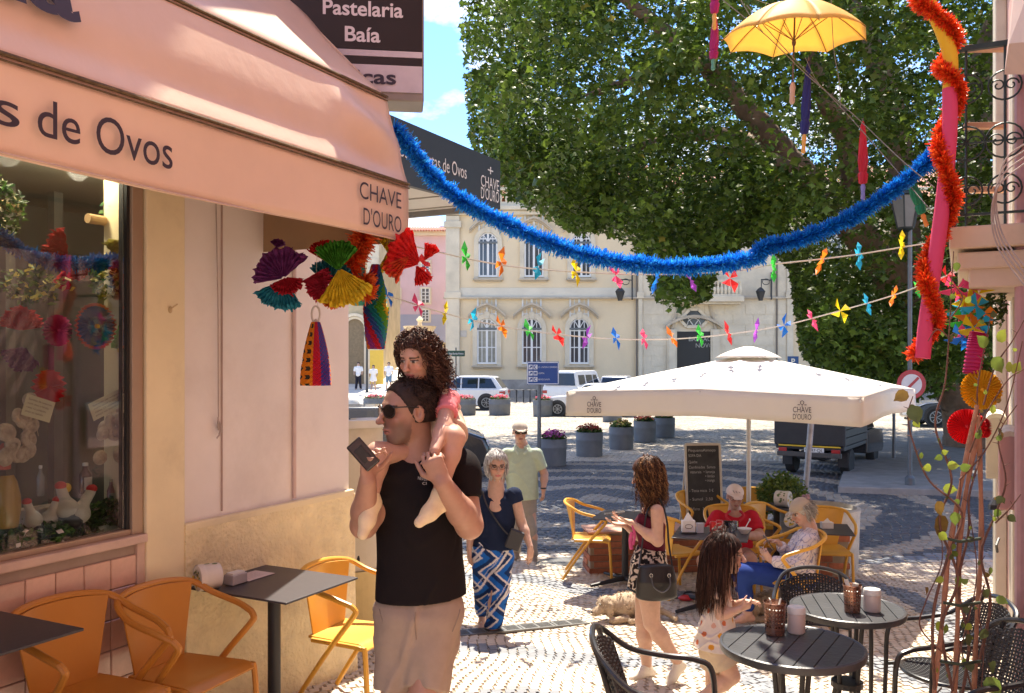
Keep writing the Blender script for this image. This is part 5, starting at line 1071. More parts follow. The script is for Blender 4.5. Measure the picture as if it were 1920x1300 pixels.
# ================================================================ FURNITURE
def crv(P,m=6):                     # smooth curve through points
    P=[Vector(p) for p in P];out=[]
    for i in range(len(P)-1):
        p0,p1,p2,p3=P[max(i-1,0)],P[i],P[i+1],P[min(i+2,len(P)-1)]
        for k in range(m):
            t=k/m;out.append(.5*((2*p1)+(p2-p0)*t+(2*p0-5*p1+4*p2-p3)*t*t+(3*p1-p0-3*p2+p3)*t**3))
    out.append(P[-1]);return out
def flat_tube(b,pts,w_,h_,n=10):  # oval section bar
    m0=len(b.v);b.tube(pts,1.0,n);return b
def armchair(name,label,group,M):
    t=thing(name,label,'chair',(0,0,0),0,group)
    def bf(u,v):                     # backrest shell: u across, v up
        w_=.165+.075*v;x=(u-.5)*2*w_;z=.44+.375*v-.012*(2*u-1)**2*v;y=-.195-.085*v+.075*(abs(2*u-1)**2.2)*v+.012*math.sin(PI*v)*0
        return (x,y,z)
    b=MB();b.sheet(bf,16,10,.010);b.build('backrest',M,t,world=False,smooth=True,bevel=.003)
    def sf(u,v):                     # seat: u across, v front
        w_=.19+.03*v;x=(u-.5)*2*w_;y=-.205+.425*v;z=.445-.018*math.sin(PI*u)*math.sin(PI*min(v*1.1,1))-.03*max(0,(v-.85)/.15)**2;return (x,y,z)
    b=MB();b.sheet(sf,14,14,.016);b.build('seat',M,t,world=False,smooth=True,bevel=.003)
    b=MB();top=crv([(-.275,.15,.675),(-.288,.06,.705),(-.285,-.10,.745),(-.25,-.21,.80),(-.14,-.272,.822),(0,-.287,.828),(.14,-.272,.822),(.25,-.21,.80),(.285,-.10,.745),(.288,.06,.705),(.275,.15,.675)],5);b.tube(top,.0165,8);b.build('top_rail',M,t,world=False,smooth=True)
    for s_ in (-1,1):
        b=MB();b.tube(crv([(s_*.275,.148,.676),(s_*.268,.172,.652),(s_*.262,.160,.618),(s_*.235,.0,.43),(s_*.235,-.16,.21),(s_*.245,-.30,.0)],5),[.0165]*16+[.015]*10,8);b.build('arm_leg',M,t,world=False,smooth=True)
        b=MB();b.tube(crv([(s_*.20,-.17,.425),(s_*.215,.10,.425),(s_*.222,.185,.42),(s_*.226,.212,.385),(s_*.232,.235,.0)],5),.0155,8);b.build('front_leg',M,t,world=False,smooth=True)
    return t
M_ye_shade=mat('mustard_plastic_shaded',(.52,.215,.03),.42,var=.03,bump=.05,bscale=300,spec=.45);M_ye=mat('mustard_plastic',(.70,.36,.045),.42,var=.04,bump=.05,bscale=300,spec=.45)  # wall chairs: same mustard plastic, with the shade put into a darker colour
def putat(t,v,az):t.location=v;t.rotation_euler=(0,0,-R(az));MW[t.name] =Matrix.Translation(Vector(v)) @ Matrix.Rotation(-R(az),4,'Z');return t
gSh='orange armchairs along the shop wall';gY='yellow armchairs on the terrace'
def Sg(s,p):v=S(s,p);return Vector((v.x,v.y,gh(v.x,v.y)))
c0=armchair('armchair','orange plastic armchair at the left edge, beside the black table corner',gSh,M_ye_shade);putat(c0,Sg(2.63,3.42),117)
dup(c0,Sg(3.14,3.38),-R(112),'shade-darkened mustard plastic armchair between the left one and the table with the wafer tub',gSh)
y0=armchair('armchair','yellow plastic armchair standing in the sun against the rough yellow wall',gY,M_ye);putat(y0,Sg(4.3,3.25),113)
def yc(px,d,az,lab):return dup(y0,G(px,d),-R(az),lab,gY)
yc(1108,9.75,98,'empty yellow armchair left of the woman in the burgundy top');yc(1268,9.0,62,'yellow armchair right behind the woman with the black handbag');yc(1320,10.5,160,'yellow armchair behind the left shoulder of the man in red')
yc(1415,10.7,190,'yellow armchair behind the parasol pole');yc(1452,9.55,130,'yellow armchair between the man in red and the seated woman');yc(1376,9.25,182,'yellow armchair in which the man in red sits')
yc(1478,7.85,262,'yellow armchair in which the woman with the visor sits');yc(1547,9.2,188,'yellow armchair under the table right of the seated woman')
# ---- square tables
M_tt=mat('table_top_dark',(.055,.05,.055),.42,var=.08,scale=30,spec=.4);M_leg=mat('table_leg_black',(.02,.02,.022),.5)
def sqtable(name,label,c,az,w_,l_,h,foot=.34):
    t=thing(name,label,'table',tuple(c),-R(az));b=MB();b.box((0,0,h-.006),(w_,l_,.012));b.build('tabletop',M_tt,t,world=False,bevel=.003)
    b=MB();b.tube([(0,0,.06),(0,0,h-.01)],.036,12);b.build('column',M_leg,t,world=False,smooth=True)
    for k in range(4):
        a=PI/4+PI/2*k;b=MB();b.tube([(0,0,.07),(math.cos(a)*foot,math.sin(a)*foot,.03)],[.03,.017],8);b.build('foot',M_leg,t,world=False)
    return t
sqtable('cafe_table','black square cafe table against the wall holding the wafer tub',Sg(3.76,3.40),27,.70,.60,.79);sqtable('cafe_table','black square cafe table cut by the left edge of the photo',Sg(2.05,3.46),27,.62,.66,.80)
sqtable('cafe_table','dark square table with red cans in front of the man in red',G(1335,8.35),18,.68,.62,.72,.42);sqtable('cafe_table','dark square table beside the empty yellow armchair',G(1172,9.35),20,.6,.6,.73,.42)
sqtable('cafe_table','dark table under the wrapped tub behind the parasol pole',G(1456,10.1),10,.7,.55,.74);sqtable('cafe_table','dark square table to the right of the seated woman',G(1530,8.75),14,.66,.6,.72)
# ---- round slatted tables
M_rtb=mat('round_table_black',(.045,.047,.052),.38,var=.2,scale=10,stretch=(1,1,1),bump=.15,bscale=40,spec=.5)
def rtable(name,label,c,rz,r,h):
    t=thing(name,label,'table',tuple(c),rz,'round black slatted tables');n=8;w_=2*(r-.012)/n
    for k in range(n):
        x0=-r+.012+w_*k+.002;x1=x0+w_-.004;rr=r-.016;pts=[]
        for q in range(7):x=x0+(x1-x0)*q/6;pts.append((x,-math.sqrt(max(rr*rr-x*x,1e-5)),h-.022))
        for q in range(7):x=x1-(x1-x0)*q/6;pts.append((x,math.sqrt(max(rr*rr-x*x,1e-5)),h-.022))
        b=MB();b.prism(pts,(0,0,.021));b.build('plank',M_rtb,t,world=False,bevel=.002)
    b=MB();b.lathe([(r-.018,h-.03),(r-.004,h-.034),(r,h-.02),(r-.002,h-.002),(r-.012,h+.002),(r-.019,h-.002)],(0,0,0),64,cap=False);b.build('rim',M_rtb,t,world=False,smooth=True)
    b=MB();b.lathe([(.01,h-.03),(r-.02,h-.03),(r-.02,h-.024)],(0,0,0),32);b.build('underboard',M_leg,t,world=False)
    for k in range(4):
        a=PI/4+PI/2*k;ca,sa=math.cos(a),math.sin(a);b=MB();b.tube(crv([(ca*.10,sa*.10,h-.03),(ca*.075,sa*.075,h*.62),(ca*.07,sa*.07,h*.40),(ca*.13,sa*.13,h*.18),(ca*.27,sa*.27,.01)],5),.0125,8);b.build('leg',M_leg,t,world=False,smooth=True)
    b=MB();b.lathe([(.075,h*.42),(.085,h*.42),(.085,h*.42+.03),(.075,h*.42+.03)],(0,0,0),16);b.build('collar',M_leg,t,world=False)
    return t
T1=G(1485,4.1);T2=G(1588,4.85);T1.z=.24;T2.z=.20
H1=CZ-(1208-HY)*4.1/FP-T1.z;H2=CZ-(1138-HY)*4.85/FP-T2.z
rtable('round_table','round black slatted table at the bottom of the photo, nearest the camera',T1,R(-32),.33,H1);rtable('round_table','round black slatted table behind the nearest one',T2,R(-10),.305,H2)
# ---- black wicker chairs
M_fr=mat('tube_black',(.025,.025,.027),.28,.2,spec=.6);M_wk=mat('wicker_black',(.03,.03,.033),.45,spec=.5,var=.2,scale=60)
def weave(name,fn,nu,nv,t,w_=.009):
    """open basket weave over surface fn(u, v)"""
    b=MB()
    for i in range(nu+1):
        pts=[Vector(fn(i/nu,j/(2*nv))) for j in range(2*nv+1)];b.tube(pts,w_*.5,4,caps=False)
    for j in range(nv+1):
        pts=[]
        for i in range(2*nu+1):
            p=Vector(fn(i/(2*nu),j/nv));p.z+=(0.003 if (i//2+j) % 2 else -.003);p.y+=(.003 if (i//2+j) % 2 else -.003);pts.append(p)
        b.tube(pts,w_*.5,4,caps=False)
    return b.build(name,M_wk,t,world=False,kind='stuff')
def wicker(name,label,group):
    t=thing(name,label,'chair',(0,0,0),0,group)
    b=MB();b.tube(crv([(-.255,.22,.0),(-.262,.205,.35),(-.265,.19,.60),(-.268,.12,.655),(-.272,-.02,.668),(-.262,-.18,.70),(-.20,-.30,.80),(-.10,-.335,.84),(0,-.34,.85),(.10,-.335,.84),(.20,-.30,.80),(.262,-.18,.70),(.272,-.02,.668),(.268,.12,.655),(.265,.19,.60),(.262,.205,.35),(.255,.22,0)],5),.0135,8);b.build('arm_frame',M_fr,t,world=False,smooth=True)
    for s_ in (-1,1):
        b=MB();b.tube(crv([(s_*.225,-.27,0),(s_*.21,-.20,.40),(s_*.205,-.235,.55),(s_*.16,-.32,.82)],5),.012,8);b.build('rear_leg',M_fr,t,world=False,smooth=True)
    def rim(a):return Vector((.235*math.cos(a),-.01+.225*math.sin(a),.435+.012*math.sin(a)))
    b=MB();b.tube([rim(2*PI*k/32) for k in range(32)],.012,8,closed=True);b.bar((-.262,.205,.40),(-.2,.12,.43),.015);b.bar((.262,.205,.40),(.2,.12,.43),.015);b.build('seat_rim',M_fr,t,world=False,smooth=True)
    def sf(u,v):
        a,c=u*2-1,v*2-1;x=a*math.sqrt(max(1-c*c/2,0));y=c*math.sqrt(max(1-a*a/2,0));return (x*.228,-.01+y*.218,.436-.02*(1-a*a)*(1-c*c)+.012*y)
    weave('woven_seat',sf,26,26,t,.011)
    def bk(u,v):
        a=(u*2-1);x=a*(.205+.01*v);return (x,-.245-.085*v+.07*a*a-.0*v,.50+.31*v-.05*v*a*a*1.2)
    weave('woven_backrest',bk,24,18,t,.012)
    b=MB();b.tube([bk(k/12,0) for k in range(13)],.009,6);b.build('lower_rail',M_fr,t,world=False)
    return t
gB='black wicker bistro chairs'
w0=wicker('wicker_chair','black wicker chair behind the further round table, facing the camera',gB);v=G(1538,5.5);putat(w0,v,192)
dup(w0,G(1768,4.95),-R(268),'black wicker chair right of the round tables, upper of the two',gB);dup(w0,G(1812,4.15),-R(262),'black wicker chair at the bottom right, behind the climbing plant',gB)
dup(w0,G(1262,3.72),-R(97),'black wicker chair cut by the bottom edge, left of the nearest round table',gB)
# ---- canisters on the round tables
M_cop=mat('copper_steel',(.30,.16,.12),.25,.85,var=.15,scale=9);M_cer=mat('cream_ceramic',(.62,.52,.46),.35,var=.03)
def canister(c,rz,r,h,lab,grp='perforated cutlery holders'):
    t=thing('cutlery_holder',lab,'cutlery holder',tuple(c),rz,grp);nu,nv=20,7;b=MB()
    def P(i,j):rr=r*(.86+.14*j/nv);a=2*PI*i/nu;return Vector((rr*math.cos(a),rr*math.sin(a),.012+h*.93*j/nv))
    for i in range(nu):
        for j in range(nv):
            if j in (0,nv-1):b.add([P(i,j),P(i+1,j),P(i+1,j+1),P(i,j+1)],[(0,1,2,3)]);continue
            cs=[P(i,j),P(i+1,j),P(i+1,j+1),P(i,j+1)];m=sum(cs,Vector())/4;hl=[m+(q-m)*.42 for q in cs];b.add(cs+hl,[(k,(k+1) % 4,4+(k+1) % 4,4+k) for k in range(4)])
    b.build('perforated_cup',M_cop,t,world=False,smooth=True)
    b=MB();b.lathe([(r*.985,h*.94),(r*1.03,h*.95),(r*1.04,h),(r*.99,h*1.005),(r*.97,h*.95)],(0,0,0),28,cap=False);b.build('rim',M_cop,t,world=False,smooth=True)
    b=MB();b.lathe([(r*.84,0),(r*.86,.012),(.001,.014)],(0,0,0),28);b.build('base',M_cop,t,world=False)
    rr_=random.Random(int(c.x*1000))
    for k in range(3):b=MB();a=rr_.uniform(0,6.28);tp_=Vector((math.cos(a)*r*.75,math.sin(a)*r*.75,h*1.08+rr_.uniform(0,.012)));b.bar((-tp_.x*.4,-tp_.y*.4,.03),tp_,.022,.003);b.build('paper_sachet',mat('sachet_white',(.62,.58,.52),.6),t,world=False)
    b=MB();b.lathe([(r*.5,h*.3),(r*.72,h*.78),(.001,h*.8)],(0,0,0),12);b.build('napkins',mat('sachet_white',(.62,.58,.52)),t,world=False)
def jar(c,r,h,lab):
    t=thing('jar',lab,'jar',tuple(c),0,'cream lidded jars');b=MB();b.lathe([(r*.9,0),(r,.006),(r,h*.72),(r*.985,h*.745)],(0,0,0),32);b.build('body',M_cer,t,world=False,smooth=True)
    b=MB();b.lathe([(r*1.0,h*.75),(r*1.03,h*.76),(r*1.03,h*.93),(r*.95,h),(.001,h*1.0)],(0,0,0),32);b.build('lid',mat('jar_lid_white',(.72,.70,.64),.35,var=.02),t,world=False,smooth=True)
z1=T1.z+H1;z2=T2.z+H2
def TPz(px,d,z):return Vector(((px-960)*d/FP,d,z))
def onpt(px,py,z):d=(CZ-z)*FP/(py-HY);return TPz(px,d,z)
canister(onpt(1453,1189,z1+.002),0,.053,.155,'copper perforated cutlery holder on the nearest round table');jar(onpt(1493,1186,z1+.002),.042,.125,'cream jar with white lid on the nearest round table')
canister(onpt(1598,1147,z2+.002),1,.048,.145,'copper perforated cutlery holder on the further round table');jar(onpt(1635,1146,z2+.002),.044,.12,'cream jar with white lid on the further round table')
# ---- things on the wall table
def TT(s,p):v=S(s,p);return Vector((v.x,v.y,gh(*S(3.76,3.41)[:2])+.79+.003))
M_cup=mat('tub_white',(.68,.62,.55),.4,var=.03);lem=mat('lemon_print',(.65,.45,.05),.5,var=.2,scale=20);grn=mat('leaf_print',(.10,.16,.05),.5,var=.2);drk=mat('print_brown',(.12,.08,.05),.5)
def tub(c,axd,r,L_,lab,name='wafer_tub'):
    t=thing(name,lab,'tub',tuple(c));ax=Vector(axd).normalized();cc_=c+Z*r;a=cc_-ax*L_/2
    b=MB();b.lathe([(r*.93,0),(r*.98,.004),(r,.012),(r,L_-.012),(r*.96,L_-.003),(.001,L_)],a,36,axis=ax);b.build('tub',M_cup,t,smooth=True)
    b=MB();b.lathe([(r*1.02,L_-.035),(r*1.035,L_-.03),(r*1.035,L_-.004),(r*1.02,L_-.002)],a,36,axis=ax,cap=False);b.build('lid_rim',M_cup,t,smooth=True)
    x,y=perp(ax);b0=a+ax*(L_+.0015);rr=random.Random(3)
    for m_,n_,sz in ((lem,5,.3),(grn,9,.17),(drk,6,.05)):
        b=MB()
        for k in range(n_):
            an=rr.uniform(0,6.28);q=b0+(x*math.cos(an)+y*math.sin(an))*r*rr.uniform(.3,.72);dx=(x*math.cos(an*3)+y*math.sin(an*3));dy=ax.cross(dx);b.add([q+dx*r*sz*math.cos(g_)*.9+dy*r*sz*.55*math.sin(g_)+ax*.0004*k for g_ in np.linspace(0,5.6,8)],[tuple(range(8))])
        b.build('fruit_print',m_,t,kind='stuff')
    b=MB()
    for k in range(14):
        an=rr.uniform(-2.6,.4);u_=rr.uniform(.2,.8);q=a+ax*L_*u_;nn=x*math.cos(an)+y*math.sin(an);tt=ax.cross(nn);b.add([q+nn*r*1.004+ax*.016*math.cos(g_)+tt*.010*math.sin(g_) for g_ in np.linspace(0,5.5,7)],[tuple(range(7))])
    b.build('side_print',grn if name != 'x' else lem,t)
    return t,b0,ax
t,b0,ax_=tub(TT(3.47,3.60)+Z*0,(-.75,-.62,0),.068,.12,'white wafer tub with lemon and leaf print lying on the wall table')
xx=Vector((0,0,1)).cross(ax_).normalized();fit('lettering','AMOR',drk,t,b0+xx*-.04+Z*.012+ax_*.002,b0+xx*.04+Z*.012+ax_*.002,Z,.022);fit('lettering','Perfeito',drk,t,b0+xx*-.035-Z*.014+ax_*.002,b0+xx*.035-Z*.014+ax_*.002,Z,.02)
b=MB();v=TT(3.63,3.56);t=thing('napkin_holder','small grey napkin holder beside the wafer tub','napkin holder',tuple(v));b.box(v+Z*.028,(.11,.07,.055),U,N,Z);b.build('body',mat('holder_grey',(.40,.36,.36),.5),t,bevel=.005);b=MB();b.box(v+Z*.058,(.09,.05,.012),U,N,Z);b.build('napkins',mat('napkin_white',(.7,.68,.64),.8),t)
b=MB();v=TT(3.80,3.60);b.box(v+Z*.001,(.21,.15,.002),U,N,Z);t=solo(b,'menu_sheet',mat('paper_pinkish',(.62,.50,.48),.6,var=.03),'printed menu sheet lying on the wall table','menu')
for k in range(6):fit('lettering','Gelado  Torta  Café  2,50',mat('print_grey',(.25,.18,.2)),t,v+Z*.0035-U*.09+N*(.055-.02*k),v+Z*.0035+U*(.03+.01*(k % 3))+N*(.055-.02*k),N,.009)
# ---- things on the terrace tables
def onT(px,py,h=.72):d=(CZ-(h-.07))*FP/(py-HY);v=TPz(px,d,0);v.z=gh(v.x,v.y)+h+.003;return v
tr_=G(1335,8.35);zt_=tr_.z+.723
def tr(dx,dy):return Vector((tr_.x+dx,tr_.y+dy,zt_))
for dx,dy,lb in ((.0,-.05,'red drinks can on the table of the man in red, left one'),(.075,.02,'red drinks can on the table of the man in red, right one')):
    t=thing('drink_can',lb,'can',tuple(tr(dx,dy)),0,'red drinks cans');b=MB();b.lathe([(.027,0),(.033,.01),(.033,.105),(.028,.118),(.001,.117)],tr(dx,dy),20);b.build('can',mat('can_red',(.55,.02,.02),.3,.3),t,smooth=True)
    b=MB();c=tr(dx,dy);b.sheet(lambda u,v:c+Vector((.0336*math.sin((u-.5)*1.2),-.0336*math.cos((u-.5)*1.2),.04+.02*v+.02*u)),6,1);b.build('white_wave',mat('jar_lid_white'),t)
t=thing('napkin_dispenser','white napkin dispenser with a pointed napkin on the table of the man in red','napkin dispenser',tuple(tr(-.23,-.02)));c=tr(-.23,-.02)
b=MB();b.box(c+Z*.008,(.15,.09,.015));b.build('base',M_leg,t,bevel=.003);b=MB();b.box(c+Z*.07,(.125,.06,.11));b.build('box',mat('dispenser_white',(.68,.65,.62),.5),t,bevel=.004);b=MB();b.add([c+Vector(q) for q in ((-.05,-.02,.125),(.05,-.02,.125),(.04,.02,.125),(-.04,.02,.125),(0.0,0,.20),(-.02,.01,.17))],[(0,1,4),(1,2,4),(2,3,4),(3,0,5),(0,4,5)]);b.build('napkin',mat('napkin_white',(.7,.68,.64)),t)
b=MB();b.tube([c+Vector((.035*math.cos(a),-.0315,.07+.02*math.sin(a))) for a in np.linspace(0,6.28,12)],.0025,4);b.build('emblem',drk,t)
b=MB();c=tr(-.11,.02);b.box(c+Z*.045,(.06,.05,.09));solo(b,'sugar_box',mat('box_greyish',(.5,.48,.5),.5),'small pale carton between the napkin dispenser and the red cans','carton')
for dx,dy,lb in ((.20,.04,'clear glass beside the red cans on the dark table'),(.26,.16,'clear glass further back on the table of the man in red')):
    b=MB();b.lathe([(.022,0),(.024,.004),(.031,.085),(.029,.085),(.022,.008),(.001,.008)],tr(dx,dy),16);solo(b,'drinking_glass',glassmat('drink_glass',mixf=.25),lb,'glass',group='clear glasses')
t=thing('bowl','white bowl with a spoon on the table of the man in red','bowl',tuple(tr(.30,-.03)));c=tr(.30,-.03);b=MB();b.lathe([(.03,0),(.035,.008),(.066,.045),(.068,.05),(.063,.047),(.03,.014),(.001,.012)],c,24);b.build('bowl',M_cup,t,smooth=True);b=MB();b.tube([c+Vector((-.01,0,.02)),c+Vector((.045,.0,.12))],.004,6);b.ell(c+Vector((.05,0,.13)),(.009,.004,.014),8);b.build('spoon',mat('spoon_white',(.7,.7,.68),.3),t)
tb_=G(1456,10.1);c=Vector((tb_.x+.06,tb_.y-.05,tb_.z+.745));tub(c,(.8,-.6,0),.09,.16,'white printed tub lying on the table behind the seated woman','wafer_tub')
ts_=G(1530,8.75);c=Vector((ts_.x-.23,ts_.y+.05,ts_.z+.723));tub(c,(-.5,-.85,0),.062,.10,'small white printed tub beside the face of the seated woman','wafer_tub');c=Vector((ts_.x+.10,ts_.y-.02,ts_.z+.723));b=MB();b.box(c+Z*.03,(.11,.07,.06));b.add([c+Vector(q) for q in ((-.04,0,.06),(.04,0,.06),(.01,.01,.10))],[(0,1,2)]);solo(b,'napkin_holder',mat('napkin_white',(.7,.68,.64)),'white napkin holder on the table right of the seated woman','napkin holder')
# ---- brick planters
M_bricks=[mat('brick_%d' % i,(.30+.05*i,.105+.018*i,.055+.01*i),.85,var=.25,scale=15,bump=.3,bscale=60) for i in range(4)];BMS=[]
for m_ in M_bricks:b=MB();b.box((0,0,0),(.206,.10,.062));o=b.build('brick',m_,None,world=False);BMS.append(o.data);bpy.data.objects.remove(o)
def brickwall(lab,c,az,L_,D_,h):
    t=thing('brick_planter',lab,'brick planter',tuple(c),-R(az));b=MB();b.box((0,0,h/2),(L_-.02,D_-.02,h-.002));b.build('mortar',mat('mortar',(.30,.24,.18),.9),t,world=False)
    rows=int(h/.074);cnt=0
    for j in range(rows):
        for side in range(4):
            Ls=L_ if side % 2==0 else D_;n=max(1,int(round(Ls/.216)))
            for k in range(n):
                x=-Ls/2+(k+.5+(.25 if j % 2 else -.0))*Ls/n
                if x>Ls/2-.06:continue
                o=bpy.data.objects.new('brick',BMS[random.randrange(4)]);COL.objects.link(o);o.parent=t;ang_=side*PI/2
                y=-(D_ if side % 2==0 else L_)/2+.05-.002;v=Matrix.Rotation(ang_,3,'Z') @ Vector((x,y+random.uniform(-.002,.002),.037+.074*j));o.location=v;o.rotation_euler=(0,0,ang_)
    b=MB();b.box((0,0,h+.012),(L_+.03,D_+.03,.024));b.build('coping',mat('terracotta_slab',(.55,.30,.22),.7,var=.1),t,world=False,bevel=.004)
    return t
brickwall('low brick planter wall behind the empty yellow chair and the standing woman',G(1215,10.15),-6,1.45,.42,.46);brickwall('low brick planter at the right end of the terrace',G(1545,9.75),8,.45,.42,.52)
c=G(1535,10.2);t=thing('round_planter','pale round concrete planter at the back right of the terrace','planter',tuple(c));b=MB();b.lathe([(.40,0),(.43,.05),(.45,.66),(.46,.72),(.42,.73),(.40,.68),(.01,.66)],c,40);b.build('tub',mat('pale_concrete',(.46,.43,.38),.8,var=.2,scale=6,dirt=.4),t,smooth=True)
c=G(1467,10.75);t=thing('potted_bush','round bright green bush in a pot behind the terrace tables','bush',tuple(c));b=MB();b.lathe([(.16,0),(.2,.02),(.24,.42),(.22,.44),(.01,.42)],c,24);b.build('pot',mat('pot_brown',(.25,.13,.08),.7),t,smooth=True);foliage('leaves',t,c+Z*.78,(.30,.28,.27),2300,.033,[(.14,.20,.03),(.20,.26,.05),(.08,.14,.02)],M_lf,5)
# ---- floor things
c=Gp(1287,1127);t=thing('leash_reel','red retractable dog lead lying under the table','dog lead',tuple(c));b=MB();b.ell(c+Z*.03,(.085,.045,.03),14);b.build('reel',mat('lead_red',(.6,.03,.04),.3,coat=.4),t,smooth=True);b=MB();b.tube(crv([c+Vector((-.08,0,.03)),c+Vector((-.2,.05,.01)),c+Vector((-.32,0,.012)),c+Vector((-.44,.02,.03))]),.008,6);b.tube(crv([c+Vector((-.03,.03,.04)),c+Vector((.02,.10,.06)),c+Vector((.12,.11,.05)),c+Vector((.2,.05,.02))]),.009,6);b.build('cord',M_leg,t,smooth=True)
# ================================================================ PEOPLE
M_skin=mat('skin',attr=True,rough=.5,var=.07,scale=35,sss=.12,bump=.06,bscale=260);M_cloth=mat('cloth',attr=True,rough=.85,var=.06,scale=20,bump=.25,bscale=150,spec=.15);M_hair=mat('hair',attr=True,rough=.6,var=.25,scale=60,spec=.25)
M_shoe=mat('shoe',attr=True,rough=.6,var=.08,scale=30);M_lens=mat('dark_lens',(.012,.008,.008),.05,spec=.9,var=0,coat=1);M_frm=mat('glasses_frame',(.015,.01,.01),.3);M_phone=mat('phone_black',(.015,.014,.018),.12,var=0,coat=.6)
SK=np.array([.50,.29,.205])
class Pers:
    def __init__(s,lab,px,d,skin=SK,group=None):
        s.d=d;s.skin=np.array(skin);g_=G(px,d);s.root=thing('person',lab,'person',tuple(g_));s.B=Field();s.heads=[]
    def J(s,px,py,dd=0.):return W(px,py,s.d+dd)
    def head(s,c,f,u,H,stubble=None,lip=(.42,.17,.15),brow=(.05,.03,.02),eyes=True,neck=None,smile=0.):
        f=Vector(f).normalized();u=Vector(u);u=(u-f*u.dot(f)).normalized();x=f.cross(u);c=Vector(c);s.hf=(c,f,u,x,H)
        P=lambda a,b_,h_:c+x*a*H+f*b_*H+u*h_*H
        B=s.B
        B.ell(P(0,-.05,.13),(.325*H,.40*H,.36*H),x,f,.02*H);B.ell(P(0,.10,-.17),(.245*H,.27*H,.30*H),x,f,.10*H);B.ell(P(0,.235,-.39),(.11*H,.10*H,.085*H),x,f,.09*H)
        B.ell(P(0,.30,.115),(.20*H,.075*H,.05*H),x,f,.07*H)
        for q in (-1,1):
            B.ell(P(q*.13,.395,.03),(.075*H,.06*H,.05*H),x,f,.05*H,sub=True);B.ell(P(q*.125,.315,.025),(.06*H,.055*H,.05*H),x,f,.015*H)
            B.ell(P(q*.16,.25,-.10),(.09*H,.09*H,.08*H),x,f,.07*H);B.ell(P(q*.325,-.04,-.02),(.04*H,.095*H,.135*H),x,f,.015*H);B.ell(P(q*.345,-.02,-.0),(.03*H,.045*H,.07*H),x,f,.012*H,sub=True)
            B.ell(P(q*.045,.425,-.125),(.035*H,.035*H,.028*H),x,f,.02*H)
        B.cone(P(0,.355,.06),P(0,.475,-.11),.026*H,.048*H,.045*H)
        B.ell(P(0,.375,-.235),(.08*H,.035*H,.018*H),x,f,.022*H);B.ell(P(0,.36,-.285),(.065*H,.035*H,.022*H),x,f,.022*H)
        if neck is not None:B.cone(P(0,-.13,-.22),neck,.225*H,.25*H,.07*H)
        s.face=(P,dict(stubble=stubble,lip=np.array(lip),brow=np.array(brow),eyes=eyes));s.heads.append((c,f,u,x,H,s.face[1]))
    def color(s,V):
        C=np.tile(s.skin,(len(V),1))
        for c,f,u,x,H,o in s.heads:
            q=(V-A(c))/H;a=q@A(x);b_=q@A(f);h_=q@A(u);near=(np.abs(a) <.42) &(np.abs(h_) <.6) &(b_>.05)
            k=near&(b_>.1) &(((np.abs(a)-.14)/.10)**2+((h_+.12)/.09)**2<1);C[k] =C[k]*np.array([1.06,.88,.85])
            if o['stubble'] is not None:sg_=lambda v,w_:1/(1+np.exp(-np.clip(v/w_,-30,30)));wt=(sg_(-.12-h_-.25*np.maximum(.2-b_,0),.03)*sg_(b_+.0,.04)*sg_(.52+h_,.02)*(1-.75*sg_(.11-np.abs(a),.02)*sg_(h_+.30,.015)*sg_(-.215-h_,.01))*near*.78)[:,None];C=C*(1-wt)+np.array(o['stubble'])*wt
            k=near&(b_>.28) &((a/.105)**2+((h_+.262)/.046)**2<1);C[k] =o['lip'];k=near&(b_>.3) &(np.abs(a) <.09) &(np.abs(h_+.262) <.008);C[k] =o['lip']*.35
            k=near&(b_>.2) &(np.abs(np.abs(a)-.135) <.085) &(np.abs(h_-.105+.12*(np.abs(a)-.13)**2*8) <.020);C[k] =o['brow']
            if o['eyes']:
                k=near&(b_>.2) &(((np.abs(a)-.13)/.066)**2+((h_-.028)/.026)**2<1);C[k] =(.55,.5,.46);k2=k&(((np.abs(a)-.13)/.034)**2<1);C[k2] =(.05,.03,.02)
                k=near&(b_>.2) &(np.abs(np.abs(a)-.13) <.072) &(np.abs(h_-.052+.35*(np.abs(a)-.13)**2*6) <.011);C[k] =(.06,.03,.025)
            k=near&(b_>.38) &(np.abs(np.abs(a)-.035) <.02) &(np.abs(h_+.148) <.012);C[k] *= .45
        return C
    def arm(s,sh,el,wr,r=(.052,.043,.036,.026),k=.03):
        B=s.B;el=Vector(el);wr=Vector(wr);B.cone(sh,el,r[0],r[1],k);B.cone(el,el.lerp(wr,.35),r[1]*.95,r[1]*1.0,k*.6);B.cone(el.lerp(wr,.3),wr,r[1]*1.0,r[3],k*.6)
    def hand(s,wr,d,n,L=.18,curl=.5,thumb=1,r=.0085,tcurl=.5,spread=0.):
        B=s.B;d=Vector(d).normalized();n=Vector(n);n=(n-d*n.dot(d)).normalized();t=d.cross(n)*thumb;q=L/.18;wr=Vector(wr)
        B.loft([(wr,.026*q,.02*q),(wr+d*.035*q,.036*q,.017*q),(wr+d*.088*q,.040*q,.013*q)],t,n,.012*q)
        for i,(o,ln) in enumerate(((.031,.070),(.0105,.080),(-.0105,.074),(-.031,.058))):
            p=wr+d*(.088-.004*abs(i-1))*q+t*o*q;dd=(d+t*o*6*spread).normalized();a=curl*(.8+.12*i);rr=r*q*(1 if i<3 else .88)
            for sg,fr in enumerate((.45,.30,.25)):
                aa=a*(1 if sg else .75);ax=dd.cross(n).normalized();dd=(Matrix.Rotation(-0 or 0,3,ax) @ dd);dd=(dd*math.cos(aa)+(n-dd*n.dot(dd)).normalized()*math.sin(aa)).normalized() if aa else dd
                nn=(n-dd*n.dot(dd));e=p+dd*ln*fr*q;B.cone(p,e,rr*(1-.06*sg),rr*(1-.06*(sg+1)),.003*q);p=e
                n_=dd.cross(ax)*1.0;n=n
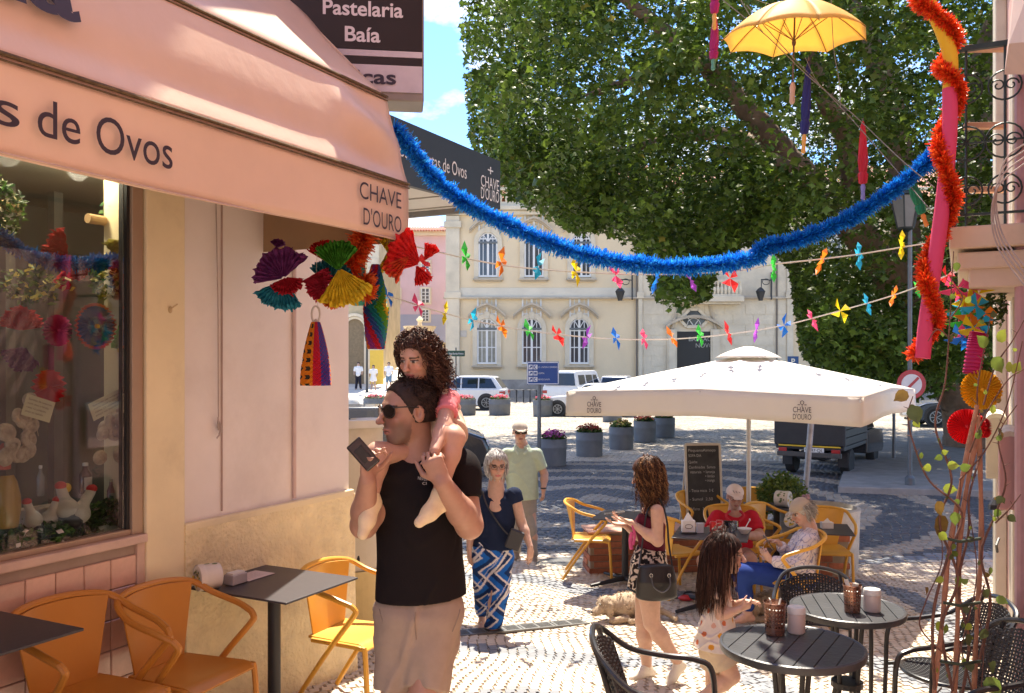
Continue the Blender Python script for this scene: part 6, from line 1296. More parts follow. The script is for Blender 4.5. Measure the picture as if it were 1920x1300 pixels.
        p=wr+d*.025*q+t*.022*q;d1=(d*.55+t*.75+n*.35).normalized();e=p+d1*.045*q;B.cone(p,e,.0125*q,.0105*q,.01*q);d2=(d1*(1-tcurl)+n*tcurl*.6+d*.6).normalized();e2=e+d2*.032*q;B.cone(e,e2,.0105*q,.0088*q,.004*q);B.cone(e2,e2+(d2+d*.3).normalized()*.024*q,.0088*q,.0075*q,.004*q)
    def leg(s,hip,kn,an,r=(.085,.058,.062,.038),k=.03):
        B=s.B;kn=Vector(kn);an=Vector(an);B.cone(hip,kn,r[0],r[1],k);back=(Vector(hip)-kn).normalized();B.cone(kn,kn.lerp(an,.3),r[1]*.93,r[2],k*.6);B.cone(kn.lerp(an,.3),an,r[2],r[3],k)
    def foot(s,an,d,L=.24,field=None,r=.042,lift=0.):
        B=field or s.B;d=Vector(d).normalized();an=Vector(an);he=an-d*L*.18-Z*.05;toe=an+d*L*.62-Z*(.058+lift);B.cone(an,he,r*.85,r*.8,.02);B.cone(he,an+d*L*.3-Z*(.05+lift*.4),r*.85,r*.95,.02);B.cone(an+Z*.0,an+d*L*.35-Z*.04,r*.8,r*.75,.02);B.cone(an+d*L*.3-Z*(.05+lift*.4),toe,r*.95,r*.65,.015)
    def fin(s,h):return fmesh(s.B,'body',M_skin,s.root,h,s.color)
    def cloth(s,name,F,col,h=.008,amp=.004,fr=22,seed=1,m=None,it=1,sq=(1,1,.35)):
        wv_=waves(seed,fr,6);wv2=waves(seed+5,fr*2.3,5);wv3=waves(seed+9,fr*1.1,4);sq=np.array(sq)
        def warp(P):q=P*sq;o=np.zeros_like(P);e=wv_(q)*amp+wv2(q)*amp*.5+amp*1.1*np.exp(-(wv3(P)/.07)**2);o[...,0] =e;o[...,1] =e;return o
        return fmesh(F,name,m or M_cloth,s.root,h,col,warp,it)
def add_cap_hair(p,name,col,th=1.05,hl=(.33,.20),nape=-.22,h=.006,extra=None,tilt=(.72,-.69),side=True):
    c,f,u,x,H=p.hf;F=Field();P=lambda a,b_,h_:c+x*a*H+f*b_*H+u*h_*H
    F.ell(P(0,-.06,.14),(.335*th*H,.415*th*H,.37*th*H),x,f,.01);F.ell(P(0,-.16,-.05),(.29*th*H,.29*th*H,.28*th*H),x,f,.05*H)
    if extra:extra(F,P,H,x,f,u)
    F.clip(P(0,hl[0],hl[1]),f*tilt[0]+u*tilt[1]);F.clip(P(0,0,nape),-u)
    if side:
        for q in (-1,1):F.ell(P(q*.37,-.03,-.05),(.09*H,.11*H,.16*H),x,f,.01*H,sub=True)
    r=np.random.default_rng(4);w_=waves(9,60/H*.2,6)
    def colf(V):return np.clip(np.tile(np.array(col),(len(V),1))*(1+.35*w_(V)[:,None]+r.normal(0,.12,(len(V),1))),0,1)
    return fmesh(F,name,M_hair,p.root,h,colf,None,1,fold=lambda V:r.normal(0,.0007,V.shape))
def strands(name,p,root,cols,n,L_,curl=.008,freq=5.,drop=1.,r=.003,seed=1,keep=None,start=(.335,.41,.37),np_=16,spread=.25,hug=1.04,flow=None,lenv=.3,face=(.27,.24,.26)):
    c,f,u,x,H=p;rg=np.random.default_rng(seed);D=rg.normal(size=(n*4,3));D /= np.linalg.norm(D,axis=1)[:,None]
    if keep is not None:D=D[keep(D[:,0],D[:,1],D[:,2])]
    D=D[:n];n=len(D);M=np.stack([A(x),A(f),A(u)]);R_=np.array(start)*H;cc=A(c)+A(u)*.13*H-A(f)*.05*H
    loc=D*R_;pos=loc.copy();nrm=D/R_;nrm /= np.linalg.norm(nrm,axis=1)[:,None];down=np.array([0,0,-1.])@M.T*drop
    ln=L_*rg.uniform(1-lenv,1+lenv*.5,(n,1));st=ln/np_;pts=[];ph=rg.uniform(0,6.28,(n,1));fq=freq*rg.uniform(.7,1.3,(n,1));jit=rg.normal(0,spread,(n,3));d=nrm*.9+jit*.5
    fl=np.zeros(3) if flow is None else np.array([flow @ Vector(x),flow @ Vector(f),flow @ Vector(u)])
    for k in range(np_+1):
        t=k/np_;off=curl*min(1,t*3)*np.concatenate([np.cos(ph+fq*6.28*t),np.sin(ph+fq*6.28*t),np.sin(ph*1.7+fq*6.28*t)],1);pts.append(pos+off)
        d=d*.78+(down*.5+fl*.3+jit*.10);d /= np.linalg.norm(d,axis=1)[:,None];pos=pos+d*st;e=np.linalg.norm(pos/(R_*hug),axis=1)[:,None];pos=np.where(e<1,pos/np.maximum(e,.3),pos)
    LP=np.stack(pts,1);LP2=LP+np.array([0,-.05,.13])*H
    if face is not None:
        bad=((np.abs(LP2[...,0]) <face[0]*H) &(LP2[...,1] >face[1]*H) &(LP2[...,2] <face[2]*H)).any(1);LP=LP[~bad];n=len(LP)
    Pt=LP@M+cc;T=np.gradient(Pt,axis=1);T /= np.maximum(np.linalg.norm(T,axis=2,keepdims=True),1e-9);ref=np.array([.3,.5,.8]);a=np.cross(T,ref);a /= np.maximum(np.linalg.norm(a,axis=2,keepdims=True),1e-9);b_=np.cross(T,a)
    rad=r*np.sin(np.linspace(.6,2.9,np_+1))[None,:,None]*rg.uniform(.6,1.2,(n,1,1));ring=[Pt+rad*(a*math.cos(q)+b_*math.sin(q)) for q in (0,2.094,4.189)]
    V=np.stack(ring,2).reshape(-1,3);i0=np.arange(n)[:,None,None]*((np_+1)*3)+np.arange(np_)[None,:,None]*3+np.arange(3)[None,None,:];j=(np.arange(3)+1) % 3;i1=np.arange(n)[:,None,None]*((np_+1)*3)+np.arange(np_)[None,:,None]*3+j[None,None,:]
    Q=np.stack([i0,i1,i1+3,i0+3],-1).reshape(-1,4);cl=np.array(cols)[rg.integers(0,len(cols),n)]*rg.uniform(.7,1.25,(n,1));C=np.repeat(cl,(np_+1)*3,0)
    o=npmesh(name,V,Q,M_hair,root,True,C);return o
def glasses(p,dark=True,w_=.30,y=.03,sz=(.12,.095),lens=None,fwd=.40):
    c,f,u,x,H=p.hf;P=lambda a,b_,h_:c+x*a*H+f*b_*H+u*h_*H;par=None
    b=MB()
    for q in (-1,1):b.tube([P(q*.145+sz[0]*math.cos(a)*(1-.08*math.sin(a)),fwd-.05*abs(q*.145+sz[0]*math.cos(a))/.2,y-.01+sz[1]*math.sin(a)) for a in np.linspace(0,2*PI,17)[:-1]],.0022 if not dark else .0035,6,closed=True);b.tube([P(q*.265,fwd-.05,y+.05),P(q*.345,.15,y+.05),P(q*.35,-.02,y+.03)],.003,6)
    b.tube([P(-.03,fwd+.01,y+.03),P(0,fwd+.02,y+.04),P(.03,fwd+.01,y+.03)],.003,6);g_=b.build('sunglasses' if dark else 'glasses',M_frm if dark else mat('frame_brown',(.2,.1,.07),.4),p.root)
    if not dark:return
    for q in (-1,1):
        b=MB();pts=[P(q*.145+sz[0]*math.cos(a)*(1-.08*math.sin(a)),fwd+.004-.05*abs(q*.145+sz[0]*math.cos(a))/.2,y-.01+sz[1]*math.sin(a)) for a in np.linspace(0,2*PI,17)[:-1]];b.prism(pts,f*.0015);b.build('lens',M_lens if dark else glassmat('spectacle_lens',mixf=.05),g_)
def cap_hat(p,col,brim=True,h=.006,top=True):
    c,f,u,x,H=p.hf;P=lambda a,b_,h_:c+x*a*H+f*b_*H+u*h_*H;F=Field();F.ell(P(0,-.04,.17),(.37*H,.45*H,.38*H),x,f,.01);F.clip(P(0,0,.17),-u-f*.12)
    if not top:F.clip(P(0,0,.36),u)
    F.loft([(P(0,.20,.19),.30*H,.02*H),(P(0,.52,.15),.27*H,.016*H),(P(0,.66,.10),.18*H,.014*H)],x,u,.02*H)
    return fmesh(F,'cap' if top else 'visor',M_cloth,p.root,h,col)
# ---------------------------------------------------------------- 1 man with the girl on his shoulders
p=Pers('man in a black t-shirt and sunglasses carrying a small girl on his shoulders',780,3.35,(.43,.235,.165));J=p.J
p.head(J(763,773,-.0),(-.83,-.55,-.04),(-.03,0,1),.252,stubble=(.13,.08,.065),eyes=False,neck=J(783,852,.05),lip=(.36,.15,.12))
p.B.cone(J(783,850,.045),J(786,878,.05),.068,.07,.03)
shL,shR=J(727,888,.03),J(862,888,.05);elL,wrL=J(682,985,-.05),J(689,902,-.19);elR,wrR=J(880,985,-.02),J(830,905,-.19)
p.arm(shL,elL,wrL,(.056,.050,.044,.031));p.arm(shR,elR,wrR,(.058,.052,.046,.032))
p.hand(wrL,(.08,-.12,1),(.35,-.25,0),.185,1.05,thumb=1,tcurl=.5);p.hand(wrR,(-.42,-.12,.9),(.05,.95,.25),.185,1.35,thumb=1,tcurl=.7)
p.B.loft([(J(784,880,.05),.15,.09),(J(785,960,.05),.14,.10),(J(786,1100,.05),.14,.10)],(1,.15,0),(-.15,1,0),.05)
hL,hR=J(752,1140,.05),J(818,1140,.06);kL,kR=J(745,1320,-.02),J(795,1325,-.10);aL,aR=Vector((-.42,3.40,.47)),Vector((-.32,3.12,.46))
p.leg(hL,kL,aL,(.09,.06,.062,.04));p.leg(hR,kR,aR,(.09,.06,.062,.04));p.fin(.0055)
F=Field();F.cone(aL+Z*0,aL+Z*.05,.045,.045,.01);p.foot(aL,(-.2,-1,0),.27,F,.05);p.foot(aR,(-.2,-1,0),.27,F,.05);fmesh(F,'shoes',M_shoe,p.root,.009,(.35,.33,.30))
F=Field();F.loft([(J(784,852,.045),.095,.066),(J(784,868,.045),.145,.088),(J(785,885,.045),.17,.105),(J(785,920,.045),.168,.125),(J(784,985,.045),.160,.122),(J(785,1050,.045),.160,.122),(J(788,1118,.05),.172,.130)],(1,.15,0),(-.15,1,0),.03,flat1=True)
F.cone(J(750,872,.04),shL,.068,.075,.04);F.cone(J(822,868,.05),shR+Z*.01,.068,.082,.05);F.cone(shL,shL.lerp(elL,.55),.078,.070,.035,flat=True);F.cone(shR,shR.lerp(elR,.52),.084,.074,.035,flat=True)
F.cone(J(776,836,-.02),J(762,800,-.07),.066,.06,.008,sub=True)
p.cloth('t_shirt',F,(.012,.009,.010),.006,.010,15,3,sq=(1,1,.6))
b=MB();nk=J(777,848,.0)
o_=fit('shirt_print','NEVER',mat('print_pale',(.35,.33,.33),.7),p.root,J(783,899,-.115),J(801,902,-.115),Z,.017,off=.01);fit('shirt_print','CI',mat('print_pale'),p.root,J(792,909,-.112),J(800,909,-.112),Z,.014,off=.01)
F=Field();F.loft([(J(788,1100,.05),.140,.095),(J(787,1150,.05),.170,.13),(J(783,1195,.05),.165,.125)],(1,.15,0),(-.15,1,0),.03)
F.cone(J(752,1150,.045),J(743,1292,-.005),.10,.082,.03,flat=True);F.cone(J(820,1150,.05),J(797,1296,-.07),.105,.086,.03,flat=True);F.cone(J(778,1212,-.13),J(773,1300,-.15),.012,.026,.03,sub=True)
p.cloth('shorts',F,(.36,.275,.215),.0055,.010,13,8,sq=(1,1,1.3))
Ms=mat('seam_beige',(.24,.18,.14),.8)
for nm,sm in (('pocket_seam',[J(863,1142,-.02),J(858,1160,-.045),J(848,1185,-.06)]),('pocket_seam',[J(711,1142,-.03),J(716,1160,-.05),J(722,1180,-.06)]),('fly_seam',[J(779,1148,-.090),J(778,1170,-.092),J(781,1200,-.088)])):b=MB();b.tube(crv(sm),.0022,5);b.build(nm,Ms,p.root)
add_cap_hair(p,'hair',(.035,.022,.018),1.03,(.28,.36),-.16,.006,tilt=(.88,-.47));strands('hair_strands',p.hf,p.root,[(.03,.018,.015),(.06,.035,.025)],900,.022,.001,1,.5,.0016,3,lambda a,b_,h_:(h_>-.35) &(b_*.88-h_*.47<-.0),np_=4)
glasses(p,True,sz=(.125,.095),y=.05,fwd=.40)
t=thing('phone','black smartphone in a shiny case held up by the man','phone',tuple(J(682,850,-.22)));b=MB();c=J(681,852,-.24);dx=Vector((.62,0,.55)).normalized();dz=Vector((-.55,0,.8)).normalized();dz=(dz-dx*dz.dot(dx)).normalized();b.box(c,(.062,.012,.115),dx,dx.cross(dz),dz);b.build('case',M_phone,t,bevel=.006);b=MB();b.box(c-dx.cross(dz)*-.0065,(.034,.003,.06),dx,dx.cross(dz),dz);b.build('camera_block',M_frm,t,bevel=.002)
# ---------------------------------------------------------------- 2 girl on his shoulders
q=Pers('small girl with curly dark hair in pink riding on the shoulders of the man',800,3.42,(.56,.32,.23));J=q.J
q.head(J(782,671,-.03),(-.42,-.84,-.30),(-.06,-.2,1),.192,lip=(.45,.16,.15),neck=J(812,742,.04),brow=(.07,.04,.03))
q.B.loft([(J(815,742,.05),.06,.05),(J(820,790,.06),.075,.06),(J(825,812,.04),.08,.07)],(1,.3,0),(-.3,1,0),.03)
s1,e1,w1=J(842,752,.0),J(832,798,-.12),J(815,845,-.23);q.arm(s1,e1,w1,(.034,.029,.026,.020),.02);q.hand(w1,(-.1,-.1,-1),(-.5,-.6,0),.10,.8,thumb=1)
s2=J(792,750,.02);q.arm(s2,J(784,790,.06),J(790,815,-.0),(.034,.028,.025,.02),.02);q.hand(J(790,815,0),(0,-.5,-1),(-1,0,0),.10,.6)
q.leg(J(838,808,.02),J(850,822,-.13),J(824,925,-.19),(.054,.046,.040,.026),.02);q.leg(J(795,848,.0),J(708,850,-.13),J(697,930,-.19),(.050,.042,.040,.027),.03);q.fin(.0045)
F=Field();q.foot(J(824,925,-.19),(-.75,-.5,-.45),.15,F,.030);fmesh(F,'shoe',M_shoe,q.root,.005,(.78,.62,.40));F=Field();q.foot(J(697,930,-.19),(-.25,-.5,-.75),.15,F,.030);fmesh(F,'shoe',M_shoe,q.root,.005,(.78,.62,.40))
F=Field();F.loft([(J(812,733,.05),.040,.035),(J(815,744,.05),.078,.05),(J(822,785,.06),.080,.06)],(1,.3,0),(-.3,1,0),.02);F.cone(s1-Z*-.005,s1.lerp(e1,.55),.040,.046,.02,flat=True);F.cone(s2,s2.lerp(J(784,790,.06),.5),.040,.044,.02,flat=True)
q.cloth('pink_t_shirt',F,(.72,.22,.24),.0055,.004,40,5)
F=Field();F.loft([(J(817,760,.05),.084,.062),(J(822,790,.05),.094,.075),(J(828,815,.03),.098,.078)],(1,.3,0),(-.3,1,0),.03);F.cone(J(836,800,.03),J(848,818,-.06),.074,.066,.02,flat=True);F.cone(J(835,735,-.02),J(842,775,-.02),.014,.016,.01)
F.cone(J(795,835,.02),J(770,848,-.03),.060,.052,.02,flat=True);q.cloth('dungarees',F,(.58,.43,.33),.0055,.003,40,6)
b=MB();b.tube(crv([J(857,818,-.14),J(864,832,-.02),J(858,845,.03)]),.006,6);b.tube(crv([J(848,758,-.03),J(858,757,-.03),J(862,766,-.02),J(850,772,-.03)]),.005,6);b.build('white_trim',mat('trim_white',(.72,.55,.5),.8),q.root)
add_cap_hair(q,'hair',(.07,.034,.024),1.05,(.29,.28),-.30,.006,extra=lambda F,P,H,x,f,u:(F.ell(P(.26,-.25,-.10),(.17*H,.26*H,.34*H),x,f,.08*H),F.ell(P(-.26,-.2,-.05),(.16*H,.26*H,.30*H),x,f,.08*H)),tilt=(.75,-.66),side=False)
strands('curls',q.hf,q.root,[(.07,.032,.022),(.13,.065,.042),(.045,.02,.015)],700,.15,.011,2.6,.9,.0027,5,lambda a,b_,h_:(b_<.30) |(h_>.62),spread=.5,np_=26,hug=1.18,flow=Vector((.5,.3,0)))
strands('fringe',q.hf,q.root,[(.07,.034,.024),(.12,.06,.04)],170,.042,.005,2.0,.8,.0026,8,lambda a,b_,h_:(b_>.35) &(h_>.58),spread=.3,np_=12,hug=1.05,face=(.25,.24,.16))
# ---------------------------------------------------------------- 3 woman with patterned trousers
p=Pers('grey-haired woman in a navy top and blue patterned trousers walking behind the man',922,7.5,(.52,.32,.235));J=p.J
p.head(J(931,873),(.18,-.96,-.16),(0,-.1,1),.245,neck=J(930,915,.05),lip=(.5,.16,.15));p.B.cone(J(930,912,.03),J(930,950,.05),.06,.12,.04)
sR,eR,wR=J(964,928,.02),J(978,982,.02),J(994,1025,-.08);p.arm(sR,eR,wR,(.05,.042,.036,.024));p.hand(wR,(-.02,-.1,-1),(-.6,.6,0),.175,.35,thumb=1)
sL,eL,wL=J(898,928,.02),J(884,985,.04),J(880,1030,.0);p.arm(sL,eL,wL,(.05,.042,.036,.024));p.hand(wL,(0,0,-1),(.6,.3,0),.175,.4,thumb=-1)
a1,a2=J(905,1155,.22),J(924,1183,-.02);p.leg(J(908,1035,.05),J(905,1095,.05),a1);p.leg(J(940,1035,.05),J(932,1110,-.03),a2);p.foot(a1,(-.1,-1,0),.22,lift=.01,r=.034);p.foot(a2,(.2,-1,0),.22,r=.034);p.fin(.008)
F=Field();F.loft([(J(931,925,.05),.10,.07),(J(931,940,.05),.165,.10),(J(930,975,.04),.165,.125),(J(926,1005,.04),.155,.12),(J(924,1027,.04),.172,.13)],(1,0,0),(0,1,0),.03,flat1=True)
for a_,c_ in ((sR,eR),(sL,eL)):F.cone(a_,a_.lerp(c_,.25),.068,.066,.03,flat=True)
F.cone(J(931,905,-.05),J(934,955,-.10),.062,.014,.008,sub=True);F.cone(J(931,900,-.02),J(932,925,-.08),.08,.05,.01,sub=True)
p.cloth('navy_top',F,(.012,.02,.05),.008,.006,18,2)
def patt(V):
    n=len(V);C=np.tile(np.array([.015,.12,.45]),(n,1));x_=V[:,0]*1.0+.2*V[:,1];z_=V[:,2];zig=np.abs(((z_/.26) % 1)-.5)*.30
    a=(x_+zig)/.135;b_=(x_*1.0-z_*.75)/.23;C[((a % 1) >.62)] =(.012,.035,.12);k=(((a % 1) <.17));C[k] =(.66,.62,.60);k=((b_ % 1) <.10);C[k] =(.66,.62,.6);k=(((b_+.16) % 1) <.035);C[k] =(.6,.58,.58);return C
F=Field();F.loft([(J(924,1018,.04),.160,.12),(J(924,1045,.05),.178,.14)],(1,0,0),(0,1,0),.03);F.path([J(907,1045,.05),J(906,1095,.04),a1+Z*.05],[.094,.083,.070],.02,flat=False);F.path([J(941,1045,.05),J(936,1110,-.03),a2+Z*.045],[.096,.084,.078],.02)
F.cone(J(922,1085,-.10),J(914,1165,-.02),.012,.03,.02,sub=True);F.clip(a2+Z*.03,-Z);p.cloth('patterned_trousers',F,patt,.0075,.006,14,4,it=1)
strands('hair_strands',p.hf,p.root,[(.5,.49,.48),(.36,.35,.35),(.65,.64,.63)],1500,.075,.0015,.6,.9,.0034,5,lambda a,b_,h_:(b_<.45) |(h_>.6),spread=.12,np_=10,hug=1.12,face=(.22,.2,.24));add_cap_hair(p,'hair',(.50,.49,.48),1.12,(.22,.20),-.30,.008,side=False,tilt=(.86,-.50),extra=lambda F,P,H,x,f,u:[F.ell(P(k_*.30,-.06,-.02),(.11*H,.24*H,.24*H),x,f,.08*H) for k_ in (-1,1)])
glasses(p,False,sz=(.10,.065),y=.03)
F=Field()
for a_,d_ in ((a1,(-.1,-1,0)),(a2,(.2,-1,0))):
    d_=Vector(d_);b=MB();b.box(a_+d_*.05-Z*.088,(.075,.24,.016),Vector((1,0,0)),d_.normalized(),Z)
    for k in range(4):b.tube([a_+d_*(.11-.04*k)+Vector((.036,0,-.07)),a_+d_*(.10-.04*k)+Z*(-.025+.012*k),a_+d_*(.11-.04*k)+Vector((-.036,0,-.07))],.007,6)
    b.build('sandal',mat('sandal_white',(.62,.56,.48),.6),p.root)
t=thing('shoulder_bag','small dark shoulder bag hanging on the hip of the grey-haired woman','bag',tuple(J(965,1030,-.1)));b=MB();c=J(965,1012,-.10);b.box(c,(.13,.06,.17),Vector((.9,0,-.35)),None,Vector((.35,0,.9)));b.build('bag',mat('bag_dark',(.03,.03,.035),.5),t,bevel=.012)
b=MB();b.tube(crv([J(905,922,-.03),J(912,945,-.085),J(930,975,-.10),J(948,998,-.10),J(957,1005,-.10)]),.008,6);b.build('strap',mat('bag_dark'),t)
# ---------------------------------------------------------------- 4 man in green polo
p=Pers('older man in a pale green polo shirt and flat cap walking behind the woman',978,10.7,(.50,.29,.21));J=p.J
p.head(J(975,811),(.10,-.99,-.06),(0,0,1),.262,eyes=False,neck=J(978,838,.04));p.B.cone(J(979,835,.03),J(979,870,.04),.07,.13,.04)
sR,eR,wR=J(1006,852,.02),J(1021,890,.03),J(1019,917,-.08);p.arm(sR,eR,wR,(.055,.047,.04,.03));p.hand(wR,(-.03,-.1,-1),(-.7,.4,0),.185,.5,thumb=1);sL,eL,wL=J(951,852,.02),J(938,890,.03),J(940,918,-.05);p.arm(sL,eL,wL,(.055,.047,.04,.03));p.hand(wL,(0,-.1,-1),(.7,.4,0),.185,.5,thumb=-1)
a1,a2=J(968,1035,.1),J(1000,1042,-.05);p.leg(J(968,945,.03),J(967,990,0),a1);p.leg(J(992,945,.03),J(997,992,-.05),a2);p.fin(.010)
F=Field();p.foot(a1,(0,-1,0),.26,F,.045);p.foot(a2,(.1,-1,0),.26,F,.045);fmesh(F,'shoes',M_shoe,p.root,.012,(.25,.18,.12))
F=Field();F.loft([(J(979,838,.04),.10,.08),(J(979,850,.04),.185,.11),(J(978,880,.03),.195,.14),(J(979,915,.02),.195,.15),(J(980,936,.02),.200,.15)],(1,0,0),(0,1,0),.03,flat1=True)
for a_,c_ in ((sR,eR),(sL,eL)):F.cone(a_,a_.lerp(c_,.72),.078,.070,.03,flat=True)
F.cone(J(976,828,-.06),J(977,850,-.12),.05,.012,.008,sub=True);p.cloth('green_polo_shirt',F,(.42,.50,.38),.010,.008,15,2)
b=MB();b.tube(crv([J(984,838,-.06),J(989,844,-.10),J(982,852,-.13)]),.014,6);b.tube(crv([J(968,838,-.06),J(966,844,-.10),J(972,852,-.13)]),.014,6);b.build('collar',mat('collar_green',(.46,.54,.42),.8),p.root)
F=Field();F.loft([(J(980,930,.03),.175,.13),(J(980,955,.03),.178,.13)],(1,0,0),(0,1,0),.03);F.path([J(968,955,.03),J(967,992,0),a1+Z*.02],[.09,.075,.062],.02);F.path([J(992,955,.03),J(996,992,-.04),a2+Z*.02],[.09,.075,.062],.02);p.cloth('grey_trousers',F,(.30,.27,.24),.011,.008,14,3)
cap_hat(p,(.50,.44,.36),h=.008);glasses(p,True,sz=(.13,.075),y=.06);b=MB();b.tube([wR+Vector((.032*math.cos(a),.032*math.sin(a),.01)) for a in np.linspace(0,6.28,12)],.009,6);b.build('wristwatch',M_frm,p.root)
# ---------------------------------------------------------------- 5 woman in burgundy
p=Pers('standing woman in a burgundy top and black floral shorts looking at her phone',1218,6.2,(.58,.36,.26));J=p.J
p.head(J(1213,890),(-.90,.20,-.30),(-.2,0,1),.235,neck=J(1226,938,.0));p.B.cone(J(1226,935),J(1226,975),.052,.09,.04)
sN,sF=J(1232,958,-.13),J(1215,958,.14);eN,wN=J(1233,1015,-.16),J(1183,980,-.10);p.arm(sN,eN,wN,(.045,.037,.031,.021));p.hand(wN,(-.9,.1,.28),(.1,-.1,1),.165,.35,thumb=-1,tcurl=.3)
eF,wF=J(1205,1010,.16),J(1172,985,.02);p.arm(sF,eF,wF,(.045,.037,.031,.021));p.hand(wF,(-.95,-.05,.15),(0,.0,1),.165,.3,thumb=1)
aA,aB=J(1213,1252,.05),J(1272,1243,-.08);p.leg(J(1213,1085,.07),J(1206,1165,.05),aA,(.088,.056,.054,.034));p.leg(J(1214,1085,-.08),J(1222,1168,-.10),aB,(.090,.058,.056,.034));p.fin(.0065)
F=Field();p.foot(aA+Z*.01,(-.75,-.5,0),.23,F,.036);fmesh(F,'shoe',M_shoe,p.root,.008,(.72,.66,.56));F=Field();p.foot(aB,(-.75,-.35,-.75),.22,F,.036);fmesh(F,'shoe',M_shoe,p.root,.008,(.72,.66,.56))
rt_,fw_=(.22,.97,0),(-.97,.22,0)
F=Field();F.loft([(J(1221,968),.115,.085),(J(1218,985),.13,.112),(J(1222,1015),.115,.092),(J(1222,1032),.125,.10)],rt_,fw_,.02,flat0=True);F.cone(J(1206,975,-.06),J(1206,982,.06),.045,.045,.03);p.cloth('burgundy_top',F,(.10,.012,.025),.0065,.004,22,2)
b=MB();
for dd in (-.085,.085):b.tube(crv([J(1206,968,dd),J(1217,935,dd),J(1232,938,dd),J(1243,972,dd*.8)]),.006,6)
b.build('shoulder_strap',mat('burgundy',(.10,.012,.025),.8),p.root)
wq=[waves(i,70,4) for i in (21,22,23)]
def floral(V):a=np.sin(V[:,0]*110+2.5*wq[0](V)*2)*np.sin(V[:,2]*100+3*wq[1](V)*2)+.5*np.sin(V[:,1]*120+4*wq[2](V));return np.where((a>.12)[:,None],np.array([[.60,.50,.42]]),np.array([[.015,.012,.014]]))
F=Field();F.loft([(J(1222,1026),.128,.10),(J(1217,1060),.170,.135),(J(1216,1085),.175,.14),(J(1214,1102),.178,.145)],rt_,fw_,.03,flat1=True,flat0=True);p.cloth('floral_shorts',F,floral,.0055,.007,20,4)
b=MB();b.tube([J(1216,1103)+Vector((.143*math.cos(a),.172*math.sin(a),.004*math.sin(9*a))) for a in np.linspace(0,2*PI,40)[:-1]],.009,6,closed=True);b.build('hem_trim',M_leg,p.root)
strands('wavy_hair',p.hf,p.root,[(.085,.038,.02),(.16,.075,.035),(.05,.022,.013),(.24,.12,.05)],1000,.25,.010,3.0,1.0,.0030,7,lambda a,b_,h_:(b_<.45) |(h_>.7),spread=.34,np_=24,hug=1.16);add_cap_hair(p,'hair',(.07,.03,.018),1.13,(.30,.20),-.50,.008,extra=lambda F,P,H,x,f,u:F.ell(P(0,-.20,-.20),(.36*H,.30*H,.48*H),x,f,.1*H),side=False)
t=thing('handbag','black handbag with two handles hanging at the hip of the standing woman','bag',tuple(J(1232,1118,-.22)));F=Field();c=J(1231,1090,-.23);F.loft([(c-Z*.10,.145,.05),(c+Z*.0,.14,.058),(c+Z*.095,.12,.035)],(1,.1,0),(-.1,1,0),.02);fmesh(F,'bag_body',mat('bag_leather',(.012,.011,.013),.38,bump=.15,bscale=90),t,.008)
b=MB();b.tube(crv([c+Vector((-.045,-.05,.05)),c+Vector((-.03,-.075,-.02)),c+Vector((.03,-.08,-.055)),c+Vector((.08,-.07,-.01)),c+Vector((.075,-.05,.06))],6),.006,6);b.build('handle',mat('bag_handle',(.08,.08,.09),.25),t,smooth=True)
for q_ in (-.045,.075):b=MB();b.tube([c+Vector((q_+.010*math.cos(a),-.056,.052+.012*math.sin(a))) for a in np.linspace(0,6.28,10)],.003,5);b.build('buckle',mat('steel',(.5,.5,.5),.2,.9),t)
b=MB();b.tube(crv([c+Vector((.11,0,.08)),J(1254,1020,-.18),J(1250,975,-.15),J(1237,936,-.11),J(1222,945,-.07)]),.007,6);b.tube(crv([c+Vector((-.12,0,.08)),J(1203,1030,-.14),J(1212,965,-.12),J(1222,945,-.08)]),.006,6);b.build('strap',mat('bag_leather'),t)
t=thing('phone','phone held flat in the hands of the standing woman','phone',tuple(J(1150,965,-.05)));b=MB();b.box(J(1152,962,-.04),(.145,.07,.009),Vector((.97,0,.12)).normalized());b.build('body',M_phone,t,bevel=.003)
b=MB();b.tube(crv([J(1185,998,-.12),J(1182,1015,-.12),J(1184,1030,-.12)]),.014,6);b.tube(crv([J(1186,985,-.12),J(1190,1005,-.12),J(1187,1022,-.12)]),.010,6);b.build('pink_scarf_end',mat('scarf_pink',(.55,.08,.22),.8),p.root,smooth=True)
# ---------------------------------------------------------------- 6 small girl
p=Pers('small girl with long dark hair in a white top with orange dots',1345,5.0,(.60,.37,.27));J=p.J
p.head(J(1362,1038),(.93,-.32,-.10),(0,0,1),.222,neck=J(1350,1092,.01),brow=(.12,.07,.05));p.B.cone(J(1350,1090),J(1347,1115),.035,.06,.03)
sN,eN,wN=J(1346,1104,-.07),J(1350,1155,-.08),J(1388,1142,-.10);p.arm(sN,eN,wN,(.033,.028,.026,.018),.02);p.hand(wN,(.95,.1,.35),(-.2,.8,.3),.115,.7,thumb=1)
sF,eF,wF=J(1356,1104,.08),J(1368,1140,.08),J(1396,1128,.0);p.arm(sF,eF,wF,(.033,.028,.026,.018),.02);p.hand(wF,(.9,-.35,.15),(.1,-.2,-1),.115,.6,thumb=1)
p.B.loft([(J(1348,1115),.085,.06),(J(1347,1200),.085,.07)],(.3,.95,0),(-.95,.3,0),.03)
aA=J(1338,1368,.02);p.leg(J(1342,1225,.05),J(1337,1300,.03),aA,(.062,.042,.042,.028),.02);p.foot(aA+Z*.01,(.9,-.2,0),.17,r=.028)
kB,aB=J(1372,1268,-.07),J(1318,1308,-.08);p.leg(J(1350,1222,-.05),kB,aB,(.064,.047,.044,.030),.02);p.foot(aB,(-.3,-.1,-.9),.16,r=.028);p.fin(.0055)
rr=np.random.default_rng(12);dots=rr.uniform([0,0],[1,1],(46,2))
cen=A(J(1346,1150));
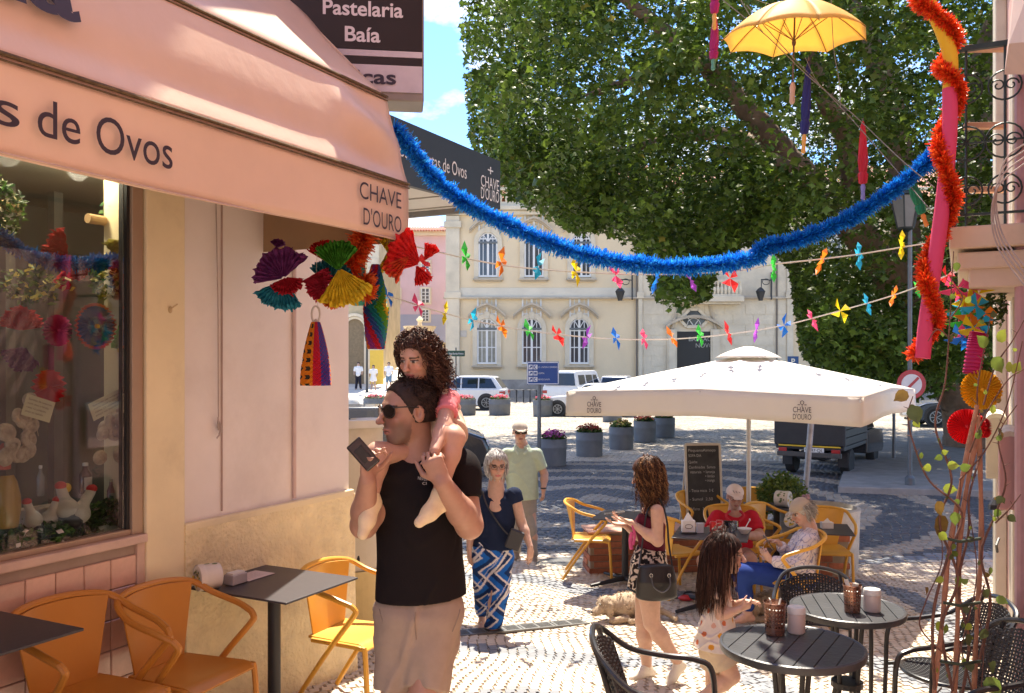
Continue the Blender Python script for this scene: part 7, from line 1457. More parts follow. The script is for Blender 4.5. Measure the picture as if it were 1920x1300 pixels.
def dotty(V):
    an=np.arctan2(V[:,1]-cen[1],V[:,0]-cen[0]);hh=V[:,2];U_=an*.115;C=np.tile(np.array([.66,.58,.52]),(len(V),1));r2=np.random.default_rng(5)
    for i in range(9):
        for j in range(8):
            u0=(-PI+2*PI*(i+.5*(j % 2)+r2.uniform(-.15,.15))/9)*.115;h0=cen[2]-.20+.056*j+r2.uniform(-.012,.012);k=((U_-u0)**2+(hh-h0)**2) <.0145**2;C[k] =[(.62,.28,.03),(.55,.15,.06),(.60,.34,.26),(.50,.12,.05)][(i*3+j) % 4]
    return C
F=Field();F.loft([(J(1350,1106),.070,.052),(J(1349,1120),.082,.066),(J(1346,1160),.105,.095),(J(1343,1212),.150,.130)],(.3,.95,0),(-.95,.3,0),.012,flat1=True,flat0=True);p.cloth('dotted_top',F,dotty,.0045,.007,30,5,sq=(1,1,.12),it=1)
b=MB();b.tube(crv([J(1341,1108,-.07),J(1344,1095,-.07),J(1352,1092,-.06),J(1362,1108,-.06)]),.007,6);b.build('shoulder_strap',mat('top_white',(.66,.58,.52),.8),p.root)
F=Field();F.loft([(J(1344,1200),.09,.085),(J(1343,1225),.10,.10)],(.3,.95,0),(-.95,.3,0),.02);F.cone(J(1344,1218,.05),J(1339,1256,.045),.078,.080,.02,flat=True);F.cone(J(1346,1218,-.05),J(1362,1250,-.065),.080,.074,.02,flat=True);p.cloth('beige_shorts',F,(.55,.44,.32),.006,.006,26,6)
add_cap_hair(p,'hair',(.028,.012,.010),1.07,(.33,.20),-.3,.006,extra=lambda F,P,H,x,f,u:(F.ell(P(0,-.22,-.35),(.30*H,.22*H,.55*H),x,f,.12*H),F.ell(P(.05,-.22,-.80),(.22*H,.15*H,.48*H),x,f,.12*H)),side=False,tilt=(.80,-.60)).name
strands('long_hair',p.hf,p.root,[(.045,.02,.014),(.08,.034,.022),(.028,.012,.01)],1300,.37,.003,1.6,1.0,.0024,7,lambda a,b_,h_:(b_<.25) |(h_>.6),spread=.07,np_=20,hug=1.07,flow=Vector((-.12,.0,0)),lenv=.12,face=(.34,.10,.30))
# ---------------------------------------------------------------- 7 seated man in red
p=Pers('seated man in a red polo shirt and white cap behind the cafe table',1376,9.2,(.50,.28,.20));J=p.J
p.head(J(1378,932,-.05),(-.05,-.97,-.20),(0,-.1,1),.245,stubble=(.36,.27,.22),neck=J(1378,966,.02),eyes=True);p.B.cone(J(1378,962,.0),J(1378,990,.05),.065,.12,.04)
sR,eR,wR=J(1409,970,.03),J(1426,1006,-.18),J(1392,1004,-.42);p.arm(sR,eR,wR,(.052,.047,.042,.03));p.hand(wR,(-.75,-.2,.4),(-.2,.9,.3),.18,.6,thumb=1)
sL,eL,wL=J(1345,970,.03),J(1328,1000,-.15),J(1348,998,-.42);p.arm(sL,eL,wL,(.052,.047,.042,.03));p.hand(wL,(.85,-.2,.25),(.2,.9,.2),.18,.6,thumb=-1)
kL,kR=J(1318,1052,-.55),J(1408,1050,-.50);p.leg(J(1362,1040,.05),kL,J(1326,1135,-.45),(.085,.062,.06,.04));p.leg(J(1395,1040,.05),kR,J(1405,1132,-.40),(.085,.062,.06,.04));p.fin(.009)
F=Field();p.foot(J(1326,1135,-.45),(-.1,-1,0),.26,F,.045);p.foot(J(1405,1132,-.40),(.1,-1,0),.26,F,.045);fmesh(F,'shoes',M_shoe,p.root,.011,(.12,.11,.12))
F=Field();F.loft([(J(1378,962,.03),.085,.07),(J(1378,974,.03),.17,.11),(J(1378,1000,.03),.185,.14),(J(1379,1042,.03),.185,.16)],(1,0,0),(0,1,0),.03)
for a_,c_ in ((sR,eR),(sL,eL)):F.cone(a_,a_.lerp(c_,.75),.078,.074,.03,flat=True)
F.cone(J(1378,955,-.06),J(1378,978,-.12),.045,.01,.008,sub=True);p.cloth('red_polo_shirt',F,(.50,.018,.035),.008,.008,17,7,sq=(1,1,.8))
b=MB();b.tube(crv([J(1387,958,-.05),J(1395,968,-.10),J(1386,978,-.13)]),.013,6);b.tube(crv([J(1369,958,-.05),J(1361,968,-.10),J(1370,978,-.13)]),.013,6);b.build('collar',mat('collar_red',(.48,.02,.035),.8),p.root)
F=Field();F.cone(J(1362,1042,.0),J(1340,1048,-.35),.098,.088,.03,flat=True);F.cone(J(1395,1042,.0),J(1403,1048,-.34),.098,.088,.03,flat=True);F.ell(J(1378,1040,.05),(.17,.15,.11),k=.03);p.cloth('shorts',F,(.36,.20,.17),.01,.006,17,3)
cap_hat(p,(.72,.60,.54),h=.007);glasses(p,False,sz=(.11,.07),y=.04);c_,f_,u_,x_,H_=p.hf;q0=c_+f_*.435*H_+u_*.33*H_;b=MB();[b.bar(q0+x_*(-.03+.03*k),q0+x_*(-.015+.03*k)+u_*(.012+.008*k),.008,.004) for k in range(3)];b.build('cap_emblem',mat('emblem_grey',(.2,.18,.18),.6),p.root)
t=thing('phone','black phone held sideways by the man in red','phone',tuple(J(1371,990,-.45)));b=MB();b.box(J(1371,984,-.50),(.15,.010,.075),Vector((.98,0,-.08)).normalized());b.build('body',M_phone,t,bevel=.004)
# ---------------------------------------------------------------- 8 seated woman with visor
p=Pers('seated woman in a white floral blouse and straw visor looking down at her phone',1490,7.85,(.54,.32,.235));J=p.J
p.head(J(1503,960),(-.88,-.18,-.42),(-.35,0,1),.235,neck=J(1519,992,.0));p.B.cone(J(1518,990),J(1515,1020),.05,.09,.04)
sF,eF,wF=J(1500,1012,.13),J(1480,1042,.10),J(1458,1016,-.02);p.arm(sF,eF,wF,(.045,.038,.033,.024));p.hand(wF,(-.9,-.1,.15),(.1,-.4,-.9),.165,.45,thumb=1)
sN,eN,wN=J(1512,1015,-.13),J(1497,1060,-.17),J(1446,1052,-.15);p.arm(sN,eN,wN,(.045,.038,.033,.024));p.hand(wN,(-.6,.2,.75),(.5,.5,-.1),.165,.4,thumb=1)
hp=J(1497,1085);kN,kF=J(1392,1075,-.12),J(1384,1068,.10);aN,aF=J(1402,1150,-.10),J(1398,1140,.14);p.leg(hp+Vector((0,-.08,0)),kN,aN);p.leg(hp+Vector((0,.08,0)),kF,aF);p.foot(aN,(-.9,-.3,0),.22,r=.034);p.foot(aF,(-.9,-.2,0),.22,r=.034);p.fin(.008)
F=Field();rt_,fw_=(.1,1,0),(-1,.1,0);F.loft([(J(1519,995),.08,.065),(J(1516,1008),.155,.10),(J(1508,1040),.15,.12),(J(1500,1078),.165,.15),(J(1492,1096),.17,.15)],rt_,fw_,.03)
F.path([sN,eN,wN.lerp(eN,.18)],[.072,.064,.050],.03);F.path([sF,eF,wF.lerp(eF,.35)],[.07,.06,.048],.03)
wf_=[waves(i,95,4) for i in (31,32)]
def flor(V):a=wf_[0](V)+.7*wf_[1](V*1.6);C=np.tile(np.array([.66,.58,.58]),(len(V),1));C[np.abs(a) <.12] =(.25,.24,.36);return C
p.cloth('floral_blouse',F,flor,.0055,.009,17,7,sq=(1,1,1))
F=Field();F.ell(hp+Vector((.0,0,.0)),(.17,.19,.10),k=.03);F.path([hp+Vector((0,-.085,0)),kN,aN+Z*.06],[.10,.075,.055],.03);F.path([hp+Vector((0,.085,0)),kF,aF+Z*.06],[.10,.075,.055],.03);p.cloth('blue_trousers',F,(.02,.045,.20),.008,.006,17,5)
add_cap_hair(p,'hair',(.36,.32,.28),1.06,(.25,.15),-.28,.007,side=False,tilt=(.85,-.5));strands('hair_strands',p.hf,p.root,[(.42,.37,.32),(.28,.25,.22),(.52,.48,.43)],420,.075,.003,1.2,.7,.003,6,lambda a,b_,h_:(b_<.2) &(h_<.5),np_=8,flow=Vector((.6,0,.2)))
cap_hat(p,(.42,.33,.24),h=.007,top=True);c_,f_,u_,x_,H_=p.hf;b=MB()
for k in range(6):a=k*1.05;b.ell(c_-f_*.40*H_+u_*.40*H_+x_*.04*math.cos(a)+f_*.012*math.sin(a)+Z*.02*math.sin(a*2),(.02,.012,.014),8)
b.build('hair_clip',mat('clip_mauve',(.30,.18,.20),.5),p.root,smooth=True)
t=thing('phone','dark phone held by the seated woman with the visor','phone',tuple(J(1440,1020,-.05)));b=MB();dz=Vector((.5,0,-.75)).normalized();b.box(J(1441,1018,-.08),(.008,.07,.145),dz.cross(Vector((0,1,0))),Vector((0,1,0)),dz);b.build('body',M_phone,t,bevel=.003)
# ---------------------------------------------------------------- far walkers
def walker(px,fy,d,h,lab,top,bot,shorts=False,dress=False,fx=0.):
    base=W(px,fy,d);p=Pers(lab,px,d,(.40,.25,.18));k=h/1.7;p.root.location=base;MW[p.root.name] =Matrix.Translation(base);q=lambda x,y,z:base+Vector((x*k,y*k,z*k))
    p.B.ell(q(0,0,1.58),(.08*k,.1*k,.12*k));p.B.cone(q(0,0,1.35),q(0,0,1.5),.06*k,.055*k)
    for s_ in (-1,1):
        p.B.path([q(s_*.09,0,.9),q(s_*.11,-.08*s_,.5),q(s_*.13,.12*s_,.08)],[.08*k,.06*k,.045*k]);p.B.cone(q(s_*.13,.1*s_,.06),q(s_*.13,.1*s_-.15,.04),.045*k,.035*k);p.B.path([q(s_*.2,0,1.38),q(s_*.26,-.03,1.12),q(s_*.24,-.14,.95)],[.05*k,.04*k,.035*k])
    p.fin(.025);F=Field();F.loft([(q(0,0,1.45),.12*k,.08*k),(q(0,0,1.35),.2*k,.12*k),(q(0,0,1.05),.16*k,.12*k),(q(0,0,.70 if dress else .92),(.24 if dress else .18)*k,.16*k)],(1,0,0),(0,1,0),.03)
    for s_ in (-1,1):F.cone(q(s_*.2,0,1.38),q(s_*.24,-.02,1.2),.075*k,.07*k)
    fmesh(F,'dress' if dress else 'shirt',M_cloth,p.root,.025,top)
    if not dress:
        F=Field()
        for s_ in (-1,1):F.path([q(s_*.08,0,.92),q(s_*.11,-.06*s_,.52)]+([] if shorts else [q(s_*.13,.1*s_,.10)]),[.115*k,.09*k]+([] if shorts else [.075*k]))
        fmesh(F,'shorts' if shorts else 'trousers',M_cloth,p.root,.025,bot)
    F=Field();F.ell(q(0,.03,1.63),(.095*k,.11*k,.11*k));
    if dress:F.ell(q(0,.05,1.5),(.1*k,.07*k,.16*k))
    F.clip(q(0,-.03,1.6),(0,-1,-.6));fmesh(F,'hair',M_hair,p.root,.025,(.03,.02,.015))
walker(672,731,55.5,1.72,'far walker in a white shirt and dark trousers, leftmost of three in the side street',(.72,.72,.72),(.02,.02,.03));walker(700,733,54.5,1.58,'far woman in a white dress walking between two men in the side street',(.74,.72,.70),None,dress=True);walker(729,731,55.5,1.72,'far walker in a white vest and blue shorts, rightmost of three in the side street',(.72,.72,.74),(.12,.2,.3),shorts=True)
# ---------------------------------------------------------------- dogs
def dog(px,py,d,lab,hd):
    base=W(px,py,d);base.z=gh(base.x,base.y);t=thing('dog',lab,'dog',tuple(base));F=Field();q=lambda x,y,z:base+Vector((x*hd,y,z))
    F.ell(q(.14,.05,.12),(.19,.14,.12),k=.04);F.ell(q(-.02,0,.12),(.12,.12,.115),k=.05);F.cone(q(-.08,-.02,.12),q(-.14,-.05,.12),.075,.07,.04);F.ell(q(-.17,-.06,.145),(.09,.085,.085),k=.02);F.cone(q(-.22,-.09,.12),q(-.28,-.12,.09),.045,.034,.02)
    F.ell(q(-.15,-.14,.12),(.035,.025,.07),k=.015);F.ell(q(-.14,.02,.12),(.035,.02,.06),k=.015);F.cone(q(.0,-.13,.04),q(-.14,-.17,.03),.035,.028,.02);F.cone(q(.22,-.06,.06),q(.12,-.16,.03),.06,.03,.03);F.cone(q(.12,-.16,.03),q(.03,-.18,.025),.03,.026,.02);F.path([q(.34,.05,.06),q(.42,-.02,.04),q(.44,-.10,.03)],[.03,.024,.02],.02)
    r=np.random.default_rng(8);w1_=waves(3,90,6);w2_=waves(4,40,5);V,Q=F.mesh(.009);V=V+(w1_(V)*.004+w2_(V)*.004)[:,None]*np.array([.6,.6,1]);npmesh('body',V,Q,M_fur,t,True,np.clip(np.array([[.40,.30,.20]])*(1+.25*w2_(V)[:,None]),0,1))
    b=MB();b.ell(q(-.312,-.13,.10),(.012,.012,.010),8);b.build('nose',M_frm,t,smooth=True)
    for s_ in (-1,1):b=MB();b.ell(q(-.238,-.09+s_*.038,.165),(.008,.008,.008),6);b.build('eye',M_frm,t)
    # woolly curls
    Pn=V[r.integers(0,len(V),900)];n=len(Pn);T=np.linspace(0,1,6);ph=r.uniform(0,6.28,(n,1));out_=(Pn-A(q(.05,0,.05)));out_ /= np.linalg.norm(out_,axis=1)[:,None]
    pts=Pn[:,None]+out_[:,None]*(T[None,:,None]*.014)+.006*np.stack([np.cos(ph+T*7),np.sin(ph+T*7),np.cos(ph*2+T*6)],-1);a=r.normal(size=(n,1,3));a /= np.linalg.norm(a,axis=2,keepdims=True);Vv=np.stack([pts-a*.0028,pts+a*.0028],2).reshape(-1,3);i0=np.arange(n)[:,None]*12+np.arange(5)[None]*2;Q2=np.stack([i0,i0+1,i0+3,i0+2],-1).reshape(-1,4);npmesh('fur',Vv,Q2,M_fur,t,False,np.repeat(np.array([[.46,.35,.24]])*r.uniform(.7,1.2,(n,1)),12,0))
    return t
M_fur=mat('fur',attr=True,rough=.9,var=.15,scale=40,bump=.4,bscale=120)
dog(1172,1110,7.95,'curly beige dog lying on the cobbles behind the legs of the standing woman',1);dog(1440,1115,8.05,'curly beige dog lying under the chair of the seated woman',1)
# ================================================================ DECORATIONS
PAL=dict(green=(.05,.55,.06),orange=(.80,.22,.015),cyan=(.02,.42,.62),yellow=(.80,.62,.01),pink=(.78,.08,.20),blue=(.01,.18,.62),violet=(.40,.08,.55),red=(.75,.03,.03))
def pm(c):return mat('paper_'+c,PAL[c],.55,var=.04,trans=.45)
M_str=mat('string_white',(.62,.58,.50),.7);M_wire=mat('wire_grey',(.22,.22,.21),.6)
def tinsel(name,lab,pts,r,cols,n,seed,t=None,core=None,lab_core=None):
    P=np.array([tuple(p) for p in crv(pts,14)]);seg=np.linalg.norm(np.diff(P,axis=0),axis=1);cum=np.concatenate([[0],np.cumsum(seg)]);rg=np.random.default_rng(seed);s_=rg.uniform(0,cum[-1],n)
    C=np.stack([np.interp(s_,cum,P[:,k]) for k in range(3)],1);T=np.stack([np.interp(np.minimum(s_+.01,cum[-1]),cum,P[:,k]) for k in range(3)],1)-np.stack([np.interp(s_-.01,cum,P[:,k]) for k in range(3)],1);T /= np.maximum(np.linalg.norm(T,axis=1)[:,None],1e-9)
    D=rg.normal(size=(n,3));D -= (D*T).sum(1)[:,None]*T*.75;D /= np.linalg.norm(D,axis=1)[:,None];wd=np.cross(D,rg.normal(size=(n,3)));wd /= np.linalg.norm(wd,axis=1)[:,None];clump=1+.12*np.sin(s_*23)+.1*np.sin(s_*57)
    Lr=(r*rg.uniform(.75,1.12,n)*clump)[:,None];w_=.0032;bend=rg.normal(size=(n,3))*.12*r
    V=np.stack([C-wd*w_,C+wd*w_,C+D*Lr*.55+bend+wd*w_*1.3,C+D*Lr*.55+bend-wd*w_*1.3,C+D*Lr+bend*1.8+wd*w_*.8,C+D*Lr+bend*1.8-wd*w_*.8],1).reshape(-1,3)
    Q=(np.arange(n)[:,None,None]*6+np.array([[0,1,2,3],[3,2,4,5]])).reshape(-1,4);cc=np.array(cols)[rg.integers(0,len(cols),n)]*rg.uniform(.75,1.2,(n,1))
    if t is None:t=thing(name,lab,'garland',tuple(pts[0]))
    npmesh('fringe',V,Q,M_tin,t,False,np.repeat(cc,6,0))['kind'] ='stuff';b=MB();b.tube([Vector(p) for p in P],r*.16,6);b.build('core',mat('core_'+name,cols[0],.6),t);return t
M_tin=mat('tinsel_foil',attr=True,rough=.35,var=.05,trans=.25,spec=.6)
dg=lambda x:5.2+.25*math.sin(x)
gp=[(737,240,5.0),(775,285,5.05),(820,340,5.1),(880,385,5.1),(950,420,5.15),(1030,456,5.2),(1110,481,5.2),(1190,495,5.25),(1270,501,5.25),(1350,496,5.25),(1430,482,5.25)]
tinsel('tinsel_garland','bright blue tinsel garland sagging across the street from the pink awning, longer left length',[W(*q) for q in gp],.047,[(.005,.24,.85),(.02,.36,.92),(.06,.52,.98)],15000,2)
gp=[(1418,478,5.25),(1440,462,5.24),(1490,452,5.2),(1560,425,5.2),(1630,388,5.2),(1690,345,5.2),(1735,308,5.2),(1757,283,5.2)]
tinsel('tinsel_garland','darker blue tinsel garland rising to the pink foam tube on the right',[W(*q) for q in gp],.045,[(.004,.16,.62),(.01,.24,.76),(.02,.34,.88)],8500,3)
# foam tube wound with orange tinsel
ft=thing('foam_tube','pink and yellow foam tube hanging by the balcony, wound with orange tinsel','foam tube',tuple(W(1735,665,4.9)))
tubeP=[W(1700,-60,5.0),W(1738,0,5.0),W(1768,60,5.0),W(1782,110,5.0),W(1781,170,4.98)];b=MB();b.tube(crv(tubeP,6),.040,14);b.build('yellow_section',mat('foam_yellow',(.80,.50,.02),.7,var=.03),ft,smooth=True)
P2=[W(1781,168,4.98),W(1780,260,4.95),W(1768,380,4.93),W(1752,500,4.9),W(1737,600,4.88),W(1730,672,4.87)];b=MB();b.tube(crv(P2,6),.041,14);b.build('pink_section',mat('foam_pink',(.70,.06,.16),.7,var=.03),ft,smooth=True)
PT=crv([W(1735,-8,5.0),W(1768,60,5.0),W(1782,120,5.0)]+P2,6);n_=len(PT);wind=[]
for k in range(90):
    s_=k/89*(n_-1.001);i=int(s_);c=PT[i].lerp(PT[i+1],s_-i);a=k/89*2*PI*4.1+2.2;wind.append(c+Vector((math.cos(a)*.05,math.sin(a)*.05,0)))
tinsel('orange_tinsel','orange red tinsel wound round the pink foam tube on the right',[wind[k] for k in range(0,90,2)],.042,[(.88,.09,.014),(.95,.17,.03),(.82,.05,.014)],15000,5)
# pinwheel bunting
def star(c,s_,tilt,M,t,rg,name='paper_star'):
    """folded paper pinwheel seen nearly edge on"""
    b=MB();yaw=rg.uniform(1.1,1.45)*(1 if rg.random() <.6 else -1);R0=Matrix.Rotation(tilt,3,'Y') @ Matrix.Rotation(yaw,3,'Z')
    for k in range(4):
        a=PI/2*k+rg.uniform(-.1,.1);tip=Vector((math.cos(a),0,math.sin(a)))*s_*rg.uniform(.85,1.1);sd_=Vector((math.cos(a+.75),.25,math.sin(a+.75)))*s_*.68;fo=Vector((math.cos(a+.35),-.35,math.sin(a+.35)))*s_*.55
        pts=[Vector((0,0,0)),tip,sd_,fo];pts=[c+R0 @ p for p in pts];b.add(pts,[(0,1,3),(1,2,3),(0,3,2)])
    o=b.build(name,M,t);return o
def bunting(lab,pts,stars,d,s_,seed):
    rg=random.Random(seed);P=[W(x,y,dd) for x,y,dd in pts];cv=crv(P,10);t=thing('bunting',lab,'bunting',tuple(P[0]));b=MB();b.tube(cv,.0075,6);b.build('string',M_str,t,smooth=True)
    for x,y,col in stars:
        best=min(cv,key=lambda q:abs(960+FP*q.x/q.y-x));c=Vector((best.x,best.y-.006,CZ-(y-HY)*best.y/FP));star(c,s_,rg.uniform(-.5,.4),pm(col),t,rg)
    return t
D1=5.9;up_pts=[(x,y,8.0) for x,y in ((690,440),(810,470),(940,497),(1080,510),(1230,515),(1380,508),(1450,496),(1540,486),(1610,477),(1690,464),(1760,452),(1850,430))]
bunting('upper string of folded paper pinwheels stretched across the street under the blue garland',up_pts,[(793,500,'red'),(869,483,'green'),(938,492,'orange'),(1006,499,'cyan'),(1078,509,'yellow'),(1149,517,'pink'),(1226,524,'blue'),(1298,525,'violet'),(1371,522,'red'),(1450,503,'green'),(1538,489,'orange'),(1612,479,'cyan'),(1692,459,'yellow')],D1,.145,3)
lo_pts=[(x,y,9.5) for x,y in ((620,520),(690,545),(740,559),(835,588),(940,612),(1045,627),(1155,636),(1260,636),(1365,627),(1470,610),(1575,583),(1675,554),(1765,521),(1845,490))]
bunting('lower string of folded paper pinwheels sagging above the parasol',lo_pts,[(728,556,'blue'),(780,573,'pink'),(835,586,'yellow'),(889,600,'cyan'),(941,611,'orange'),(995,620,'green'),(1046,628,'red'),(1101,632,'violet'),(1155,634,'blue'),(1207,636,'pink'),(1260,633,'orange'),(1316,630,'green'),(1367,625,'red'),(1419,620,'violet'),(1471,611,'blue'),(1521,599,'pink'),(1576,583,'yellow'),(1627,571,'cyan'),(1674,554,'orange'),(1720,537,'green'),(1770,519,'red')],5.5,.135,4)
pc=thing('pinwheel_cluster','cluster of multicoloured paper pinwheels hanging under the balcony','pinwheels',tuple(W(1820,590,5.3)));rg=random.Random(9)
for x,y,c in ((1790,540,'pink'),(1818,545,'pink'),(1808,560,'yellow'),(1830,552,'yellow'),(1802,582,'cyan'),(1828,575,'cyan'),(1818,590,'orange'),(1838,588,'orange'),(1804,602,'green'),(1822,615,'yellow'),(1832,606,'cyan'),(1812,622,'pink'),(1802,632,'blue'),(1826,630,'blue')):
    b=MB();c0_=W(x,y,5.3+rg.uniform(-.08,.08));s0_=.105
    for k in range(4):
        a=PI/2*k+rg.uniform(0,.6);b.add([c0_,c0_+Vector((math.cos(a),rg.uniform(-.3,.3),math.sin(a)*.8))*s0_,c0_+Vector((math.cos(a+.8),-.3,math.sin(a+.8)*.8))*s0_*.7,c0_+Vector((0,-.03,0))],[(0,1,3),(1,2,3)])
    b.build('pinwheel',pm(c),pc)
# open umbrella
def umbrella():
    d=5.6;c=W(1491,4,d);t=thing('open_umbrella','open yellow umbrella hanging upright high over the street','umbrella',tuple(W(1493,180,d)));Rr=.46;n=8
    ax=(W(1494,200,d)-c).normalized();ax=Vector((.0,.10,-1)).normalized();x,y=perp(ax);M=mat('umbrella_yellow',(.92,.66,.22),.6,var=.03,trans=.55)
    def cp(u,v):
        a=2*PI*u;fr=abs(((u*n) % 1)-.5)*2;rr=Rr*v*(1-.075*(1-fr**2)*v**2);h_=.185*v**1.9-.018*(1-fr**2)*v;return c+(x*math.cos(a)+y*math.sin(a))*rr+ax*(h_*1.25)
    for k in range(n):b=MB();b.sheet(lambda u,v:cp((k+u)/n,.01+.99*v),8,10,.0015);b.build('canopy_panel',M,t,smooth='all')
    for k in range(n):
        b=MB();b.tube([cp(k/n,v)+ax*.006 for v in np.linspace(.03,1.01,8)],.0035,5);b.build('rib',mat('rib_wire',(.30,.18,.06),.4,.5),t);b=MB();b.tube([c+ax*.24,cp(k/n,.52)+ax*.008],.003,5);b.build('stretcher',mat('rib_wire'),t)
    b=MB();b.tube([c-ax*.05,c+ax*.52],.006,8);b.lathe([(.01,0),(.014,.02),(.01,.04)],c+ax*.23,8,axis=ax);b.build('shaft',mat('shaft_dark',(.12,.07,.04),.4),t);b=MB();b.tube([c+ax*.50,c+ax*.53,c+ax*.56,c+ax*.62,c+ax*.635],[.010,.019,.015,.018,.010],10);b.build('handle',mat('handle_beige',(.70,.48,.36),.4),t,smooth=True)
    return c
cu_=umbrella()
def closed(name,lab,x0,y0,x1,y1,d,col,hcol,r=.026,frac=.80):
    a=W(x0,y0,d);e=W(x1,y1,d);t=thing('closed_umbrella',lab,'umbrella',tuple(e),0,None);b=MB();ax=(e-a);n=10;x,y=perp(ax);vs=[];N1=16
    prof_=[(0,.15),(.06,.45),(.25,.75),(.5,1),(.62,.85),(.64,.70),(.67,1.0),(.78,.8),(frac,.25)]
    for f_,k in prof_:
        for q in range(N1):rr=r*k*(1+.22*(q % 2));an=2*PI*q/N1+f_*2;vs.append(a+ax*f_+(x*math.cos(an)+y*math.sin(an))*rr)
    b.add(vs,[(i*N1+q,i*N1+(q+1) % N1,(i+1)*N1+(q+1) % N1,(i+1)*N1+q) for i in range(len(prof_)-1) for q in range(N1)]);b.build('canopy',col,t,smooth=True)
    b=MB();b.tube([a-ax*.04,a+ax*frac],.004,6);b.build('shaft',mat('shaft_dark'),t);b=MB();b.tube([a+ax*(frac-.02),a+ax*(frac+.03),a+ax*.90,a+ax*.98,e],[.008,.016,.012,.015,.008],8);b.build('handle',hcol,t,smooth=True)
closed('u','closed navy umbrella with a yellow handle hanging beside the open yellow one',1516,115,1506,288,5.6,mat('u_navy',(.02,.03,.22),.6,trans=.2),mat('u_hyel',(.80,.45,.10),.4))
closed('u','closed red umbrella hanging over the right end of the blue garland',1618,228,1618,376,5.5,mat('u_red',(.62,.02,.05),.6,trans=.2),mat('u_hlil',(.25,.25,.6),.4))
closed('u','closed green umbrella with an orange handle hanging near the street lantern',1697,310,1738,425,5.3,mat('u_green',(.01,.25,.12),.6,trans=.2),mat('u_hor',(.8,.28,.05),.4))
closed('u','closed magenta umbrella with a green handle at the top, left of the open umbrella',1341,30,1337,132,5.7,mat('u_mag',(.48,.02,.20),.6,trans=.2),mat('u_hgr',(.1,.35,.25),.4))
closed('u','closed magenta umbrella with a yellow handle cut by the top edge of the photo',1342,-90,1339,56,5.65,mat('u_mag'),mat('u_hyel'))
def wire(lab,pts,r=.0032,m=None):b=MB();b.tube(crv([W(*q) for q in pts],8),r,5);return solo(b,'cord',m or M_wire,lab,'cord')
wire('grey cord running from the top edge down past the yellow umbrella to the foam tube',[(1355,0,5.9),(1440,70,5.7),(1512,140,5.5),(1600,215,5.4),(1690,300,5.2),(1752,352,5.05)]);wire('second grey cord slanting under the yellow umbrella to the blue garland',[(1400,10,5.8),(1470,90,5.65),(1580,205,5.5),(1690,330,5.3),(1745,395,5.1)],.003)
wire('thin vertical cord in front of the right half of the yellow umbrella',[(1558,-10,5.45),(1563,90,5.42),(1573,150,5.4),(1576,203,5.4)],.0025);wire('short cord from the open umbrella up to the top edge',[(1491,-30,5.6),(1491,6,5.6)],.0025);wire('thin cord tying the navy umbrella to the slanting cord',[(1510,108,5.58),(1530,150,5.56),(1548,170,5.5)],.0022);wire('thin cord tying the magenta umbrellas to the top edge',[(1380,-20,5.8),(1400,20,5.75),(1430,60,5.7)],.0025);wire('thin curved cord above the left magenta umbrella',[(1405,-5,5.8),(1450,10,5.8),(1490,8,5.7)],.002)
# ---- crepe paper cluster under the awning corner
def crepe(c,ang,spread,r,M,t,name='crepe_fan',yaw=.0,pl=.010,n=26,seed=0):
    """ruffled half fan of crepe paper: from c in direction ang"""
    r*= .96;pl*= 1.3;rg=np.random.default_rng(seed);cj=rg.normal(0,1,(60,16,2));jag=rg.uniform(.92,1.04,99);b=MB();R0=Matrix.Rotation(yaw,3,'Z')
    def f(u,v):
        k_=cj[int(u*n*2) % 60,int(v*12)];a=ang-spread/2+spread*u+k_[1]*.02*v;rr=r*(.06+.94*v)*(1+.012*k_[0])+0*v;rr=rr+k_[0]*.003*v;rr=rr*(1 if v<.98 else jag[int(u*n) % 99]);return c+R0 @ Vector((math.cos(a)*rr,(pl*math.sin(u*n*PI)+.008*math.sin(v*17+u*4)+.004*k_[0])*(.25+v),math.sin(a)*rr))
    b.sheet(f,n*2,12,.0012);return b.build(name,M,t,smooth=False)
Mcr=lambda n,c:mat('crepe_'+n,c,.8,var=.15,scale=30,trans=.35,bump=.5,bscale=90)
c1=thing('crepe_flower','purple, red and turquoise crepe paper flower hanging under the awning','paper flower',tuple(W(540,520,4.75)))
crepe(W(532,522,4.72),R(115),R(150),.175,Mcr('purple',(.20,.035,.20)),c1,seed=1);crepe(W(536,520,4.68),R(280),R(150),.10,Mcr('dark_red',(.50,.008,.03)),c1,seed=2);crepe(W(531,525,4.74),R(255),R(105),.175,Mcr('turquoise',(.03,.32,.45)),c1,seed=3);crepe(W(520,465,4.75),R(80),R(120),.05,Mcr('purple',(.2,.035,.2)),c1,seed=4)
c2=thing('crepe_flower','green and yellow crepe paper flower hanging under the awning','paper flower',tuple(W(635,510,4.7)))
crepe(W(634,508,4.6),R(95),R(95),.168,Mcr('green',(.06,.30,.02)),c2,seed=5);crepe(W(636,503,4.62),R(285),R(95),.215,Mcr('yellow',(.80,.62,.03)),c2,seed=6)
c3=thing('crepe_flower','crimson crepe paper twist between the purple and green paper flowers','paper flower',tuple(W(590,525,4.7)))
crepe(W(566,528,4.7),R(0),R(60),.16,Mcr('crimson',(.55,.02,.06)),c3,seed=7);crepe(W(612,530,4.72),R(240),R(120),.12,Mcr('crimson',(.55,.02,.06)),c3,seed=8);crepe(W(625,545,4.74),R(260),R(90),.10,Mcr('orange',(.75,.18,.02)),c3,seed=9);crepe(W(618,535,4.76),R(80),R(120),.15,Mcr('teal',(.02,.22,.28)),c3,seed=10);crepe(W(610,490,4.76),R(100),R(100),.12,Mcr('red',(.6,.015,.015)),c3,seed=11);crepe(W(598,500,4.78),R(270),R(50),.12,Mcr('red',(.6,.015,.015)),c3,seed=16)
c4=thing('crepe_flower','bright red crepe paper bow at the awning corner','paper flower',tuple(W(765,480,4.8)))
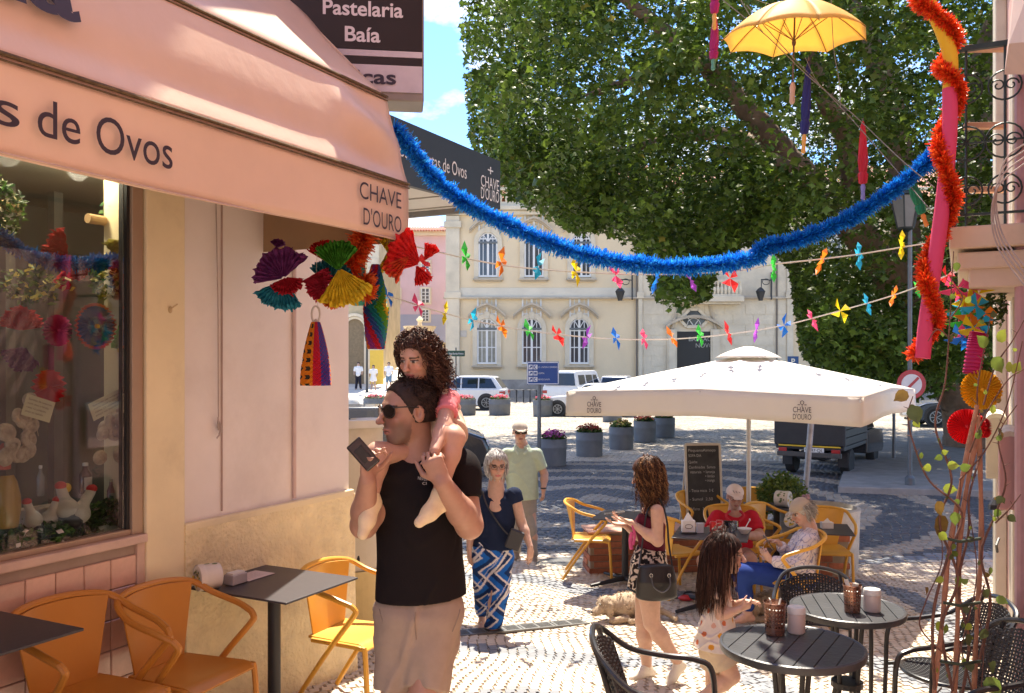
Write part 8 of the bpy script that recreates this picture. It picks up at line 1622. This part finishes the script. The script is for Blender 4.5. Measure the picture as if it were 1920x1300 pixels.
crepe(W(788,495,4.75),R(150),R(95),.205,Mcr('bright_red',(.80,.025,.02)),c4,seed=12,n=18);crepe(W(780,497,4.78),R(295),R(60),.12,Mcr('bright_red',(.8,.02,.02)),c4,seed=13,n=12);crepe(W(795,490,4.76),R(60),R(55),.11,Mcr('bright_red',(.8,.02,.02)),c4,seed=14,n=12);crepe(W(768,480,4.74),R(220),R(50),.16,Mcr('orange_red',(.75,.08,.02)),c4,seed=15,n=10)
c5=thing('crepe_flower','yellow and violet crepe paper hanging behind the red bow','paper flower',tuple(W(735,480,4.95)));crepe(W(730,478,4.95),R(70),R(110),.11,Mcr('yellow',(.8,.62,.03)),c5,seed=17);crepe(W(728,470,4.97),R(270),R(60),.13,Mcr('yellow',(.8,.62,.03)),c5,seed=18);crepe(W(748,458,4.98),R(60),R(120),.06,Mcr('violet',(.25,.05,.4)),c5,seed=19)
tinsel('orange_tinsel_piece','short orange tinsel length hanging among the paper decorations',[W(684,440,4.85),W(668,480,4.85),W(655,512,4.85),W(652,530,4.85)],.06,[(.8,.10,.02),(.85,.2,.05)],1800,21);tinsel('orange_tinsel_piece','small orange tinsel tuft beside the teal paper tube',[W(684,520,4.88),W(690,545,4.88),W(683,555,4.88)],.05,[(.8,.14,.03),(.85,.22,.06)],900,22)
b=MB();b.lathe([(.028,.0),(.042,.02),(.035,.05),(.040,.30),(.028,.32),(.034,.34)],W(672,573,4.9),14);t=thing('paper_tube','teal paper tube hanging among the decorations','paper tube',tuple(W(672,573,4.9)));b.build('tube',mat('teal_paper',(.08,.45,.36),.6,trans=.3),t,smooth=True);b=MB();b.lathe([(.03,0),(.034,.08)],W(672,470,4.9),12);b.build('tube_top',mat('teal_paper'),t,smooth=True)
# folded paper cone lantern
def lantern_cone(c,top_z,bot_z,r0,r1,lab,colf,rows=16,cols=18,wav=.012):
    t=thing('paper_lantern',lab,'paper lantern',(c.x,c.y,bot_z));nr,nc=rows*2,cols*2;V=[];C=[]
    for j in range(nr+1):
        z=top_z+(bot_z-top_z)*j/nr;rr=r0+(r1-r0)*math.sin(min(j/nr,1)*PI/2)**.9
        for i in range(nc):
            a=2*PI*i/nc;q=rr+wav*(1 if (i+j) % 2==0 else -1)*(.3+.7*j/nr);V.append((c.x+math.cos(a)*q,c.y+math.sin(a)*q,z));C.append(colf(i/nc,j/nr,i,j))
    Q=[(j*nc+i,j*nc+(i+1) % nc,(j+1)*nc+(i+1) % nc,(j+1)*nc+i) for j in range(nr) for i in range(nc)]
    # one flat colour per face
    V=np.array(V);Q=np.array(Q);Vf=V[Q].reshape(-1,3);cf=np.repeat(np.array([colf((i+.5)/nc,(j+.5)/nr,i,j) for j in range(nr) for i in range(nc)]),4,0);npmesh('shade',Vf,np.arange(len(Vf)).reshape(-1,4),mat('lantern_paper',attr=True,rough=.6,var=.04,trans=.4),t,False,cf)
    return t
def cl1(u,v,i,j):
    a=(u*2*PI+PI/2) % (2*PI);a=a-2*PI if a>PI else a          # 0 faces the camera
    d_=(i//2*2-i)*0
    if -.95<a<-.10:return ((.80,.33,.02) if (i+j) % 4<2 else (.035,.035,.03)) if (j+i) % 2==0 else (.75,.30,.02)
    if -.10<=a<.55:return (.62,.015,.04) if (i+j) % 2 else (.55,.02,.08)
    if .55<=a<1.6:return (.18,.04,.30) if (i+j) % 2 else (.04,.08,.45)
    return (.70,.20,.02) if (i+j) % 2 else (.55,.03,.03)
c=W(592,600,4.75);kz=4.75/FP
def cl_dia(u,v,i,j):
    a=(u*2*PI+PI/2) % (2*PI);a=a-2*PI if a>PI else a;ii=i//1
    if a<-.0 and a>-1.75:
        m_=(ii//1) % 4;jj=(j//1) % 4;dd=abs(m_-1.5)+abs(jj-1.5);return (.78,.32,.02) if dd>1.6 else (.03,.035,.03)
    return cl1(u,v,i,j)
t=lantern_cone(c,CZ-(604-HY)*kz,CZ-(723-HY)*kz,.022,.078,'cone-shaped paper lantern with yellow, black and red diamonds hanging by the wall',cl_dia,15,16,.006)
b=MB();b.tube([c+Vector((.022*math.cos(a),0,(HY-590)*kz+.0+.045*math.sin(a)))-Vector((0,0,c.z-CZ)) for a in np.linspace(-1.2,4.3,14)],.006,6);b.lathe([(.020,CZ-(606-HY)*kz-c.z-.0),(.004,CZ-(598-HY)*kz-c.z)],c,10);b.build('paper_loop',mat('loop_white',(.65,.6,.55),.7),t);b=MB();b.tube([W(596,576,4.75),W(592,540,4.75),W(595,460,4.72)],.0012,4);b.build('thread',M_str,t)
def cl2(u,v,i,j):return [(.55,.02,.05),(.05,.12,.40),(.02,.28,.35),(.12,.40,.04),(.75,.50,.03),(.62,.12,.02),(.30,.04,.25)][int((u*9+v*3.2)) % 7]
c=W(704,540,4.95);kz=4.95/FP;lantern_cone(c,CZ-(496-HY)*kz,CZ-(578-HY)*kz,.02,.058,'upper multicoloured rippled paper lantern under the awning corner',cl2,10,14,.010);lantern_cone(W(705,600,4.95),CZ-(655-HY)*kz,CZ-(576-HY)*kz,.045,.062,'lower multicoloured rippled paper lantern under the awning corner',cl2,10,14,.012)
# ---- fans and paper tube on the right
def rosette(c,r,M,lab,nrm=Vector((0,-1,0)),n=34,name='paper_fan',rings=None,mc=None,amp=.012):
    t=thing(name,lab,'paper fan',tuple(c));x,y=perp(nrm);rings=rings or [(0.0,1.0,M)]
    for a0,a1,m_ in rings:
        b=MB();b.sheet(lambda u,v:c+(x*math.cos(2*PI*u)+y*math.sin(2*PI*u))*r*(a0+(a1-a0)*v)+nrm*(amp*(1 if round(u*n*2) % 2 else -1)*(a0+(a1-a0)*v)),n*2,3,.0008);b.build('pleated_disc',m_,t)
    b=MB();b.lathe([(r*.10,0),(r*.09,.012),(.001,.014)],c+nrm*.004,14,axis=nrm);b.build('centre',mc or M,t);return t
rosette(W(1840,731,4.75),.107,mat('fan_yellow',(.82,.48,.02),.6,trans=.4),'yellow pleated paper fan hanging by the climbing plant',Vector((-.15,-1,.05)).normalized());rosette(W(1812,800,4.9),.098,mat('fan_red',(.78,.02,.03),.6,trans=.35),'red pleated paper fan below the yellow one',Vector((-.35,-1,.1)).normalized());rosette(W(1846,803,5.0),.055,mat('fan_red'),'small dark red pleated fan right behind the larger red fan',Vector((.5,-1,.1)).normalized())
b=MB();cc_=crv([W(1836,625,4.8),W(1830,650,4.8),W(1822,702,4.8)],24);b.tube(cc_,[.045*(1+.10*math.sin(k*2.1)) for k in range(len(cc_))],16);solo(b,'paper_tube',mat('magenta_paper',(.55,.02,.14),.6,trans=.3),'magenta accordion paper tube above the yellow fan','paper tube',smooth=True)
# ---- decorations in the shop window
def Wp(px,py,p):s_=s_at(px,p);v=S(s_,p,0);v.z=CZ-(py-HY)*v.y/FP;return v
NW=-N                                # towards the street
Mq=lambda n,c:mat('win_'+n,c,.7,var=.1,trans=.25)
rosette(Wp(180,612,3.93),.118,Mq('blue',(.02,.14,.42)),'blue and red pleated rosette with a yellow centre behind the shop window',NW,30,'paper_rosette',rings=[(.88,1.0,Mq('coral',(.72,.12,.08))),(.0,.88,Mq('blue',(.02,.14,.42))),(0,.42,Mq('lightblue',(.25,.55,.7)))],mc=Mq('gold',(.8,.5,.05)))
rosette(Wp(92,726,3.98),.085,Mq('redstripe',(.70,.03,.04)),'red and white striped paper ball behind the shop window',NW,16,'paper_ball',amp=.02);rosette(Wp(108,620,4.05),.08,Mq('magenta',(.45,.02,.15)),'magenta pleated paper disc left of the blue rosette',NW,22,'paper_fan')
def wcrepe(lab,px,py,p,parts):
    t=thing('crepe_flower',lab,'paper flower',tuple(Wp(px,py,p)))
    for k,(x,y,a,sp_,r,m_) in enumerate(parts):crepe(Wp(x,y,p+.01*k),R(a),R(sp_),r,m_,t,yaw=R(63),seed=40+k+int(px))
wcrepe('red crepe paper bow hanging high inside the shop window',125,480,3.95,[(128,478,150,100,.14,Mq('red',(.62,.02,.02))),(135,482,300,80,.12,Mq('red',(.62,.02,.02))),(120,505,260,60,.10,Mq('red',(.62,.02,.02)))]);wcrepe('yellow and olive crepe paper hanging at the right of the shop window',215,470,3.95,[(215,480,80,120,.09,Mq('olive',(.35,.30,.02))),(250,470,100,70,.10,Mq('yellow',(.8,.6,.03))),(218,470,270,70,.12,Mq('olive',(.35,.3,.02)))])
wcrepe('yellow and red paper streamer at the right edge of the shop window',250,620,3.93,[(238,585,280,50,.22,Mq('yellow',(.8,.6,.03))),(256,590,275,40,.24,Mq('orange',(.75,.15,.02))),(226,600,270,40,.16,Mq('green',(.08,.35,.05)))]);wcrepe('dark red and blue paper flower in the middle left of the shop window',40,620,4.1,[(40,620,90,160,.12,Mq('red',(.5,.03,.02))),(45,650,250,120,.13,Mq('purple',(.15,.04,.2)))])
tinsel('window_tinsel','dark blue tinsel garland looped inside the shop window',[Wp(-20,430,3.92),Wp(40,470,3.92),Wp(100,492,3.92),Wp(180,492,3.92),Wp(264,484,3.92)],.035,[(.01,.10,.38),(.01,.16,.5)],3500,31)
def vine(lab,px,py,p,rx,rz,n,seed,fl=None,fc=((.75,.72,.35),(.8,.7,.5))):
    c=Wp(px,py,p);t=thing('foliage_spray',lab,'artificial plant',tuple(c));foliage('leaves',t,c,(rx,rx*.5,rz),n,.022,[(.06,.16,.03),(.12,.24,.05),(.03,.10,.03)],M_lf,seed)
    if fl:foliage('flowers',t,c+NW*.03,(rx,rx*.45,rz*.9),fl,.018,list(fc),M_petal,seed+1,shape='sq')
vine('green artificial leaves with cream flowers at the upper right of the shop window',235,400,4.0,.13,.10,340,1,14);vine('small yellow flowered spray hanging in the middle of the shop window',200,530,3.98,.09,.10,120,2,40,((.8,.65,.15),(.75,.7,.3)));vine('yellow flowered spray hanging at the left of the shop window',60,535,4.0,.16,.10,160,3,60,((.8,.65,.15),(.75,.7,.3)));vine('leafy spray at the far left edge of the shop window',5,400,4.0,.10,.16,240,4,12)
vine('green leaves and white flowers along the left bottom of the shop window',70,1000,3.92,.16,.06,420,5,26,((.7,.68,.6),));vine('green leaves at the middle bottom of the shop window',150,985,3.95,.12,.07,380,6,8,((.7,.68,.6),));vine('green leaves with pink and white flowers at the right bottom of the shop window',215,960,3.95,.13,.07,420,7,30,((.75,.5,.5),(.75,.7,.65)));vine('trailing leaves at the left bottom corner of the shop window',5,1010,3.9,.12,.05,260,8,14,((.75,.72,.6),))
def meringue(lab,px,py,p,k,seed):
    c=Wp(px,py,p);t=thing('meringue_pile',lab,'meringues',tuple(c));rg=random.Random(seed)
    for i in range(k):
        r0=rg.uniform(.034,.048);q=c+U*rg.uniform(-.085,.085)+Z*rg.uniform(-.14,.13)+NW*rg.uniform(0,.05);b=MB();b.lathe([(r0*.3,r0*.2),(r0*.55,r0*.42),(r0*.85,r0*.30),(r0,0),(r0*.9,-r0*.25),(r0*.4,-r0*.4)],q,14,axis=(NW+U*rg.uniform(-.5,.5)+Z*rg.uniform(-.4,.4)).normalized());b.build('meringue',mat('meringue',(.55,.45,.34),.85,var=.35,scale=25,bump=.8,bscale=40),t,smooth=True)
meringue('tall cluster of pale shell-shaped sweets at the left of the shop window',35,800,3.92,13,1);meringue('smaller cluster of pale shell-shaped sweets at the right of the shop window',200,810,3.95,9,2)
def card(lab,px,py,a,wpx,hpx,p):
    c=Wp(px,py,p);k=c.y/FP;ax=(U*math.cos(a)+Z*math.sin(a)).normalized();up=(Z*math.cos(a)-U*math.sin(a)).normalized();t=thing('handwritten_card',lab,'card',tuple(c));b=MB();b.box(c,(wpx*k*1.25,.002,hpx*k),ax,NW,up);b.build('card',mat('card_cream',(.72,.68,.45),.7,var=.03),t)
    for j,tx in enumerate(('Sortido de suspiros','com ovo e limão','caixa 12 unidades','peça ao balcão')):q=c+NW*.003+up*hpx*k*(.26-.19*j)-ax*wpx*k*.52;fit('handwriting',tx,mat('pen_ink',(.12,.10,.12),.7),t,q,q+ax*wpx*k*(1.0-.08*j),up,hpx*k*.13)
    b=MB();b.tube([c-up*hpx*k*.5,c-Z*hpx*k*1.3],.0018,4);b.build('stick',mat('stick',(.5,.4,.25),.7),t)
card('handwritten cream card leaning right, left one in the shop window',72,766,-.32,48,40,3.86);card('handwritten cream card tilted up, right one in the shop window',204,757,.38,66,34,3.86)
# shelf goods
def bottle(lab,px,py,p,h,r,col,cap_,labcol=None):
    c=Wp(px,py,p);t=thing('bottle',lab,'bottle',tuple(c));b=MB();b.lathe([(r*.9,0),(r,.005),(r,h*.62),(r*.45,h*.78),(r*.38,h*.92)],c,18);b.build('bottle',mat('btl_'+lab[:9].replace(' ','_'),col,.12,coat=.5),t,smooth=True);b=MB();b.lathe([(r*.44,h*.90),(r*.44,h),(.001,h)],c,14);b.build('cap',mat('cap_'+lab[:9].replace(' ','_'),cap_,.4),t)
    if labcol:b=MB();b.sheet(lambda u,v:c+NW*(r+.001)*math.cos((u-.5)*1.6)+U*(r+.001)*math.sin((u-.5)*1.6)+Z*h*(.12+.42*v),8,1);b.build('label',mat('lb',labcol,.6),t)
bottle('dark bottle with a white label standing in the shop window',160,925,3.98,.155,.031,(.01,.01,.012),(.7,.7,.7),(.6,.58,.52));bottle('clear bottle with a white cap left of the dark bottle',76,930,4.05,.15,.018,(.25,.27,.27),(.7,.7,.7));bottle('slim rose bottle at the right of the shop window',208,955,4.0,.16,.02,(.45,.2,.2),(.6,.45,.3),(.6,.5,.4));bottle('tall pinkish bottle by the right window edge',240,905,4.02,.20,.02,(.40,.12,.08),(.5,.2,.1))
def rooster(lab,px,py,p,s_,lean):
    c=Wp(px,py,p);t=thing('sock_figure',lab,'figurine',tuple(c));F=Field();q=lambda x,z:c+U*x*s_+Z*z*s_;F.ell(q(0,.03),(.055*s_,.05*s_,.05*s_),k=.01);F.cone(q(0,.04),q(lean*.06,.13),.028*s_,.024*s_,.02);fmesh(F,'body',mat('fig_white',(.68,.62,.55),.8),t,.006)
    b=MB();b.ell(q(lean*.065,.145),(.027*s_,.027*s_,.022*s_),12);b.build('red_tip',mat('fig_red',(.65,.04,.04),.7),t,smooth=True);b=MB();b.ell(q(-lean*.03,.0),(.05*s_,.045*s_,.04*s_),12);b.build('dark_base',mat('fig_dark',(.03,.025,.03),.7),t,smooth=True)
rooster('white sock figure with a red top leaning left in the shop window',125,965,3.9,1.0,-.5);rooster('white sock figure with a red top leaning right in the shop window',148,975,3.88,1.0,1.1);b=MB();b.ell(Wp(125,915,3.9),(.022,.022,.024),12);solo(b,'yellow_ball',mat('fig_yellow',(.8,.5,.06),.6),'small yellow knob on top of the left sock figure','ball',smooth=True)
rooster('beige sock figure with a red tip at the left bottom of the window display',62,985,3.92,.8,-.6);rooster('beige sock figure with a red tip beside the cream box in the display',90,985,3.92,.8,.9)
b=MB();b.box(Wp(72,968,4.05),(.20,.1,.09),U,N,Z);solo(b,'cream_box',mat('box_cream',(.55,.42,.34),.6),'pale cardboard box behind the figures in the shop window','box',bevel=.004)
b=MB();c=Wp(12,940,3.9);b.lathe([(.05,-.12),(.062,-.03),(.06,.02),(.045,.09),(.03,.12)],c,18);solo(b,'glass_jar',mat('amber_jar',(.50,.32,.08),.15,coat=.5),'amber jar at the left bottom edge of the shop window','jar',smooth=True);b=MB();c=Wp(8,880,3.93);b.tube([c,c+Z*.10,c+Z*.12],[.028,.026,.01],12);solo(b,'red_candle',mat('candle_coral',(.55,.12,.08),.5),'coral red stick above the amber jar in the shop window','candle',smooth=True)
for px,py in ((180,412),(20,388)):b=MB();c=Wp(px,py,4.05);b.tube([c-U*.05,c+U*.05],.026,12);solo(b,'cork_roll',mat('cork',(.50,.33,.16),.8,var=.2,scale=30),'cork roll hanging near the top %s of the shop window' % ('right' if px>100 else 'left'),'cork roll')
# ---- climbing plant on canes at the right
cpl=thing('climbing_plant','sparse climbing plant tied to three canes at the right edge','climbing plant',tuple(G(1760,4.0)))
M_cane=mat('cane',(.36,.17,.10),.7,var=.25,scale=14,bump=.3,bscale=60);M_vine=mat('vine_stem',(.14,.065,.045),.8,var=.35,scale=25,bump=.4,bscale=90)
for pts in ([(1738,1420,3.9),(1765,1180,3.95),(1785,1000,4.0),(1832,760,4.05)],[(1785,1430,4.0),(1795,1180,4.0),(1803,980,4.02),(1835,800,4.05)],[(1822,1430,4.1),(1830,1200,4.1),(1840,1000,4.08),(1834,780,4.05)]):
    b=MB();cv=crv([W(*q) for q in pts],6);b.tube(cv,[.011+.002*math.sin(k*1.7) for k in range(len(cv))],8);b.build('cane',M_cane,cpl,smooth=True)
rg=random.Random(17);tips=[]
def vinep(pts,r0,r1=.002,jit=.006):
    P=crv([W(*q)+Vector((rg.uniform(-jit,jit),rg.uniform(-.03,.03),rg.uniform(-jit,jit))) for q in pts],6);b=MB();n=len(P);b.tube(P,[r0+(r1-r0)*k/(n-1) for k in range(n)],6)
    for k in range(2,n-2,3):
        s_=rg.choice((-1,1));b.tube([P[k],P[k]+Vector((s_*rg.uniform(.012,.03),0,rg.uniform(.005,.03)))],[r0*.35,.0008],4)
    b.build('vine',M_vine,cpl,smooth=True);tips.extend(P)
V1=[[(1790,1300,3.95),(1770,1180,3.93),(1790,1080,3.95),(1765,980,3.95),(1782,900,3.97),(1750,800,4.0),(1778,720,4.0),(1784,620,4.0),(1778,540,4.0),(1788,470,4.0)],[(1800,1320,4.0),(1815,1200,4.0),(1795,1100,4.0),(1820,1000,4.0),(1810,930,4.0),(1845,840,4.05),(1830,740,4.05),(1848,660,4.05),(1855,590,4.05)],
      [(1760,1300,3.9),(1745,1150,3.9),(1770,1040,3.93),(1800,960,3.95),(1745,905,3.95),(1712,840,3.95),(1704,780,3.95),(1708,745,3.95)],[(1840,1250,4.05),(1852,1130,4.05),(1838,1040,4.05),(1866,960,4.0),(1885,900,3.9),(1880,820,3.9),(1905,760,3.85)],[(1820,850,4.0),(1850,780,3.9),(1885,715,3.8),(1925,690,3.7)],[(1790,640,4.0),(1765,620,4.0),(1738,640,4.05)],[(1780,600,4.0),(1800,560,4.0),(1776,525,4.0)],[(1840,760,3.95),(1870,690,3.9),(1898,640,3.85),(1925,600,3.8)],[(1785,1240,3.9),(1730,1180,3.88),(1738,1130,3.88),(1770,1060,3.9),(1765,1000,3.92)],
      [(1850,1100,4.05),(1836,1150,4.0),(1850,1220,4.0),(1835,1330,4.0)],[(1865,980,4.0),(1890,955,3.9),(1908,925,3.85)],[(1800,900,4.0),(1850,850,4.0),(1890,760,3.9),(1915,640,3.8)],[(1775,1320,3.95),(1800,1200,3.95),(1830,1080,4.0),(1815,960,4.0)],[(1830,1320,4.05),(1800,1180,4.03),(1790,1040,4.0),(1800,900,4.0)]]
for k,q in enumerate(V1):vinep(q,.0075 if k<4 else .004)
for z_ in (1010,1130,1240):b=MB();b.tube([W(1775+(z_-1000)*-.05,z_,3.92),W(1800,z_+6,3.9),W(1838,z_,4.0)],.007,6);b.build('tie',mat('tie_green',(.03,.05,.03),.7),cpl)
def big_leaf(c,s_,ang,m,yaw):
    b=MB();R0=Matrix.Rotation(yaw,3,'Z') @ Matrix.Rotation(ang,3,'Y');out_=[(0,0),(.30,.12),(.42,.38),(.30,.68),(.10,.88),(0,1.05)];L_=[(-x,z) for x,z in out_[1:-1]]
    mid=[Vector((0,.0,z)) for z in (0,.12,.38,.68,.88,1.05)];rt_=[Vector((x,-.10*x*2,z)) for x,z in out_];lf=[Vector((-x,-.10*x*2,z)) for x,z in out_];vs=mid+rt_[1:5]+lf[1:5];fs=[(0,6,1),(0,1,10)]
    for k in range(3):fs+=[(1+k,6+k,7+k,2+k),(1+k,2+k,11+k,10+k)]
    fs+=[(4,9,5),(4,5,13)];b.add([c+R0 @ (v*s_) for v in vs],fs);b.build('leaf',m,cpl,smooth=True)
LM_=[mat('vleaf_green',(.16,.24,.04),.5,var=.2,scale=20,trans=.4),mat('vleaf_lime',(.30,.38,.05),.5,var=.2,scale=20,trans=.45),mat('vleaf_dark',(.07,.09,.03),.5,var=.2,scale=20,trans=.3),mat('vleaf_brown',(.20,.13,.03),.6,var=.3,scale=20,trans=.35)]
for x,y,s_,a,m_ in ((1712,760,.085,2.9,2),(1702,735,.07,-2.2,3),(1757,940,.07,2.8,3),(1760,965,.12,3.0,3),(1768,915,.06,1.7,1),(1790,960,.06,3.1,0),(1850,650,.07,-.8,0),(1870,640,.07,.7,1),(1862,670,.08,2.6,0),(1885,690,.06,1.4,1),(1760,1000,.05,2.2,1),(1795,1080,.05,3.0,0),(1758,1165,.055,2.9,1),(1775,1170,.05,-2.6,0),(1842,1118,.05,1.0,2),(1868,1120,.05,2.0,0),(1850,1270,.09,2.5,0),(1865,1255,.07,-1.0,2),(1800,880,.05,1.2,0),(1746,875,.045,-1.8,1),(1776,872,.05,1.6,1),(1812,1190,.06,2.7,2),(1850,1180,.055,-2.5,2),(1898,700,.06,.6,1),(1855,765,.05,1.9,1),(1816,1240,.05,2.9,2)):big_leaf(W(x,y,3.9+rg.uniform(-.06,.08)),s_,a,LM_[m_],rg.uniform(-.7,.7))
for k in range(70):
    c=rg.choice(tips);big_leaf(c+Vector((rg.uniform(-.02,.02),rg.uniform(-.03,.01),rg.uniform(-.02,.02))),rg.uniform(.018,.045),rg.uniform(0,6.28),LM_[rg.choice((0,0,1,2,2,3))],rg.uniform(-1,1))
pt=G(1785,4.02);b=MB();b.lathe([(.14,0),(.15,.02),(.19,.30),(.2,.33),(.18,.33),(.17,.28),(.01,.28)],pt,24);solo(b,'plant_pot',mat('pot_brown',(.25,.13,.08),.7),'terracotta pot at the foot of the climbing plant','pot',smooth=True)
# loops of wire on the pink wall
for k in range(4):
    b=MB();b.tube(crv([W(1925,268+12*k,4.6),W(1885-4*k,300+16*k,4.65),W(1868-3*k,370+12*k,4.7),W(1880-2*k,440+10*k,4.7),W(1925,505+12*k,4.6)],8),.0045,5);solo(b,'wire_loop',mat('wire_pale',(.40,.33,.30),.6),('outermost','second','third','innermost')[3-k]+' loop of pale wire hanging from the pink wall on the right','wire')
b=MB();c=Wp(0,0,1);
b=MB();q=W(1868,955,5.6);b.lathe([(.05,0),(.045,.03),(.015,.075)],q,10,axis=Vector((0,0,1)));solo(b,'wall_lamp',M_leg,'small black cone lamp on the cream door surround at the right','wall lamp');b=MB();b.tube([W(1873,1010,5.3),W(1868,1022,5.25),W(1870,1035,5.3)],.008,6);solo(b,'door_handle',M_leg,'small black handle on the cream door surround at the right','handle')
# foliage hanging on balcony bracket
t=thing('wall_plant','small hanging leafy plant under the balcony by the wall','plant',tuple(W(1868,560,5.6)));foliage('leaves',t,W(1866,570,5.6),(.07,.06,.16),300,.022,GRN,M_lf,77)
